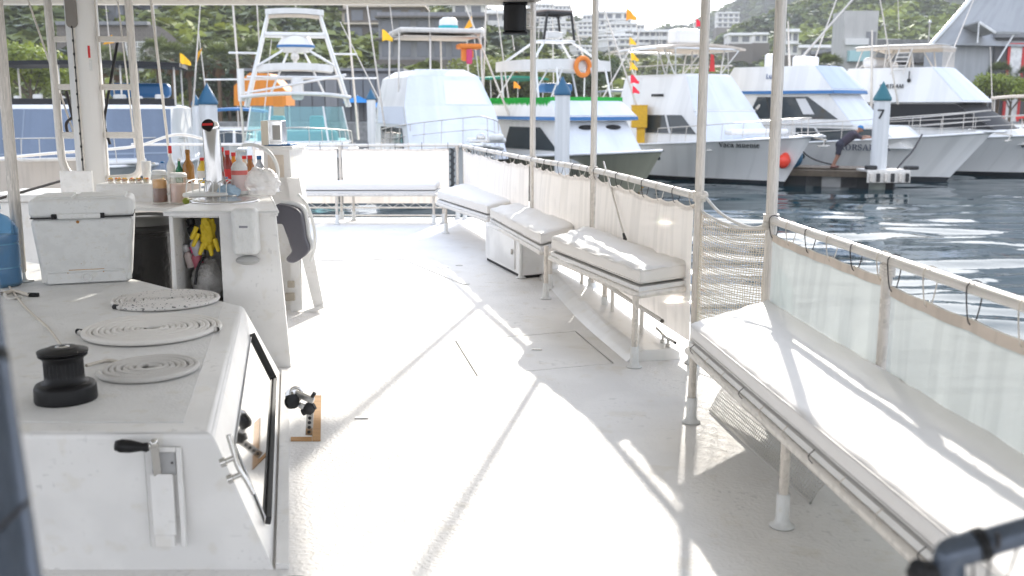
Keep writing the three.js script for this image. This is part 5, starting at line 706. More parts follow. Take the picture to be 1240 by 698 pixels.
{ // far right boat, black wrapped window, hard top on a frame
  const { g, H } = boat({ label: 'white sport boat at the right with black wrapped windows, hard top and ladder', px: 1165, D: 47, turn: 47 * D2R, L: 15.5, B: 5.2, bow: 1.95, stern: 1.3, rake: 1.8, zref: 1.4, rail: 0.75, rail2: 1, railFrom: 0.3, bottom: M.antifoul });
  const h = loftHouse([{ y: 1.35, z0: -4.4, z1: 4.6, w0: 2.1, w1: 1.4 }, { y: 1.95, z0: -4.4, z1: 4.0, w0: 2.1, w1: 1.4 }]); mesh('trunk_cabin', h.geo, M.house, g);
  const k = loftHouse([{ y: 1.96, z0: -4.2, z1: 3.2, w0: 2.0, w1: 1.6 }, { y: 3.05, z0: -4.2, z1: 1.5, w0: 2.0, w1: 1.75 }, { y: 3.1, z0: -4.4, z1: 1.9, w0: 2.1, w1: 1.95 }, { y: 4.6, z0: -3.6, z1: 0.2, w0: 1.8, w1: 1.45 }]); mesh('cabin', k.geo, M.house, g);
  mesh('wrapped_window', k.slab(0, 'left', [[0.12, 0.12], [1, 0.0], [1, 0.98], [0.24, 0.98]], 0.006, 0.02), M.blackMat, g); mesh('wrapped_window', k.slab(0, 'front', [[0, 0], [1, 0], [1, 0.98], [0, 0.98]], 0.006, 0.02), M.blackMat, g); mesh('wrapped_window', k.slab(0, 'right', [[0, 0], [0.88, 0.12], [0.76, 0.98], [0, 0.98]], 0.006, 0.02), M.blackMat, g);
  mesh('fly_canvas', k.slab(2, 'front', [[0.01, 0.03], [0.99, 0.03], [0.99, 0.98], [0.01, 0.98]]), M.boatCanvas, g);
  const nm = k.on(2, 'left', 0.5, 0.4, 0.012); mesh('lettering', lettersAt('BERTRAM', 0.18, nm, k.on(2, 'left', 0.5, 0.4, 1).sub(nm), fontSans), M.rubber, g); const q0 = k.on(2, 'left', 0.68, 0.62, 0.02); mesh('mark', [ball(q0, 0.09), box(0.05, 0.4, 0.05, q0.x, q0.y + 0.2, q0.z, 0.01)], M.rubber, g);
  mesh('hard_top', slabTop(3.5, 3.4, 0.14, 0.1).translate(0, 5.35, -1.6), M.oldHard, g); mesh('top_cover', slabTop(3.6, 3.5, 0.03, 0.1).translate(0, 5.5, -1.6), M.house, g);
  for (const [x, z] of [[-1.6, -3.4], [1.6, -3.4], [-1.4, -0.6], [1.4, -0.6], [-1.5, -2], [1.5, -2]]) mesh('top_support', [pipe(v(x, 4.4, z), v(x * 1.0, 5.4, -1.6 + (z + 1.6) * 0.8), 0.035, 0.035, 8), pipe(v(x, 4.4, z), v(x * 0.6, 5.4, -1.6 + (z + 1.6) * 0.5), 0.03, 0.03, 8)], M.aluPale, g);
  const ld = [pipe(v(-1.9, 4.3, -0.9), v(-1.75, 5.4, -0.6), 0.03), pipe(v(-1.9, 4.3, -1.5), v(-1.75, 5.4, -1.2), 0.03)]; for (let i = 1; i < 6; i++) { const t = i / 6; ld.push(pipe(v(lerp(-1.9, -1.75, t), lerp(4.3, 5.4, t), lerp(-0.9, -0.6, t)), v(lerp(-1.9, -1.75, t), lerp(4.3, 5.4, t), lerp(-1.5, -1.2, t)), 0.025)); } mesh('ladder', ld, M.aluPale, g);
  mesh('side_rail', Array.from({ length: 9 }, (_, i) => pipe(v(1.2 - i * 0.18, 4.5, 0.25), v(1.2 - i * 0.18, 5.5, 0.25), 0.018, 0.018, 6)).concat([pipe(v(1.3, 5.5, 0.25), v(-0.4, 5.5, 0.25), 0.025)]), M.aluPale, g);
  mesh('sail_cover', [box(1.6, 0.5, 0.7, -0.6, 4.85, -2.8, 0.2), box(0.9, 0.4, 0.6, 0.6, 4.75, -2.6, 0.18)], M.cushion, g);
  whips(g, [['outrigger', [-2.0, 3, -1], [-3.4, 9.8, -2.2], 0.045], ['outrigger', [2, 3, -1], [5.8, 9.2, -0.2], 0.05], ['aerial', [0, 6.3, -2], [-0.2, 8.6, -2.2], 0.02], ['mast_light', [-2.5, 2, -2], [-2.6, 6.2, -2.2], 0.08]]);
  const p = H.P(0.8, 0.86, -1); mesh('hull_vent', box(0.5, 0.1, 0.06, p.x - 0.02, p.y - 0.2, p.z, 0.02), M.rubber, g);
  const a = H.P(0.9, 0.8, -1); mesh('lettering', lettersAt('TUNA', 0.28, a.add(v(-0.12, 0, 0.12)), v(-0.8, 0, 0.6), fontSans), M.rubber, g);
}
{ // the boat with the green fringe and olive hull
  const { g, H } = boat({ label: 'white fishing boat with olive hull, bright green fringe and an orange life ring', px: 704, D: 37.5, turn: 28 * D2R, L: 12.5, B: 4.7, bow: 1.55, stern: 1.0, rake: 1.5, zref: 1.2, hullMat: M.olive, rail: 0, pulpit: 0, rub: M.white });
  const h = loftHouse([{ y: 1.0, z0: -3.4, z1: 3.2, w0: 1.95, w1: 1.6 }, { y: 2.4, z0: -3.4, z1: 1.9, w0: 1.9, w1: 1.5 }, { y: 2.44, z0: -3.5, z1: 2.3, w0: 2.05, w1: 1.75 }, { y: 2.56, z0: -3.5, z1: 2.3, w0: 2.05, w1: 1.72 }, { y: 3.1, z0: -3, z1: 1.45, w0: 1.8, w1: 1.55 }]); mesh('cabin', h.geo, M.house, g);
  mesh('front_canvas', h.slab(0, 'front', [[0.01, 0.05], [0.99, 0.05], [0.99, 0.98], [0.01, 0.98]]), M.boatCanvas, g); mesh('front_canvas', h.slab(3, 'front', [[0.01, 0.05], [0.99, 0.05], [0.99, 0.99], [0.01, 0.99]]), M.boatCanvas, g);
  mesh('blue_stripe', ['left', 'front', 'right'].map(s => h.slab(2, s, [[0, 0], [1, 0], [1, 1], [0, 1]], 0.004, 0.02)), M.blue, g); mesh('side_window', h.slab(0, 'left', [[0.3, 0.3], [0.9, 0.3], [0.78, 0.85], [0.4, 0.85]]), M.glass, g); mesh('side_window', h.slab(0, 'right', [[0.1, 0.3], [0.7, 0.3], [0.6, 0.85], [0.22, 0.85]]), M.glass, g);
  for (const x of [-0.5, 0.6]) mesh('deck_hatch', (() => { const q = new THREE.SphereGeometry(0.32, 16, 10); q.scale(1.1, 0.28, 0.6); q.translate(x, 2.2, 2.35); return q; })(), M.black, g);
  const fr = []; const rq = rng(77); for (let i = 0; i < 150; i++) { const u = i / 149, left = u < 0.3; const p = left ? h.on(3, 'left', u / 0.3, 1, 0.03) : h.on(3, 'front', (u - 0.3) / 0.7, 1, 0.03); const w = 0.055; fr.push(prism([p.clone().add(v(-w, 0.1, 0)), p.clone().add(v(w, 0.1, 0)), p.clone().add(v(w * rq() * 1.6, -0.3 - 0.16 * rq(), 0.02 + 0.06 * rq())), p.clone().add(v(-w * rq(), -0.28 - 0.16 * rq(), 0.02))], v(0.004, 0, 0.015))); } mesh('green_fringe', fr, M.green, g);
  mesh('top', slabTop(3.5, 2.8, 0.36, 0.05).translate(0, 4.15, -1.0), M.house, g);
  for (const [x, z] of [[-1.7, -2.2], [1.7, -2.2], [-1.6, 0.4], [1.6, 0.4], [-0.8, 0.6], [0.8, 0.6]]) mesh('top_support', [pipe(v(x, 2.95, z + 0.4), v(x * 0.95, 4.25, z), 0.04, 0.04, 8), pipe(v(x * 1.1, 2.6, z - 0.7), v(x * 0.6, 4.25, z), 0.03, 0.03, 8)], M.white, g);
  for (const [x, z] of [[-1.6, -2.1], [1.6, -2.1], [-1.5, 0.2], [1.5, 0.2]]) mesh('tower_leg', pipe(v(x * 1.05, 4.4, z), v(x * 0.4, 5.2, -1 + (z + 1) * 0.35), 0.045, 0.045, 8), M.white, g);
  mesh('tower_platform', box(1.4, 0.08, 1.1, 0, 5.22, -1, 0.03), M.white, g); mesh('tower_cage', [...[[-0.75, -1.5], [0.75, -1.5], [-0.75, -0.5], [0.75, -0.5]].map(([x, z]) => pipe(v(x * 0.9, 5.25, z), v(x * 0.7, 6.2, z), 0.05, 0.05, 8)), path([v(-0.54, 6.2, -0.5), v(0.54, 6.2, -0.5), v(0.54, 6.2, -1.5), v(-0.54, 6.2, -1.5)], 0.06, 40, 8, true, 0.05)], M.rubber, g); mesh('tower_wheel', box(0.7, 0.25, 0.4, 0, 5.45, -1, 0.08), M.house, g); mesh('tower_roof', box(1.2, 0.07, 1.05, 0, 6.27, -1, 0.03), std(C(0.25, 0.2, 0.17), 0.8), g);
  const t = new THREE.TorusGeometry(0.3, 0.09, 12, 32); t.translate(0.45, 4.3, 0.5); mesh('life_ring', t, M.orange, g); mesh('blue_tarp', box(1.3, 0.35, 0.8, 0.8, 3.6, -2.2, 0.12), M.blue, g);
  whips(g, [['outrigger', [-1.9, 2.6, -1], [-4.2, 9.5, -3], 0.04], ['outrigger', [1.9, 2.6, -1], [4.4, 5.8, -1.4], 0.04], ['outrigger', [1.4, 4.7, -1], [-0.7, 10.8, -1], 0.03], ['aerial', [-1.4, 4.9, -1.5], [-1.9, 9.3, -2], 0.02]]);
}
{ // canvas covered boat
  const { g, H } = boat({ label: 'white boat wrapped in pale canvas up to its flybridge under an open T-top', px: 541, D: 36.5, turn: 16 * D2R, L: 12.5, B: 4.4, bow: 1.75, stern: 1.2, rake: 1.4, zref: 1.2, rail: 0.75, rail2: 1, railFrom: 0.4 });
  const h = loftHouse([{ y: 1.2, z0: -3.6, z1: 3.4, w0: 1.9, w1: 1.7 }, { y: 2.3, z0: -3.6, z1: 2.4, w0: 1.85, w1: 1.65 }, { y: 2.9, z0: -3.6, z1: 1.7, w0: 1.8, w1: 1.6 }, { y: 3.9, z0: -3.2, z1: 0.8, w0: 1.6, w1: 1.3 }, { y: 4.15, z0: -2.6, z1: 0.1, w0: 1.2, w1: 0.9 }]); mesh('cabin', h.geo, M.house, g);
  for (const k of [0, 1, 2, 3]) mesh('front_canvas', h.slab(k, 'front', [[0, 0], [1, 0], [1, 1], [0, 1]], 0.006, 0.02), k === 2 ? M.boatCanvas : M.boatCanvas, g);
  mesh('clear_curtain', h.slab(2, 'front', [[0.44, 0.04], [0.95, 0.04], [0.93, 0.85], [0.46, 0.85]], 0.03, 0.01), phy(C(0.75, 0.77, 0.8), 0.12), g);
  mesh('side_curtain', h.slab(1, 'left', [[0.1, 0], [0.95, 0], [0.95, 1], [0.1, 1]], 0.01, 0.02), M.boatCanvas, g); mesh('side_window', h.slab(0, 'left', [[0.2, 0.3], [0.85, 0.3], [0.85, 0.9], [0.2, 0.9]], 0.01, 0.02), M.glass, g);
  mesh('t_top', box(3.1, 0.16, 2.6, 0.1, 5.5, -1.2, 0.06), M.aluPale, g); mesh('t_top_cloth', box(2.8, 0.05, 2.2, 0.1, 5.3, -1.1, 0.02), M.oldHard, g); for (const [x, z] of [[-1.5, -2.3], [1.7, -2.3], [-1.5, -0.1], [1.7, -0.1], [-0.3, -0.1], [0.6, -2.3]]) mesh('top_support', pipe(v(x, 3.4, z), v(x * 0.95, 5.5, z), 0.035, 0.035, 8), M.aluPale, g);
  mesh('radar_dome', lathe([[0, 0], [0.33, 0.02], [0.36, 0.14], [0.34, 0.34], [0.2, 0.44], [0, 0.46]], 24, v(0.6, 5.58, -1)), M.house, g); mesh('dome_band', lathe([[0.362, 0.06], [0.366, 0.06], [0.366, 0.16], [0.362, 0.16]], 24, v(0.6, 5.58, -1)), M.teal, g);
  mesh('orange_vests', [box(0.9, 0.18, 0.6, 1.2, 4.98, -0.2, 0.08), box(0.25, 0.45, 0.2, 1.0, 4.7, -0.1, 0.08), box(0.2, 0.3, 0.2, 1.25, 4.72, -0.1, 0.08)], M.orange, g); mesh('pink_vest', box(0.22, 0.5, 0.14, 1.15, 4.62, 0.06, 0.05), M.pink, g); mesh('top_ball', ball(v(1.75, 5.5, -0.6), 0.17), M.aluPale, g);
  mesh('fore_hatch', [box(1.2, 0.16, 0.9, 0.7, 1.85, 4.2, 0.08), box(0.5, 0.22, 0.5, 0.9, 1.95, 4.7, 0.1)], M.house, g); mesh('windlass', [ball(v(0.3, 1.95, 5.1), 0.16), box(0.5, 0.12, 0.4, 0.3, 1.85, 5.1, 0.04)], M.steel, g);
  whips(g, [['outrigger', [-1.9, 2.2, -1], [-2.9, 11.5, -2.5], 0.04], ['outrigger', [1.9, 2.2, -1], [2.6, 10.5, -2.4], 0.04], ['aerial', [-1.5, 5.4, -1], [-1.7, 7.6, -1.2], 0.02], ['aerial', [-1.3, 2.2, -3], [-3.0, 6.1, -5], 0.03], ['aerial', [0, 5.4, -1.6], [0, 6.6, -1.7], 0.015]]);
  const fl = prism([v(1.15, 5.55, -1), v(1.55, 5.75, -1), v(1.5, 6.1, -1)], v(0, 0, 0.01)); mesh('pennant', fl, M.flagYellow, g);
}
{ // boat with the tuna tower and teal windshield
  const { g, H } = boat({ label: 'white sport fisher with a tall tuna tower and teal curved windshield', px: 362, D: 40, turn: 12 * D2R, L: 12, B: 4.9, bow: 1.5, stern: 1.2, rake: 1.3, zref: 1.5, rail: 0.6, railFrom: 0.5 });
  const h = loftHouse([{ y: 1.1, z0: -3.4, z1: 3.6, w0: 2.1, w1: 1.9 }, { y: 1.6, z0: -3.4, z1: 3.2, w0: 2.1, w1: 1.9 }]); mesh('cabin', h.geo, M.house, g);
  const w = (u, t) => { const a = (u - 0.5) * Math.PI * 0.85, r = lerp(2.05, 1.8, t); return v(Math.sin(a) * r * 1.02, lerp(1.6, 2.9, t), 1.6 + Math.cos(a) * lerp(1.5, 0.6, t) - 0.5); };
  const gl = mesh('windshield', grid(24, 6, w), phy(C(0.42, 0.72, 0.72), 0.06, { transmission: 0.75, thickness: 0 }), g); for (const u of [0, 0.28, 0.72, 1]) mesh('windshield_post', path([0, 0.5, 1].map(t => w(u, t)), 0.04, 12, 6), M.white, gl); mesh('windshield_base', path(Array.from({ length: 13 }, (_, i) => w(i / 12, 0)), 0.06, 40, 6), M.house, g); mesh('dash', box(3.2, 0.5, 1.6, 0, 1.75, 0.2, 0.15), std(C(0.25, 0.42, 0.44), 0.6), g); for (const x of [-0.8, 0.8]) mesh('helm_chair', box(0.6, 0.9, 0.6, x, 2.1, -1.2, 0.12), M.teal, g);
  mesh('lower_top', slabTop(4.3, 2.4, 0.1, 0.14).translate(0, 3.2, 0.0), M.oldHard, g); mesh('lower_top_rim', path([v(-2.15, 3.25, 1.2), v(-1, 3.38, 1.24), v(1, 3.38, 1.24), v(2.15, 3.25, 1.2)], 0.06, 30, 6), M.white, g);
  mesh('mid_top', slabTop(3.0, 1.8, 0.26, 0.08).translate(0, 4.2, -0.4), M.house, g); mesh('upper_ring', [pipe(v(-1.2, 5.6, 0.3), v(1.3, 5.6, 0.3), 0.08), pipe(v(-1.2, 5.6, -1), v(1.3, 5.6, -1), 0.06), pipe(v(-1.2, 5.6, -1), v(-1.2, 5.6, 0.3), 0.06), pipe(v(1.3, 5.6, -1), v(1.3, 5.6, 0.3), 0.06)], M.white, g);
  mesh('tower_top', slabTop(2.3, 1.6, 0.2, 0.06).translate(0.05, 6.3, -0.4), M.house, g); mesh('top_lining', slabTop(2.2, 1.5, 0.02, 0.06).translate(0.05, 6.27, -0.4), M.oldHard, g);
  mesh('tower_leg', pipe(v(-2.0, 2.9, 0.9), v(-1.0, 6.35, 0.3), 0.07, 0.055, 10), M.white, g); mesh('tower_leg', pipe(v(2.1, 2.9, 0.9), v(1.05, 6.35, 0.3), 0.07, 0.055, 10), M.white, g); mesh('tower_leg', pipe(v(-2.0, 2.9, -1.5), v(-1.0, 6.35, -1.0), 0.06, 0.05, 10), M.white, g); mesh('tower_leg', pipe(v(2.1, 2.9, -1.5), v(1.05, 6.35, -1.0), 0.06, 0.05, 10), M.white, g);
  for (const [a, b] of [[[-1.5, 4.4, 0.6], [-0.4, 5.05, 0.2]], [[1.6, 4.4, 0.6], [0.5, 5.05, 0.2]], [[-1.0, 3.4, 0.5], [-0.25, 5.0, 0.1]], [[1.1, 3.4, 0.5], [0.35, 5.0, 0.1]], [[-1.9, 4.0, 0.7], [1.95, 4.0, 0.7]], [[-2, 3.4, 0.8], [2, 4.1, 0.7]]]) mesh('brace', pipe(v(...a), v(...b), 0.045, 0.045, 8), M.white, g);
  mesh('tower_console', [(() => { const q = new THREE.CylinderGeometry(0.45, 0.74, 0.42, 20); q.scale(1, 1, 0.7); q.translate(0.05, 5.42, 0); return q; })()], M.house, g); mesh('console_band', (() => { const q = new THREE.CylinderGeometry(0.75, 0.76, 0.09, 20); q.scale(1, 1, 0.7); q.translate(0.05, 5.17, 0); return q; })(), M.blue, g); mesh('console_base', (() => { const q = new THREE.CylinderGeometry(0.72, 0.5, 0.18, 20); q.scale(1, 1, 0.7); q.translate(0.05, 5.03, 0); return q; })(), M.house, g);
  mesh('pod', box(0.5, 0.9, 0.5, 0.05, 3.6, 0.5, 0.14), M.house, g); mesh('search_light', [ball(v(0, 4.78, 0.3), 0.17), cyl(0.07, 0.07, 0.3, v(0, 4.45, 0.3))], M.aluPale, g); mesh('side_tank', cyl(0.14, 0.14, 1.2, v(-2.15, 3.1, 0.5)), M.house, g); mesh('spreader', [pipe(v(-2.6, 4.9, 0), v(-1.4, 4.9, 0), 0.04), pipe(v(1.5, 4.9, 0), v(2.5, 4.9, 0), 0.04), pipe(v(-3.6, 3.9, 0), v(3.3, 4.0, 0), 0.035)], M.white, g);
  whips(g, [['outrigger', [-2.2, 1.6, -0.6], [-2.6, 12, -1.5], 0.06], ['outrigger', [2.5, 1.6, -0.6], [1.9, 12, -1.5], 0.06], ['aerial', [-1.4, 5, -0.6], [-1.5, 10.5, -0.8], 0.035], ['aerial', [0.1, 6.4, -0.4], [0.1, 8, -0.5], 0.02]]);
}
{ // left boat
  const { g, H } = boat({ label: 'large white boat at the left with blue-grey canvas front and long black bimini', px: 100, D: 30, turn: 13 * D2R, L: 12, B: 6, bow: 1.35, stern: 1.2, rake: 1.3, zref: 2.5, rail: 0.65, rail2: 0, railFrom: 0.4 });
  const h = loftHouse([{ y: 1.0, z0: -3.6, z1: 3.0, w0: 2.75, w1: 2.6 }, { y: 2.85, z0: -3.6, z1: 1.9, w0: 2.7, w1: 2.55 }, { y: 2.95, z0: -3.5, z1: 1.8, w0: 2.4, w1: 2.2 }]); mesh('cabin', h.geo, M.house, g);
  mesh('front_canvas', h.slab(0, 'front', [[0.005, 0.02], [0.995, 0.02], [0.995, 0.98], [0.005, 0.98]], 0.006, 0.03), std(C(0.17, 0.21, 0.28), 0.85, { map: again(T.streak, 0.1), bumpMap: again(T.soft, 0.8), bumpScale: 0.02 }), g); mesh('canvas_seam', [0.2, 0.4, 0.6, 0.8].map(u => h.slab(0, 'front', [[u - 0.004, 0.02], [u + 0.004, 0.02], [u + 0.004, 0.98], [u - 0.004, 0.98]], 0.036, 0.008)).concat([h.slab(0, 'front', [[0.01, 0.3], [0.99, 0.3], [0.99, 0.325], [0.01, 0.325]], 0.036, 0.01)]), std(C(0.24, 0.28, 0.34), 0.85), g); mesh('canvas_patch', h.slab(0, 'front', [[0.1, 0.75], [0.125, 0.75], [0.125, 0.82], [0.1, 0.82]], 0.04, 0.005), M.blue, g);
  mesh('bimini', slabTop(5.4, 3, 0.12, 0.06).translate(0.1, 4.05, -0.4), M.blackMat, g); mesh('bimini_valance', box(5.2, 0.22, 0.06, 0, 3.02, 1.2, 0.02), M.blackMat, g); for (const x of [-2.5, -0.8, 1, 2.6]) mesh('bimini_post', [pipe(v(x, 2.9, 0.9), v(x, 4.1, 0.8), 0.03, 0.03, 8), pipe(v(x, 2.9, -1.6), v(x, 4.1, -1.6), 0.03, 0.03, 8)], M.aluPale, g);
  mesh('helm_items', [0, 1, 2, 3, 4, 5, 6, 7].map(i => box(0.18 + 0.1 * (i % 3), 0.22, 0.2, -2.1 + i * 0.6, 3.1 + 0.05 * (i % 2), 0.6, 0.06)), M.house, g); mesh('blue_cover', box(1.9, 0.45, 0.8, 1.3, 3.4, -1.4, 0.15), M.blue, g);
  mesh('fore_deck_pad', box(2.6, 0.12, 1.2, 0.6, 1.42, 3.7, 0.05), M.house, g); mesh('hull_patch', box(0.05, 0.02, 0.05, 0, 1.4, 3, 0.01), M.house, g);
  const st = pipe(v(-2.9, 2.9, 0.8), v(-2.55, 5.3, 0.6), 0.03); mesh('flag_staff', st, M.white, g); mesh('flag', grid(10, 8, (u, t) => v(-2.65 - u * 0.75, 4.3 + t * 0.75 - 0.25 * u, 0.62 + 0.08 * Math.sin(u * 7 + t * 2))), (() => { const m = M.flagYellow.clone(); m.map = tex(64, (u, w) => { const s = w * 5 % 1; return w > 0.35 && w < 0.62 ? [0.75, 0.05, 0.08] : s > 0.85 ? [0.2, 0.15, 0.1] : [1, 0.85, 0.2]; }, true, 1.2); m.color.setRGB(1, 1, 1); return m; })(), g);
  whips(g, [['outrigger', [2.0, 2.8, -1], [1.7, 8.5, -2], 0.04], ['aerial', [0.6, 2.8, -0.5], [0.5, 6.4, -0.5], 0.025], ['aerial', [2.9, 2.9, -2], [3.3, 6.2, -2.4], 0.04]]);
  mesh('yellow_pennant', prism([v(0.35, 4.75, -0.4), v(0.7, 4.8, -0.4), v(0.65, 5.05, -0.4)], v(0, 0, 0.01)), M.flagYellow, g); mesh('side_pennant', prism([v(3.05, 4.2, -2.2), v(3.3, 4.8, -2.3), v(3.1, 4.6, -2.2)], v(0, 0, 0.01)), M.flagYellow, g);
}
// smaller boats between and behind
function smallBoat(label, px, D, turn, L, B, top, topMat, o = {}) {
  const { g } = boat({ label, px, D, turn: turn * D2R, L, B, bow: 1.2, stern: 0.8, rake: 0.9, zref: 0.5, rail: 0.45, hullMat: o.hull || M.hull, pulpit: 0 });
  const h = loftHouse([{ y: 0.75, z0: -L * 0.25, z1: L * 0.2, w0: B * 0.4, w1: B * 0.34 }, { y: 1.9, z0: -L * 0.25, z1: L * 0.12, w0: B * 0.38, w1: B * 0.32 }]); mesh('cabin', h.geo, M.house, g); mesh('side_window', h.slab(0, 'left', [[0.15, 0.4], [0.85, 0.4], [0.8, 0.85], [0.2, 0.85]]), M.glass, g); mesh('front_window', [h.slab(0, 'front', [[0.06, 0.35], [0.47, 0.35], [0.47, 0.88], [0.06, 0.88]]), h.slab(0, 'front', [[0.53, 0.35], [0.94, 0.35], [0.94, 0.88], [0.53, 0.88]])], M.glass, g);
  mesh('canopy', slabTop(B * 0.95, L * 0.42, 0.12, 0.12).translate(0, top, -L * 0.08), topMat, g); for (const x of [-1, 1]) for (const z of [-0.26, 0.1]) mesh('canopy_post', pipe(v(x * B * 0.4, 1.8, z * L), v(x * B * 0.42, top + 0.05, z * L), 0.03, 0.03, 6), M.aluPale, g);
  if (o.aerial) whips(g, [['outrigger', [-B * 0.4, 1.5, 0], [-B * 0.55, top + o.aerial, -1], 0.04], ['outrigger', [B * 0.4, 1.5, 0], [B * 0.6, top + o.aerial * 0.9, -1], 0.04]]);
  return g;
}
smallBoat('small white boat with blue canopy edge behind the paired pilings', 287, 52, 10, 8, 3.2, 2.6, M.blue, { aerial: 4 });
smallBoat('boat with a dark green canopy behind the tall speaker pole', 622, 62, 25, 10, 4.2, 4.4, M.greenTop, { aerial: 5 });
smallBoat('distant boat with grey canopy beyond the yellow box', 772, 75, 20, 10, 4, 3.9, std(C(0.3, 0.32, 0.34), 0.8), { aerial: 6 });
smallBoat('distant boat with turquoise canopy between the two large white boats', 905, 72, -20, 9, 3.6, 3.2, M.teal, { aerial: 5, hull: phy(C(0.03, 0.2, 0.45), 0.35) });
smallBoat('second distant boat with turquoise canopy, half hidden by the blue-striped boat', 940, 80, 15, 9, 3.6, 2.6, M.teal, {});
smallBoat('open white boat with pale canopy at the right edge', 1232, 60, -25, 9, 3.6, 3.3, M.oldHard, { aerial: 3 });
smallBoat('white boat with red trim half out of view at the right edge', 1270, 52, -60, 9, 3.4, 2.3, M.red, {});
smallBoat('pale boat half hidden left of the green fringed boat', 655, 50, 40, 9, 3.4, 2.8, M.oldHard, { aerial: 6 });

// pilings with conical caps
function piling(label, px, topY, w, D, cap = M.blueCap, num) {
  const t = A(px, topY, D), r = w / 2 / FOCAL * D, o = thing('piling', label, 'piling', v(t.x, WB, -D)), h = t.y - WB, ch = r * 2.1;
  mesh('post', cyl(r, r, h - ch + 1.5, v(0, -1.5, 0), 24), std(C(0.72, 0.73, 0.74), 0.6, { map: again(T.streak, 0.6) }), o); mesh('cap', [lathe([[0, h], [r * 1.12, h - ch], [r * 1.12, h - ch - 0.1], [r * 0.98, h - ch - 0.1]], 24)], cap, o);
  mesh('tide_band', cyl(r * 1.01, r * 1.01, 0.55, v(0, -0.2, 0), 24), std(C(0.16, 0.17, 0.15), 0.9), o);
  if (num) mesh('number', lettersAt(num, 0.34, v(-r * 0.45, h - ch - 0.75, r * 0.92), v(-0.35, 0, 1), fontSans), M.rubber, o);
  return o;
}
piling('white piling with teal cone cap marked 7 at the dock end', 1070.5, 98, 19, 37.5, std(C(0.015, 0.13, 0.16), 0.55), '7');
piling('white piling with blue cone cap in front of the green fringed boat', 681.5, 92, 18, 33, M.blueCap);
piling('wide white piling with blue cone cap, right one of the pair at the left', 250, 100, 21, 33, M.blueCap);
piling('slim white piling with blue cone cap, left one of the pair at the left', 236.5, 114, 10.5, 52, M.blueCap);
piling('slim white piling with blue cap right of the tower boat', 449, 107, 10.5, 52, M.blueCap);
{ // floating dock
  const D = 38.8, a = A(900, 190, D + 1.5), b = A(1075, 190, D - 0.6), hgt = 0.72, dir = b.clone().sub(a).setY(0).normalize(), n = v(-dir.z, 0, dir.x).multiplyScalar(1.7), o = thing('dock', 'weathered wooden dock in front of the blue-striped boat', 'dock');
  if (n.z > 0) n.negate(); const L = flat(a).distanceTo(flat(b)), p0 = v(a.x, WB + hgt, a.z);
  const N = Math.round(L / 0.16); for (let i = 0; i < N; i++) { const c = p0.clone().addScaledVector(dir, (i + 0.5) * L / N).addScaledVector(n, 0.5), y = 0.006 * rand(); const g = box(L / N - 0.012, 0.045, 1.75 + 0.04 * rand(), 0, 0, 0, 0.006); g.rotateY(Math.atan2(-dir.z, dir.x)); g.translate(c.x, c.y - 0.02 + y, c.z); mesh('plank', metric(g), M.wood, o); }
  const beam = (off, y0, h2, mat, w = 0.09) => mesh('fascia', bar(v(p0.x, WB + y0, p0.z).addScaledVector(n, off), v(p0.x, WB + y0, p0.z).addScaledVector(n, off).addScaledVector(dir, L), h2, w, 0.01), mat, o);
  beam(-0.03, 0.52, 0.26, M.wood); beam(1.03, 0.52, 0.26, M.wood);
  for (let i = 0; i < 4; i++) { const c = p0.clone().addScaledVector(dir, L * (0.15 + i * 0.24)).addScaledVector(n, 0.5); const g = box(2.0, 0.5, 1.4, 0, 0, 0, 0.05); g.rotateY(Math.atan2(-dir.z, dir.x)); g.translate(c.x, WB + 0.15, c.z); mesh('float', g, i === 2 ? M.concrete : M.blackMat, o); }
  const e = thing('dock_bracket', 'pale steel bracket round the numbered piling at the dock end', 'bracket'); const q = A(1073, 206, 37.4), W = A(1100, 206, 37.4).x - A(1048, 206, 37.4).x; mesh('plate', [box(W, 0.08, 1.2, q.x, WB + 0.72, q.z - 0.3, 0.01), box(W, 0.42, 0.06, q.x, WB + 0.5, q.z + 0.32, 0.01)], M.aluPale, e); for (let i = 0; i < 6; i++) mesh('roller', [box(0.12, 0.32, 0.12, q.x - W * 0.42 + i * W * 0.168, WB + 0.48, q.z + 0.38, 0.03)], i % 2 ? M.rubber : M.alu, e); mesh('cleat_block', [box(0.4, 0.16, 0.3, q.x - 0.6, WB + 0.84, q.z + 0.1, 0.05), box(0.5, 0.14, 0.3, q.x + 0.9, WB + 0.83, q.z + 0.1, 0.05)], M.rubber, e);
  const rp = thing('mooring_line', 'dark mooring line from the blue-striped bow down to the dock end', 'rope'); mesh('line', path([A(1117, 163, 39.3), A(1106, 182, 38.6), A(1096, 193, 38), A(1087, 204, 37.5)], 0.035, 24, 6), M.cordDark, rp); const r2 = thing('mooring_line', 'dark mooring line from the striped boat to the dock beside the red buoy', 'rope'); mesh('line', path([A(962, 172, 40), A(975, 186, 39.5), A(988, 194, 39), A(1010, 200, 38.6)], 0.03, 24, 6), M.cordDark, r2);
  const by = thing('buoy', 'round red-orange buoy on the dock behind the thick pole', 'buoy'); const bp = A(950, 188, 38.6); mesh('float', (() => { const g = new THREE.SphereGeometry(0.26, 24, 18), q = g.attributes.position; for (let i = 0; i < q.count; i++) { const k = 1 - 0.35 * smooth(0, 0.26, q.getY(i)); q.setX(i, q.getX(i) * k); q.setZ(i, q.getZ(i) * k); } g.computeVertexNormals(); g.scale(0.95, 1.25, 0.95); g.rotateZ(-0.3); g.translate(bp.x, WB + hgt + 0.32, bp.z); return g; })(), phy(C(0.85, 0.06, 0.03), 0.35), by); mesh('eye', cyl(0.06, 0.05, 0.1, v(bp.x + 0.1, WB + hgt + 0.6, bp.z)), M.rubber, by);
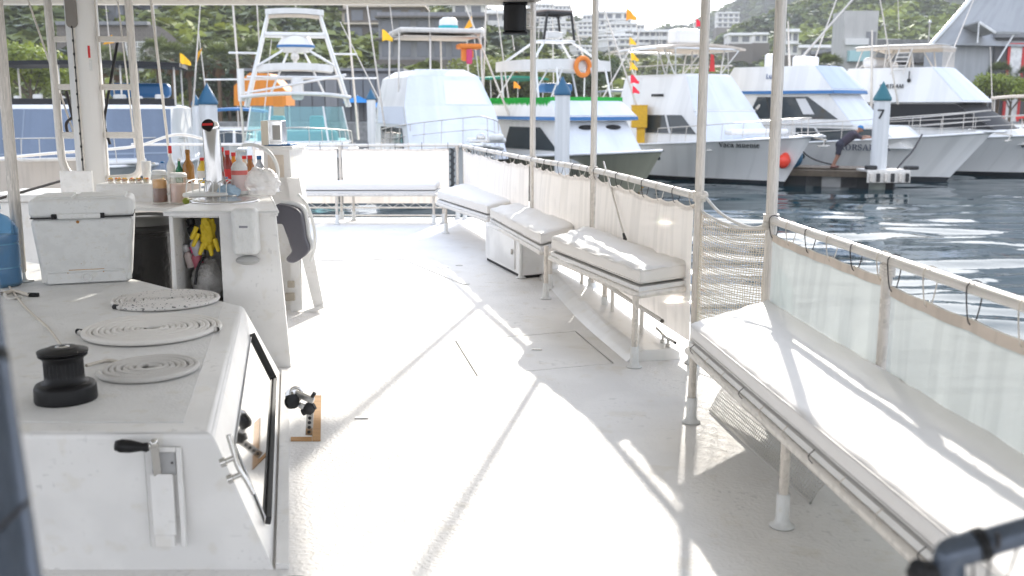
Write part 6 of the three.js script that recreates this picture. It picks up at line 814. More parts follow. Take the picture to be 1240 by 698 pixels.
  const bb = thing('buoy', 'round dark blue buoy beside the red buoy on the dock', 'buoy'); const b2 = A(961, 183, 39.2); mesh('float', ball(v(b2.x, WB + hgt + 0.4, b2.z), 0.38, 22, 1.1), phy(C(0.02, 0.1, 0.18), 0.4), bb); mesh('eye', cyl(0.06, 0.05, 0.1, v(b2.x, WB + hgt + 0.78, b2.z)), M.rubber, bb);
  const yb = thing('yellow_box', 'yellow dock box on a stand between two moored boats', 'dock box', v(A(774, 150, 44).x, WB, -44)); const ty = A(774, 128, 44).y - WB, my = A(774, 155, 44).y - WB; mesh('box', [box(0.66, ty - my, 0.5, 0, (ty + my) / 2, 0, 0.05)], M.yellow, yb); mesh('stand', box(0.34, my + 0.4, 0.3, 0.08, my / 2 - 0.2, 0, 0.03), M.yellow, yb); mesh('lid', box(0.7, 0.06, 0.54, 0, ty, 0, 0.02), M.yellow, yb);
  // the person bending over from the dock towards the boat
  const pp = thing('person', 'person in dark clothes and blue cap bending from the dock towards the striped boat', 'person'); const F = A(1010, 195, 38.7), gy = WB + hgt + 0.03, s = 1, J = (x, y, z = 0) => v(F.x + x, gy + y, F.z + z);
  const hip = J(0.2, 0.88), chest = J(0.62, 1.22, 0.02), neck = J(0.8, 1.36, 0.02), head = J(0.93, 1.46, 0.03), bones = [];
  const bone = (a, b, ra, rb) => bones.push([a, b, ra, rb]);
  bone(hip, chest, 0.15, 0.165); bone(chest, neck, 0.15, 0.07); bone(neck, head, 0.06, 0.06);
  const legs = [[J(0.2, 0.86, 0.1), J(0.08, 0.48, 0.13), J(-0.1, 0.08, 0.14), J(0.04, 0.03, 0.16)], [J(0.2, 0.86, -0.1), J(0.2, 0.46, -0.12), J(0.05, 0.08, -0.12), J(0.2, 0.03, -0.1)]];
  for (const [a, b, c, d] of legs) { bone(a, b, 0.1, 0.062); bone(b, c, 0.058, 0.038); bone(c, d, 0.042, 0.03); }
  const arms = [[J(0.72, 1.28, 0.2), J(0.95, 1.12, 0.26), J(1.2, 1.16, 0.2)], [J(0.72, 1.28, -0.17), J(0.98, 1.16, -0.2), J(1.24, 1.2, -0.16)]];
  for (const [a, b, c] of arms) { bone(chest, a, 0.1, 0.065); bone(a, b, 0.056, 0.042); bone(b, c, 0.042, 0.028); bone(c, c.clone().add(v(0.08, 0.0, 0)), 0.032, 0.03); for (let k = 0; k < 4; k++) { const f0 = c.clone().add(v(0.1, 0.004, -0.03 + k * 0.02)), f1 = f0.clone().add(v(0.045 - 0.006 * Math.abs(k - 1.5), -0.012, 0)), f2 = f1.clone().add(v(0.02, -0.03, 0)); bone(f0, f1, 0.0095, 0.009); bone(f1, f2, 0.009, 0.008); } const th = c.clone().add(v(0.03, -0.02, 0.03)); bone(th, th.clone().add(v(0.05, -0.02, 0.025)), 0.011, 0.009); }
  const field = (list, res, lo, size, kk, infl = 0) => { const mc = new MarchingCubes(res, std(C(1, 1, 1), 1), false, false, 400000); mc.isolation = 0; const q = v(0, 0, 0), ab = v(0, 0, 0), ap = v(0, 0, 0); for (let k = 0; k < res; k++) for (let j = 0; j < res; j++) for (let i = 0; i < res; i++) { q.set(lo.x + size * (i / res), lo.y + size * (j / res), lo.z + size * (k / res)); let d = 1e3; for (const [a, b, ra, rb] of list) { ab.subVectors(b, a); ap.subVectors(q, a); const t = clamp(ap.dot(ab) / Math.max(1e-9, ab.lengthSq())), e = ap.addScaledVector(ab, -t).length() - lerp(ra, rb, t) - infl; const h2 = clamp(0.5 + 0.5 * (d - e) / kk); d = lerp(d, e, h2) - kk * h2 * (1 - h2); } mc.field[i + j * res + k * res * res] = -d; } mc.update(); const g = new THREE.BufferGeometry(), n2 = mc.count; g.setAttribute('position', new THREE.BufferAttribute(mc.positionArray.slice(0, n2 * 3), 3)); g.setAttribute('normal', new THREE.BufferAttribute(mc.normalArray.slice(0, n2 * 3), 3)); g.translate(1, 1, 1); g.scale(size / 2, size / 2, size / 2); g.translate(lo.x, lo.y, lo.z); return metric(g); };
  const lo = J(-0.35, -0.1, -0.9), size = 1.85;
  const headG = (() => { const g = new THREE.SphereGeometry(0.105, 28, 22), p = g.attributes.position; for (let i = 0; i < p.count; i++) { let x = p.getX(i), y = p.getY(i), z = p.getZ(i); const f = smooth(0.05, 0.1, x); const nose = 0.024 * Math.exp(-(z * z) / 0.0003 - (y + 0.012) ** 2 / 0.0006) * f, eye2 = -0.01 * (Math.exp(-((z - 0.034) ** 2 + (y - 0.012) ** 2) / 0.0003) + Math.exp(-((z + 0.034) ** 2 + (y - 0.012) ** 2) / 0.0003)) * f, mouth = -0.006 * Math.exp(-(z * z) / 0.001 - (y + 0.05) ** 2 / 0.00008) * f; p.setXYZ(i, x * (1 - 0.1 * smooth(0, -0.1, y)) + nose + eye2 + mouth, y * 1.2, z * 0.82); } g.computeVertexNormals(); g.rotateZ(-0.55); g.translate(head.x + 0.02, head.y + 0.02, head.z); return g; })();
  const ear = s2 => { const g = new THREE.SphereGeometry(0.028, 10, 8); g.scale(0.6, 1, 0.35); g.translate(head.x - 0.005, head.y + 0.01, head.z + s2 * 0.088); return g; };
  mesh('body', [field(bones, 96, lo, size, 0.035), headG, ear(1), ear(-1)], M.skin, pp);
  mesh('shirt', field([[J(0.3, 0.95), chest, 0.15, 0.165], [chest, J(0.74, 1.31, 0.02), 0.155, 0.1], ...arms.flatMap(([a, b]) => [[chest, a, 0.1, 0.07], [a, a.clone().lerp(b, 0.75), 0.06, 0.056]])], 72, lo, size, 0.04, 0.016), std(C(0.05, 0.04, 0.055), 0.9), pp);
  mesh('shorts', field([[hip, J(0.32, 0.98), 0.155, 0.15], ...legs.flatMap(([a, b]) => [[hip, a, 0.12, 0.105], [a, a.clone().lerp(b, 0.8), 0.105, 0.085]])], 72, lo, size, 0.04, 0.014), M.cloth, pp);
  mesh('cap', (() => { const g = new THREE.SphereGeometry(0.118, 24, 12, 0, Math.PI * 2, 0, Math.PI * 0.5); g.scale(1.02, 1.0, 0.86); const b = new THREE.CylinderGeometry(0.1, 0.1, 0.012, 24); b.scale(1.0, 1, 0.7); b.translate(0.1, 0.0, 0); return [g, b].map(q => (q.rotateZ(-0.35), q.translate(head.x + 0.01, head.y + 0.05, head.z), q)); })(), std(C(0.03, 0.18, 0.42), 0.8), pp);
  for (const [, , c, d] of legs) mesh('shoe', (() => { const g = box(0.27, 0.075, 0.1, 0.06, 0, 0, 0.03); g.translate(c.x, gy + 0.035, c.z); return g; })(), std(C(0.12, 0.05, 0.04), 0.8), pp);
}
{ // strings of pennants: little flags on halyards
  const list = [[760, 18, 38, 'orange', 0.42, 'orange pennant flying highest against the bright sky'], [763, 50, 39, 'yellow', 0.3, 'yellow pennant second from the top of the string'], [765, 69, 39, 'yellow', 0.33, 'yellow pennant in the middle of the string'], [764, 80, 39, 'yellow', 0.33, 'yellow pennant below the middle of the string'], [765, 96, 39, 'red', 0.36, 'pink-red pennant low on the string'], [767, 109, 39, 'red', 0.3, 'pink-red pennant lowest on the string'], [844, 28, 42, 'red', 0.34, 'red pennant above the radar box'], [464, 43, 36, 'yellow', 0.42, 'yellow pennant left of the canvas covered boat'], [620, 83, 55, 'orange', 0.38, 'orange pennant above the green canopy'], [623, 103, 55, 'orange', 0.4, 'orange pennant below the green canopy'], [219, 72, 33, 'yellow', 0.4, 'yellow pennant at the left among the palms']];
  for (const [px, py, D, c, s, lb] of list) { const o = thing('pennant', lb, 'flag', A(px, py, D)); mesh('cloth', grid(8, 6, (u, t) => v(-0.1 * s + u * s * 0.9, (t - 0.5) * s * (1 - u * 0.75) - u * u * s * 0.35 + 0.05 * s * Math.sin(u * 6), 0.08 * s * Math.sin(u * 8 + px)), true), c === 'red' ? M.flagRed : c === 'orange' ? (() => { const m = M.flagYellow.clone(); m.color.setRGB(0.8, 0.3, 0.03); return m; })() : M.flagYellow, o); }
  const h = thing('pennant_line', 'thin line carrying the string of pennants', 'line'); mesh('line', poly([A(759, -5, 38), A(763, 50, 39), A(765, 90, 39), A(768, 128, 40)], 0.008, 5), M.alu, h);
}
// ---------------------------------------------------------------- the land: quay, hills, houses, trees
const SH = 96;
tag(mesh('ground', (() => { const g = new THREE.BoxGeometry(3000, 0.4, 1800); g.translate(0, -0.25, -SH - 900); return metric(g); })(), std(C(0.2, 0.18, 0.14), 0.95, { map: again(T.rock, 0.5) })), 'flat dusty ground behind the quay', null, null, 'structure');
tag(mesh('quay_wall', metric(new THREE.BoxGeometry(900, 2.4, 1.2).translate(100, -0.99, -SH + 0.3)), M.concrete), 'long concrete quay wall behind the moored boats', null, null, 'structure');
const pieces = (pr, px) => { if (px <= pr[0][0]) return pr[0][1]; for (let i = 0; i + 1 < pr.length; i++) if (px <= pr[i + 1][0]) return lerp(pr[i][1], pr[i + 1][1], smooth(0, 1, (px - pr[i][0]) / (pr[i + 1][0] - pr[i][0])) * 0.4 + 0.6 * (px - pr[i][0]) / (pr[i + 1][0] - pr[i][0])); return pr[pr.length - 1][1]; };
function hillSurface(D, df, prof, rough, seed) {
  const yAt = x => { const px = 620 + x / D * FOCAL * 0.985; return A(620, pieces(prof, px), D).y; };
  return (x, z) => { const d = -z, top = Math.max(0, yAt(x)), t = (d - (D - df)) / df; if (t <= 0) return -0.4; const s = t < 1 ? Math.pow(t, 1.15) : Math.max(0, 1 - (t - 1) * 0.55); const n = fbm(x / 38 + seed, z / 38, seed, 4) - 0.5, ri = Math.abs(fbm(x / 60 + 3 + seed, z / 200, seed, 3) - 0.5); return top * s + rough * top * (n * 0.5 - ri * 0.8) * Math.min(1, t * 1.5) * (t < 1 ? smooth(1.02, 0.75, t) : 0.1) - 0.3; };
}
function hill(label, D, df, prof, x0, x1, seed, rough = 0.35, col = C(0.085, 0.09, 0.04)) {
  const f = hillSurface(D, df, prof, rough, seed), nx = 160, nz = 60, zf = -(D - df) + 1, zb = -(D + df * 1.4);
  const g = grid(nx, nz, (u, t) => { const x = lerp(x0, x1, u), z = lerp(zf, zb, t); return v(x, f(x, z), z); });
  tag(mesh('hill', g, std(col, 0.95, { map: again(T.rock, 0.4), side: THREE.DoubleSide })), label, null, null, 'structure'); return f;
}
function bushGeo(seed, n = 34, sz = 0.42) {
  const q = rng(seed), f = []; for (let i = 0; i < n; i++) { const a = q() * 6.283, e = Math.acos(1 - 1.15 * q()), r = 0.55 + 0.5 * q(); const c = v(Math.sin(e) * Math.cos(a) * r, Math.cos(e) * r * 0.8 + 0.1, Math.sin(e) * Math.sin(a) * r), n2 = v(q() - 0.5, q() * 0.9, q() - 0.5).add(c.clone().multiplyScalar(0.6)).normalize(), x = v(q() - 0.5, q() - 0.5, q() - 0.5).cross(n2).normalize(), y = n2.clone().cross(x), s = sz * (0.6 + 0.8 * q()); f.push([c.clone().addScaledVector(x, -s), c.clone().addScaledVector(y, -s * 0.7), c.clone().addScaledVector(x, s), c.clone().addScaledVector(y, s * 0.7)]); }
  const core = new THREE.IcosahedronGeometry(0.62, 1); core.scale(1, 0.75, 1); core.translate(0, 0.1, 0); return merge([quads(f), core]);
}
const foliage = new THREE.MeshPhysicalMaterial({ color: C(1, 1, 1), roughness: 0.8, side: THREE.DoubleSide, transmission: 0.3, thickness: 0 });
const bushes = [bushGeo(1), bushGeo(2, 42, 0.36), bushGeo(3, 28, 0.5)];
function scrub(label, f, n, D, df, x0, x1, s0, s1, seed, tint) {
  const q = rng(seed), per = bushes.map(() => []); for (let i = 0; i < n; i++) { const x = lerp(x0, x1, q()), t = 0.02 + 1.05 * q(), z = -(D - df + df * t); const dens = fbm(x / 22 + seed, z / 22, 3, 3); if (dens < 0.36 && q() < 0.75) continue; const y = f(x, z); if (y < 0.3) continue; const s = lerp(s0, s1, Math.pow(q(), 1.6)); per[q() * 3 | 0].push([x, y + s * 0.05, z, s, q() * 6.3, dens, q()]); }
  const g = thing('hillside_scrub', label, 'scrub'); tag(g, null, null, null, 'stuff'); const d = new THREE.Object3D();
  per.forEach((list, k) => { const m = new THREE.InstancedMesh(bushes[k], foliage, list.length); m.name = 'bushes'; m.userData.kind = 'stuff'; m.castShadow = m.receiveShadow = true; list.forEach(([x, y, z, s, a, dn, r], i) => { d.position.set(x, y, z); d.rotation.set(0.2 * Math.sin(a * 7), a, 0); d.scale.set(s, s * (0.7 + 0.5 * r), s); d.updateMatrix(); m.setMatrixAt(i, d.matrix); const w = clamp(0.25 + 1.4 * (dn - 0.4) + 0.6 * (r - 0.5)); m.setColorAt(i, C(lerp(0.035, 0.28, Math.pow(w, 1.3)) * tint[0], lerp(0.06, 0.31, Math.pow(w, 1.3)) * tint[1], lerp(0.012, 0.035, w) * tint[2])); }); g.add(m); });
}
const pL1 = [[-900, -330], [-300, -220], [0, -170], [250, -120], [400, -60], [480, -14], [550, 0], [610, 22], [645, 46], [690, 78], [740, 110], [800, 132]];
const pL2 = [[430, 96], [520, 70], [580, 40], [620, 22], [655, 14], [690, 24], [722, 30], [760, 43], [800, 52], [850, 75], [900, 95], [960, 130], [1300, 140]];
const pR1 = [[600, 90], [700, 66], [770, 46], [820, 36], [850, 22], [872, 10], [900, -8], [1000, -70], [1150, -130], [1500, -200], [2200, -120], [3000, 0]];
const pR2 = [[700, 125], [800, 85], [850, 60], [905, 27], [960, 3], [1000, -18], [1040, -26], [1085, -4], [1140, 36], [1200, 66], [1300, 95], [1500, 125]];
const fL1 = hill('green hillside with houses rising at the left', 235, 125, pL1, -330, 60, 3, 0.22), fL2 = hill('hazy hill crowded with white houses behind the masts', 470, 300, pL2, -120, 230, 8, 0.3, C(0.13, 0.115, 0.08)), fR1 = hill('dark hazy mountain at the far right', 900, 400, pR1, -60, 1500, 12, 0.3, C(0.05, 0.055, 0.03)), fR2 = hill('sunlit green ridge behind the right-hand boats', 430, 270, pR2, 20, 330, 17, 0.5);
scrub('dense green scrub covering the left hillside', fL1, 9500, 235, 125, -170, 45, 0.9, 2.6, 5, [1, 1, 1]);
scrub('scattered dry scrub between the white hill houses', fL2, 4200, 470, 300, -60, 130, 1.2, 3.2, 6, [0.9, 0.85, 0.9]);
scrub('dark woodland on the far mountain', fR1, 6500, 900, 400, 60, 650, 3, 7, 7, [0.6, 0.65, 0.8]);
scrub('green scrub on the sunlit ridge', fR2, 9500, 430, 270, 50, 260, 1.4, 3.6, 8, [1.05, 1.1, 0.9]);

// houses
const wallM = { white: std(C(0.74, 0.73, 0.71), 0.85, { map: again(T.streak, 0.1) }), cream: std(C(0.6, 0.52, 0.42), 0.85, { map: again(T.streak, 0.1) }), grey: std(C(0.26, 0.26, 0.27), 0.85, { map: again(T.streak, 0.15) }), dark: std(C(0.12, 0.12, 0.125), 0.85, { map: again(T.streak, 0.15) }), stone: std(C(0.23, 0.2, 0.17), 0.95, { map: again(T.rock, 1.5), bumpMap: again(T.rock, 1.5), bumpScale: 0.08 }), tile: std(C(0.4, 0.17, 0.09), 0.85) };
const glassFar = phy(C(0.14, 0.15, 0.17), 0.15), winGeo = {};
function building(name, label, x, y, z, w, d, floors, o = {}) {
  const g = thing(name, label, o.cat || 'house', [x, y, z], o.turn || 0, o.group), fh = o.fh || 3, W = o.wall || wallM.white, bays = o.bays || Math.max(2, Math.round(w / 3));
  let wi = w;
  for (let k = 0; k < floors; k++) {
    const dz = o.step ? -k * o.step : 0; mesh('wall', metric(new THREE.BoxGeometry(wi, fh - 0.25, d).translate(0, k * fh + (fh - 0.25) / 2, dz)), W, g);
    mesh('floor_slab', metric(new THREE.BoxGeometry(wi + 0.7, 0.25, d + 1.6).translate(0, k * fh + fh - 0.125, dz + 0.4)), o.slab || W, g);
    const bw = wi / bays, ww = Math.round(bw * 0.62 * 10) / 10, hh = o.wh || 1.7, key = ww + '_' + hh; winGeo[key] ||= [metric(new THREE.BoxGeometry(ww, hh, 0.12)), metric(mergeGeometries([new THREE.BoxGeometry(0.1, hh, 0.2), new THREE.BoxGeometry(ww, 0.1, 0.2).translate(0, hh / 2, 0), new THREE.BoxGeometry(ww, 0.1, 0.2).translate(0, -hh / 2, 0)]))];
    for (let i = 0; i < bays; i++) { if (o.skip && (i * 7 + k * 3) % o.skip === 0) continue; const m = mesh('window', winGeo[key][0], glassFar, g); m.position.set(-wi / 2 + (i + 0.5) * bw, k * fh + 1.45, dz + d / 2 + 0.02); if (o.frames) { const fr = mesh('window_frame', winGeo[key][1], W, m); fr.position.set(0, 0, 0.04); } }
    if (o.balcony && k) mesh('balcony_rail', metric(new THREE.BoxGeometry(wi * 0.96, 0.95, 0.08).translate(0, k * fh + 0.45, dz + d / 2 + 1.1 + (o.step || 0))), o.railM || W, g);
  }
  const tz = o.step ? -(floors - 1) * o.step : 0; mesh('parapet', metric(new THREE.BoxGeometry(wi + 0.3, 0.6, d + 0.2).translate(0, floors * fh + 0.3, tz)), o.roof || W, g); if (o.tank) mesh('roof_tank', cyl(0.7, 0.7, 1.4, v(wi * 0.25, floors * fh + 0.6, tz), 12), wallM.grey, g);
  if (o.base) mesh('foundation', metric(new THREE.BoxGeometry(wi + 1, o.base, d + 1).translate(0, -o.base / 2, 0)), o.baseM || wallM.stone, g);
  return g;
}
const put = (px, py, D) => A(px, py, D);
// dark apartment block top left
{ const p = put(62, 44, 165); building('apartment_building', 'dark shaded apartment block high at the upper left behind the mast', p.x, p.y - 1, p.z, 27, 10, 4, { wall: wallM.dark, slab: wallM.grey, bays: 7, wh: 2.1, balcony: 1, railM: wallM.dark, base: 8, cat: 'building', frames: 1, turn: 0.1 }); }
{ const p = put(165, 22, 172); building('terrace_house', 'grey terraced house with a pale parapet left of the green slope', p.x, p.y - 0.6, p.z, 9, 8, 2, { wall: wallM.grey, slab: wallM.white, bays: 3, base: 8, cat: 'building' }); }
{ const a = put(60, 62, 140), b = put(248, 62, 140); const o = thing('retaining_wall', 'long grey retaining wall below the dark apartment block', 'wall', [0, 0, 0]); const top = put(100, 28, 140).y; const g = grid(40, 10, (u, t) => { const x = lerp(a.x, b.x, u); return v(x, lerp(0, top * (1 - 0.42 * smooth(0.62, 1, u)), t) , -140 - 3 * t + 0.3 * fbm(x / 3, t * 6, 2, 3)); }); mesh('face', g, wallM.stone, o); mesh('coping', metric(new THREE.BoxGeometry((b.x - a.x) * 0.6, 0.5, 1.4).translate(lerp(a.x, b.x, 0.3), top + 0.2, -143)), wallM.grey, o); }
{ const p = put(165, 80, 104), h = put(165, 50, 104).y - p.y, o = thing('white_trellis', 'flaring white slatted screen among the palms', 'screen', v(p.x, 0, p.z)); for (let i = 0; i < 9; i++) { const u = i / 8 - 0.5; mesh('slat', bar(v(u * 1.3, p.y - 0.5, 0), v(u * 2.0, p.y + h, 0), 0.13, 0.05, 0.01), wallM.white, o); } for (let j = 0; j < 6; j++) mesh('cross_slat', bar(v(-0.7 - 0.06 * j, p.y + j * h / 5.2, 0.06), v(0.7 + 0.06 * j, p.y + j * h / 5.2, 0.06), 0.1, 0.04, 0.01), wallM.white, o); mesh('post', box(0.3, p.y, 0.3, 0, p.y / 2, 0, 0.02), wallM.grey, o); }
// houses and terraces of the middle slope
{ const p = put(448, 34, 190); building('hill_house', 'tan house with dark window band on the slope above the outrigger', p.x, p.y, p.z, 9, 8, 2, { wall: wallM.cream, slab: wallM.stone, bays: 3, base: 6, step: 1.5 }); }
{ const p = put(470, 52, 178); building('hill_house', 'low stone terrace house under the tan house', p.x, p.y, p.z, 13, 8, 2, { wall: wallM.stone, slab: wallM.cream, bays: 4, base: 6, step: 1.5 }); }
{ const p = put(525, 74, 150); building('terrace_house', 'dark arcaded terrace above the canvas covered boat', p.x, p.y, p.z, 15, 8, 2, { wall: wallM.grey, slab: wallM.stone, bays: 6, base: 8, wh: 2 }); }
{ const p = put(540, 40, 205); building('hill_house', 'brown hillside house beside the white radar dome', p.x, p.y, p.z, 12, 8, 1, { wall: wallM.stone, slab: wallM.cream, bays: 4, base: 6 }); }
{ const p = put(597, 64, 210); building('hill_house', 'white three-storey house with dark terraces left of the loudspeaker', p.x, p.y, p.z, 8.5, 7, 3, { fh: 2.6, wall: wallM.white, bays: 3, balcony: 1, base: 5, wh: 1.5, step: 1 }); }
{ const p = put(568, 60, 200); building('hill_house', 'bluish white house beside the three-storey white house', p.x, p.y, p.z, 6, 7, 3, { fh: 2.8, wall: wallM.white, bays: 2, base: 5 }); }
// the white village on the hazy hill
const protos = [
  building('village_house', 'white flat-roofed house in the hazy hillside village behind the masts', 0, 0, 0, 12, 9, 2, { bays: 4, balcony: 1, base: 6, step: 1.6, group: 'white houses of the hazy hillside village' }),
  building('village_house', 'white flat-roofed house in the hazy hillside village behind the masts', 0, 0, 0, 9, 8, 3, { bays: 3, base: 6, balcony: 1, group: 'white houses of the hazy hillside village' }),
  building('village_house', 'white flat-roofed house in the hazy hillside village behind the masts', 0, 0, 0, 16, 9, 3, { bays: 6, base: 6, step: 2.2, balcony: 1, group: 'white houses of the hazy hillside village' }),
  building('village_house', 'white flat-roofed house in the hazy hillside village behind the masts', 0, 0, 0, 8, 8, 1, { bays: 2, base: 6, roof: wallM.cream, group: 'white houses of the hazy hillside village' }),
];
{
  const spots = []; const q = rng(44);
  for (let i = 0; i < 130; i++) { const px = i < 90 ? lerp(626, 765, q()) : lerp(740, 850, q()), t = 0.42 + 0.5 * q(), d = 470 - 300 + 300 * t, x = (px - 620) / FOCAL * d * 1.0; if (spots.some(s => Math.hypot(s[0] - x, s[1] - d) < 10)) continue; spots.push([x, d]); }
  spots.forEach(([x, d], i) => { const k = i % 4, o = i < 4 ? protos[i] : copy(protos[k]); o.position.set(x, Math.max(0, fL2(x, -d)) + 0.6, -d); o.scale.setScalar(0.5 + 0.25 * q()); o.rotation.y = (q() - 0.5) * 0.9; });
}
{ const p = put(788, 58, 330); building('hotel', 'long white hotel with rows of windows left of the radar box', p.x, p.y, p.z, 13, 9, 2, { fh: 2.4, bays: 7, base: 8, wh: 1.4, cat: 'building', balcony: 1 }); building('hotel', 'smaller white hotel wing left of the long one', p.x - 10, p.y - 1.5, p.z + 4, 6, 8, 2, { fh: 2.4, bays: 3, base: 8, cat: 'building' }); }
for (const [px, py, D, w, fl, lb] of [[893, 54, 330, 7, 1, 'pale villa low on the green ridge'], [918, 53, 340, 4.5, 1, 'tiny white villa right of the pale villa'], [953, 68, 250, 3.2, 2, 'pale grey tower house behind the thick pole'], [980, 72, 260, 8, 1, 'bluish white terraced houses above the striped boat'], [880, 34, 620, 13, 3, 'hazy white apartment cluster high on the far mountain'], [1133, 17, 640, 11, 2, 'small pale building high on the mountain left of the grey roof'], [742, 42, 420, 14, 3, 'pale square house near the top of the village hill']]) { const p = put(px, py, D); building('villa', lb, p.x, p.y, p.z, w, 8, fl, { base: 12, bays: Math.max(2, w / 3 | 0), fh: 2.8 }); }
// grey tower, parking structure, tent-roofed pavilion at the right
{ const D = 118, x0 = put(1014, 50, D).x, x1 = put(1055, 50, D).x, top = put(1034, 15, D).y, o = thing('tower_block', 'plain grey rectangular tower at the right behind the striped boat', 'tower', [(x0 + x1) / 2, 0, -D]); mesh('shaft', metric(new THREE.BoxGeometry(x1 - x0, top, 4).translate(0, top / 2, 0)), std(C(0.5, 0.49, 0.47), 0.9, { map: again(T.streak, 0.15) }), o); mesh('recess', [metric(new THREE.BoxGeometry(1.1, 2.2, 0.1).translate(1.2, top - 3.4, 2.02))], wallM.grey, o); mesh('ledge', [metric(new THREE.BoxGeometry(2.6, 0.7, 0.5).translate(-0.4, top - 3.4, 2.1))], wallM.white, o); mesh('glass_box', metric(new THREE.BoxGeometry(2.3, 1.2, 1).translate(-0.2, top - 5, 2.3)), phy(C(0.35, 0.55, 0.55), 0.15), o); }
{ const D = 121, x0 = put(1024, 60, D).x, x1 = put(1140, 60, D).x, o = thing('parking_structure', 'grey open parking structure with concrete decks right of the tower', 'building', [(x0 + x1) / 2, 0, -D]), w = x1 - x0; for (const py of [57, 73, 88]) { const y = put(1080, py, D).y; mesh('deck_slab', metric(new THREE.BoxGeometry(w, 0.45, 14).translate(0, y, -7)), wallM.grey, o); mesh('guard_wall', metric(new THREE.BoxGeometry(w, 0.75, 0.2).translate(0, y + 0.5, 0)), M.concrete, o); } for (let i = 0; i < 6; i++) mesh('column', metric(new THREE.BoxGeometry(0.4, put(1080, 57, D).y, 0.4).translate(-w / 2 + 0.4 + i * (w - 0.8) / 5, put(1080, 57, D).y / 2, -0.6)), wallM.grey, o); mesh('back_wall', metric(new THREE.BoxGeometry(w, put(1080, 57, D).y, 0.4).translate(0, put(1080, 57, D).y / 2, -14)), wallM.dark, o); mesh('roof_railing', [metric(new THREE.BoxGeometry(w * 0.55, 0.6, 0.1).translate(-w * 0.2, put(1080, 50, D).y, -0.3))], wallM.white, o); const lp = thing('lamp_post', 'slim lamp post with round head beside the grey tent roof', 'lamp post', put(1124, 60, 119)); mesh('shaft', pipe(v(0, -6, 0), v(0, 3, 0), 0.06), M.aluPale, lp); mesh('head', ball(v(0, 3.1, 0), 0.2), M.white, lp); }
{ const D = 104, q = (px, py, d = D) => put(px, py, d), o = thing('tent_pavilion', 'huge grey tent-roofed pavilion at the upper right', 'pavilion'); const ap = q(1275, -150, D + 14), a = q(1128, 54), b = q(1420, 60), c = q(1420, 45, D + 34), d = q(1190, 40, D + 34); const cl = std(C(0.33, 0.335, 0.34), 0.7, { map: again(T.streak, 0.12), side: THREE.DoubleSide }); const sag = (p, r, s, n = 10) => grid(n, n, (u, t) => { const e = p.clone().lerp(r, u), m = e.lerp(s, t); m.y -= 1.6 * Math.sin(Math.PI * t) * 0.8; return m; }); mesh('roof_panel', [sag(a, b, ap), sag(d, a, ap), sag(b, c, ap), sag(c, d, ap)], cl, o); mesh('roof_edge', path(Array.from({ length: 11 }, (_, i) => { const t = i / 10, m = a.clone().lerp(ap, t); m.y -= 1.28 * Math.sin(Math.PI * t); m.z += 0.15; m.x -= 0.1; return m; }), 0.22, 30, 8), M.white, o);
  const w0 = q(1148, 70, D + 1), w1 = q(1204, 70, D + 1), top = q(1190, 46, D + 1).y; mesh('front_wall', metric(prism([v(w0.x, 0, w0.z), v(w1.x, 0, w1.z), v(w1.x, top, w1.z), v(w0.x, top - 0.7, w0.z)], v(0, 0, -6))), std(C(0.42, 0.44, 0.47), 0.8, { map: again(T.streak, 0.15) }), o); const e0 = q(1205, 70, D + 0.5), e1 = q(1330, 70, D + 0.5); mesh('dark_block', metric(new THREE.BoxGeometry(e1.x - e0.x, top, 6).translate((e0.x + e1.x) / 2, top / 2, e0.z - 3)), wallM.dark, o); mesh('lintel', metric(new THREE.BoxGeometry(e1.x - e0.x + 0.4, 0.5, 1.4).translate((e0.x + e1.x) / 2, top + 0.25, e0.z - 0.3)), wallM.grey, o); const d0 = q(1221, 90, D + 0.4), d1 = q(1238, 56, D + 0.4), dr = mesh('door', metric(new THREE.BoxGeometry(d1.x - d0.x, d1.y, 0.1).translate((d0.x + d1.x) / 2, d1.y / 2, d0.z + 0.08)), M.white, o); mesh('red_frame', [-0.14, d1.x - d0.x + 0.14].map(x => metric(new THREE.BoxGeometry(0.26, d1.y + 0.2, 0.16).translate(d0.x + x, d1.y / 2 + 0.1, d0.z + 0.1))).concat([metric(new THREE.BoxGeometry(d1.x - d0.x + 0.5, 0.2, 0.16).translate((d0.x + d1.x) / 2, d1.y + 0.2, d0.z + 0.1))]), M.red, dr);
  const c0 = q(1186, 27, D - 2), c1 = q(1206, 40, D - 2), c2 = q(1235, 40, D - 2); mesh('side_canopy', [prism([c0, c1, c1.clone().add(v(0, -0.2, -4)), c0.clone().add(v(0, -0.2, -4))], v(0, 0.15, 0)), bar(c1, c2, 0.3, 0.4, 0.03)], cl, o); mesh('canopy_edge', [bar(c0, c1, 0.25, 0.25, 0.03), bar(q(1184, 52, D - 2), c0, 0.1, 0.1), pipe(q(1228, 42, D - 2), q(1200, 88, D - 2), 0.08)], M.white, o); }
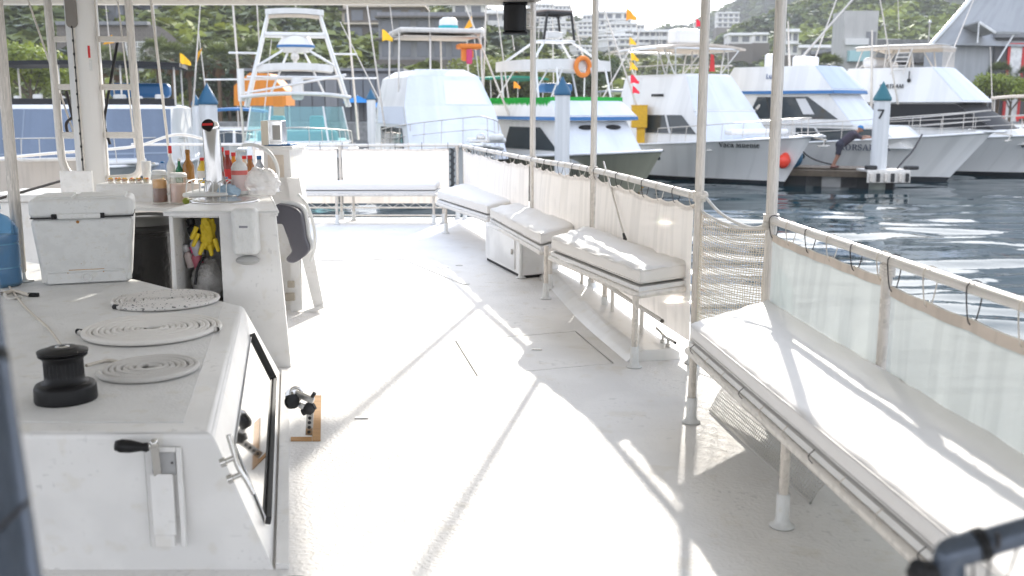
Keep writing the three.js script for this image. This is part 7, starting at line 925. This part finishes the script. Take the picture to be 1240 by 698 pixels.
// quay furniture: grey sheds, orange shelter, parasols
{ const D = 99, a = put(300, 100, D), b = put(486, 100, D), top = put(400, 86, D).y; const o = thing('quay_shed', 'long grey shed on the quay behind the tower boat', 'shed', [(a.x + b.x) / 2, 0, -D - 2]); mesh('wall', metric(new THREE.BoxGeometry(b.x - a.x, top, 4).translate(0, top / 2, 0)), wallM.dark, o); for (let i = 0; i < 12; i++) mesh('panel', metric(new THREE.BoxGeometry((b.x - a.x) / 12 - 0.12, top - 0.5, 0.12).translate(-(b.x - a.x) / 2 + (i + 0.5) * (b.x - a.x) / 12, top / 2, 2.05)), i % 4 === 2 ? wallM.grey : std(C(0.17, 0.18, 0.19), 0.8), o); mesh('roof', metric(new THREE.BoxGeometry(b.x - a.x + 0.6, 0.25, 5).translate(0, top + 0.12, 0)), wallM.grey, o); }
{ const D = 72, q = (x, y) => put(x, y, D), o = thing('orange_shelter', 'bright orange canvas shelter behind the tower boat', 'shelter'); mesh('canopy', metric(prism([q(283, 128), q(283, 104), q(302, 88), q(325, 89), q(346, 110), q(346, 128)], v(0, 0, -3))), std(C(0.8, 0.27, 0.03), 0.75, { map: again(T.streak, 0.3) }), o); mesh('curtain', metric(prism([q(331, 128), q(344, 128), q(344, 142), q(331, 142)], v(0, 0, -0.1))), std(C(0.8, 0.27, 0.03), 0.75), o); const g0 = q(283, 128), g1 = q(346, 128); for (const p of [g0, g1]) mesh('post', pipe(v(p.x, WB, p.z - 1), v(p.x, p.y, p.z - 1), 0.06), M.aluPale, o); mesh('raft', box(6, 0.5, 4, (g0.x + g1.x) / 2, WB + 0.1, -D - 1.5, 0.1), M.wood, o); }
for (const [px, py, D, lb] of [[433, 120, 98, 'blue parasol on the quay right of the tower boat'], [462, 126, 97, 'second blue parasol behind the slim piling']]) { const p = put(px, py, D), o = thing('parasol', lb, 'parasol', v(p.x, 0, p.z)); mesh('canopy', (() => { const g = new THREE.ConeGeometry(1.5, 0.7, 8, 1, true); g.translate(0, p.y, 0); return g; })(), std(C(0.03, 0.25, 0.6), 0.8, { side: THREE.DoubleSide }), o); mesh('pole', pipe(v(0, -0.05, 0), v(0, p.y + 0.4, 0), 0.04), M.aluPale, o); }

// trees
function treeProto(name, seed, o) {
  const q = rng(seed), g = thing(name, o.label, 'tree'), H = o.h, tr = [], tips = [];
  tr.push(pipe(v(0, -0.2, 0), v(0.15, H * 0.45, 0.1), 0.2 * o.k, 0.13 * o.k, 8)); for (let i = 0; i < 7; i++) { const a = i * 2.4 + q(), r = o.r * (0.35 + 0.4 * q()), e = v(Math.cos(a) * r, H * (0.55 + 0.35 * q()), Math.sin(a) * r); tr.push(pipe(v(0.1, H * (0.25 + 0.2 * q()), 0.05), e, 0.08 * o.k, 0.03, 6)); tips.push(e); } tips.push(v(0, H * 0.85, 0));
  mesh('trunk', tr, std(C(0.12, 0.09, 0.06), 0.9), g);
  const f = [], col = []; for (let i = 0; i < o.n; i++) { const t = tips[q() * tips.length | 0], a = q() * 6.283, e = Math.acos(2 * q() - 1), rr = o.r * 0.46 * Math.cbrt(q()) * (0.75 + 0.5 * fbm(t.x * 2 + Math.cos(a), t.y + Math.sin(a), e, 2)); const c = v(t.x + Math.sin(e) * Math.cos(a) * rr, t.y + Math.cos(e) * rr * 0.75, t.z + Math.sin(e) * Math.sin(a) * rr), n = v(q() - 0.5, q() * 0.8, q() - 0.5).normalize(), x = v(q() - 0.5, q() - 0.5, q() - 0.5).cross(n).normalize(), y = n.clone().cross(x), s = o.leaf * (0.6 + 0.8 * q()); f.push([c.clone().addScaledVector(x, -s), c.clone().addScaledVector(y, -s * 0.6), c.clone().addScaledVector(x, s), c.clone().addScaledVector(y, s * 0.6)]); const w = 0.65 + 0.5 * fbm(c.x * 0.9 + seed, c.y * 0.9, c.z * 0.9, 2) + 0.25 * (q() - 0.5); for (let k = 0; k < 6; k++) col.push(o.c[0] * w, o.c[1] * w, o.c[2] * w); }
  const gg = quads(f); gg.setAttribute('color', new THREE.Float32BufferAttribute(col, 3)); metric(gg); mesh('crown', gg, leafM, g); return g;
}
const leafM = new THREE.MeshPhysicalMaterial({ color: C(1, 1, 1), vertexColors: true, roughness: 0.75, side: THREE.DoubleSide, transmission: 0.4, thickness: 0 });
function palmProto(name, seed, o) {
  const q = rng(seed), g = thing(name, o.label, 'palm'), H = o.h; mesh('trunk', [path([v(0, -0.2, 0), v(0.1, H * 0.5, 0), v(0, H, 0)], 0.17, 12, 8)], std(C(0.16, 0.11, 0.07), 0.9), g);
  mesh('dry_skirt', Array.from({ length: 60 }, () => { const a = q() * 6.28, l = 0.9 + 0.7 * q(), r = 0.3 + 0.35 * q(); return prism([v(Math.cos(a) * 0.15, H - 0.05, Math.sin(a) * 0.15), v(Math.cos(a + 0.25) * r, H - l, Math.sin(a + 0.25) * r), v(Math.cos(a - 0.05) * r, H - l * 0.9, Math.sin(a - 0.05) * r)], v(0.01, 0.01, 0)); }), std(C(0.2, 0.11, 0.05), 0.95, { side: THREE.DoubleSide }), g);
  const f = [], col = []; for (let i = 0; i < 46; i++) { const a = i * 2.39996, up = 1.15 - 1.7 * (i / 46), L = o.r * (0.75 + 0.35 * q()), d = v(Math.cos(a) * Math.cos(up), Math.sin(up), Math.sin(a) * Math.cos(up)), tip = v(0, H, 0).addScaledVector(d, L * 0.55), sd = d.clone().cross(UPV).normalize(), n = sd.clone().cross(d); for (let k = 0; k < 11; k++) { const an = (k / 10 - 0.5) * 2.5, e = d.clone().multiplyScalar(Math.cos(an)).addScaledVector(sd, Math.sin(an)).addScaledVector(n, 0.12 * (k % 2)), en = tip.clone().addScaledVector(e, L * 0.5).add(v(0, -0.16 * L * Math.abs(Math.sin(an)) - 0.1, 0)), wv = sd.clone().multiplyScalar(0.055).addScaledVector(n, 0.02); f.push([tip.clone().sub(wv), tip.clone().lerp(en, 0.5).addScaledVector(e.clone().cross(n), 0.08), en, tip.clone().lerp(en, 0.5).addScaledVector(e.clone().cross(n), -0.08)]); const w = (0.6 + 0.6 * q()) * (up < -0.2 ? 0.8 : 1); for (let m = 0; m < 6; m++) col.push(o.c[0] * w, o.c[1] * w, o.c[2] * w); } }
  const gg = quads(f); gg.setAttribute('color', new THREE.Float32BufferAttribute(col, 3)); metric(gg); mesh('crown', gg, leafM, g); return g;
}
const TP = {
  bright: treeProto('broadleaf_tree', 3, { label: '', h: 6.5, r: 3.4, k: 1, n: 2600, leaf: 0.2, c: [0.3, 0.36, 0.04] }), dark: treeProto('dark_tree', 9, { label: '', h: 6, r: 3.0, k: 1, n: 2200, leaf: 0.2, c: [0.09, 0.13, 0.04] }), olive: treeProto('shade_tree', 15, { label: '', h: 5, r: 3.2, k: 0.9, n: 2200, leaf: 0.2, c: [0.26, 0.29, 0.07] }), palm: palmProto('fan_palm', 21, { label: '', h: 5.5, r: 1.9, c: [0.16, 0.19, 0.06] }),
};
const first = new Set();
function tree(kind, px, topY, D, label, group) {
  const p = put(px, topY, D), o = first.has(kind) ? copy(TP[kind]) : TP[kind]; first.add(kind); const base = { bright: 7.6, dark: 7, olive: 6, palm: 6.9 }[kind], g0 = 0.0; const s = Math.max(0.35, (p.y - g0) / base); o.position.set(p.x, g0 - 0.05, p.z); const fl = p.y > 12 ? 12 / p.y : 1; o.scale.set(Math.min(s, 1.7) * 1, s, Math.min(s, 1.7)); o.rotation.y = px * 0.7; o.userData.label = label; if (group) o.userData.group = group; else delete o.userData.group;
}
tree('bright', 28, 36, 100, 'bright green leafy tree above the black bimini at the left edge'); tree('bright', 70, 66, 102, 'lower bright green tree right behind the left ladder stile'); tree('bright', -30, 40, 101, 'bright green tree cut by the left edge of the view');
[[188, 44, 103], [206, 50, 100], [226, 56, 104], [246, 46, 106], [262, 52, 101], [284, 50, 104], [304, 44, 108], [140, 62, 104], [122, 54, 108]].forEach(([px, y, D], i) => tree('palm', px, y, D, ['fan palm just right of the right ladder stile', 'second fan palm right of the ladder', 'fan palm beside the thin yellow pennant staff', 'fan palm above the wide blue-capped piling', 'fan palm just right of the wide piling', 'fan palm left of the tower boat outrigger', 'fan palm behind the tower boat', 'fan palm between mast and right ladder stile', 'fan palm directly behind the mast'][i], 'fan palms in the row behind the left boats'));
[[235, 62, 112], [205, 70, 112], [275, 68, 112], [325, 50, 116], [160, 84, 110]].forEach(([px, y, D], i) => tree('dark', px, y, D, ['dark bushy tree above the wide blue-capped piling', 'dark bushy tree right of the white slatted screen', 'dark bushy tree left of the orange shelter', 'dark bushy tree behind the tuna tower', 'dark bushy tree below the white slatted screen'][i], 'dark trees among the palms at the left'));
[[585, 62, 118], [603, 66, 113], [628, 64, 118], [655, 66, 113], [672, 62, 120], [560, 72, 116], [545, 76, 114], [695, 68, 121]].forEach(([px, y, D], i) => tree('olive', px, y, D, ['sunlit tree under the white three-storey house', 'sunlit tree right under the loudspeaker, second from the house', 'sunlit tree below the loudspeaker, beside the speaker pole', 'sunlit tree just right of the speaker pole', 'sunlit tree left of the black tower cage', 'sunlit tree left of the white three-storey house', 'sunlit tree behind the T-top right end', 'sunlit tree directly behind the black tower cage'][i], 'sunlit trees in the row below the white houses'));
tree('dark', 716, 52, 112, 'dark tree rising behind the tower cage of the green fringed boat'); tree('palm', 738, 66, 116, 'small palm left of the string of pennants');
[[812, 76, 112], [830, 70, 118], [845, 78, 110], [867, 74, 118], [893, 76, 112], [908, 72, 116], [925, 84, 108]].forEach(([px, y, D], i) => tree(i % 3 ? 'dark' : 'olive', px, y, D, i % 3 ? 'dark green tree behind the hard top of the middle boat' : 'paler green tree behind the hard top of the middle boat', i % 3 ? 'dark trees behind the middle boat' : 'paler trees behind the middle boat'));
[[962, 74, 116], [980, 72, 110], [993, 70, 118], [1005, 64, 112]].forEach(([px, y, D], i) => tree(i % 2 ? 'palm' : 'dark', px, y, D, i % 2 ? 'palm left of the grey tower' : 'dark tree between the palms left of the grey tower', i % 2 ? 'palms left of the grey tower' : 'dark trees left of the grey tower'));
[[1195, 80, 99], [1212, 74, 101], [1228, 80, 98], [1246, 78, 102]].forEach(([px, y, D], i) => tree(i % 2 ? 'palm' : 'bright', px, y, D, ['yellow-green bush below the corner of the dark pavilion block', 'low spiky palm in front of the dark pavilion block', 'yellow-green bush before the red-framed door', 'low spiky palm at the right edge before the pavilion'][i], i % 2 ? 'spiky palms before the pavilion' : 'yellow-green bushes before the pavilion'));
for (const [k, t] of Object.entries(TP)) if (!first.has(k)) scene.remove(t);
const renderer = new THREE.WebGLRenderer({ antialias: true });
renderer.toneMapping = THREE.LinearToneMapping; renderer.toneMappingExposure = EXPOSURE;
renderer.shadowMap.enabled = true;
renderer.render(scene, camera);
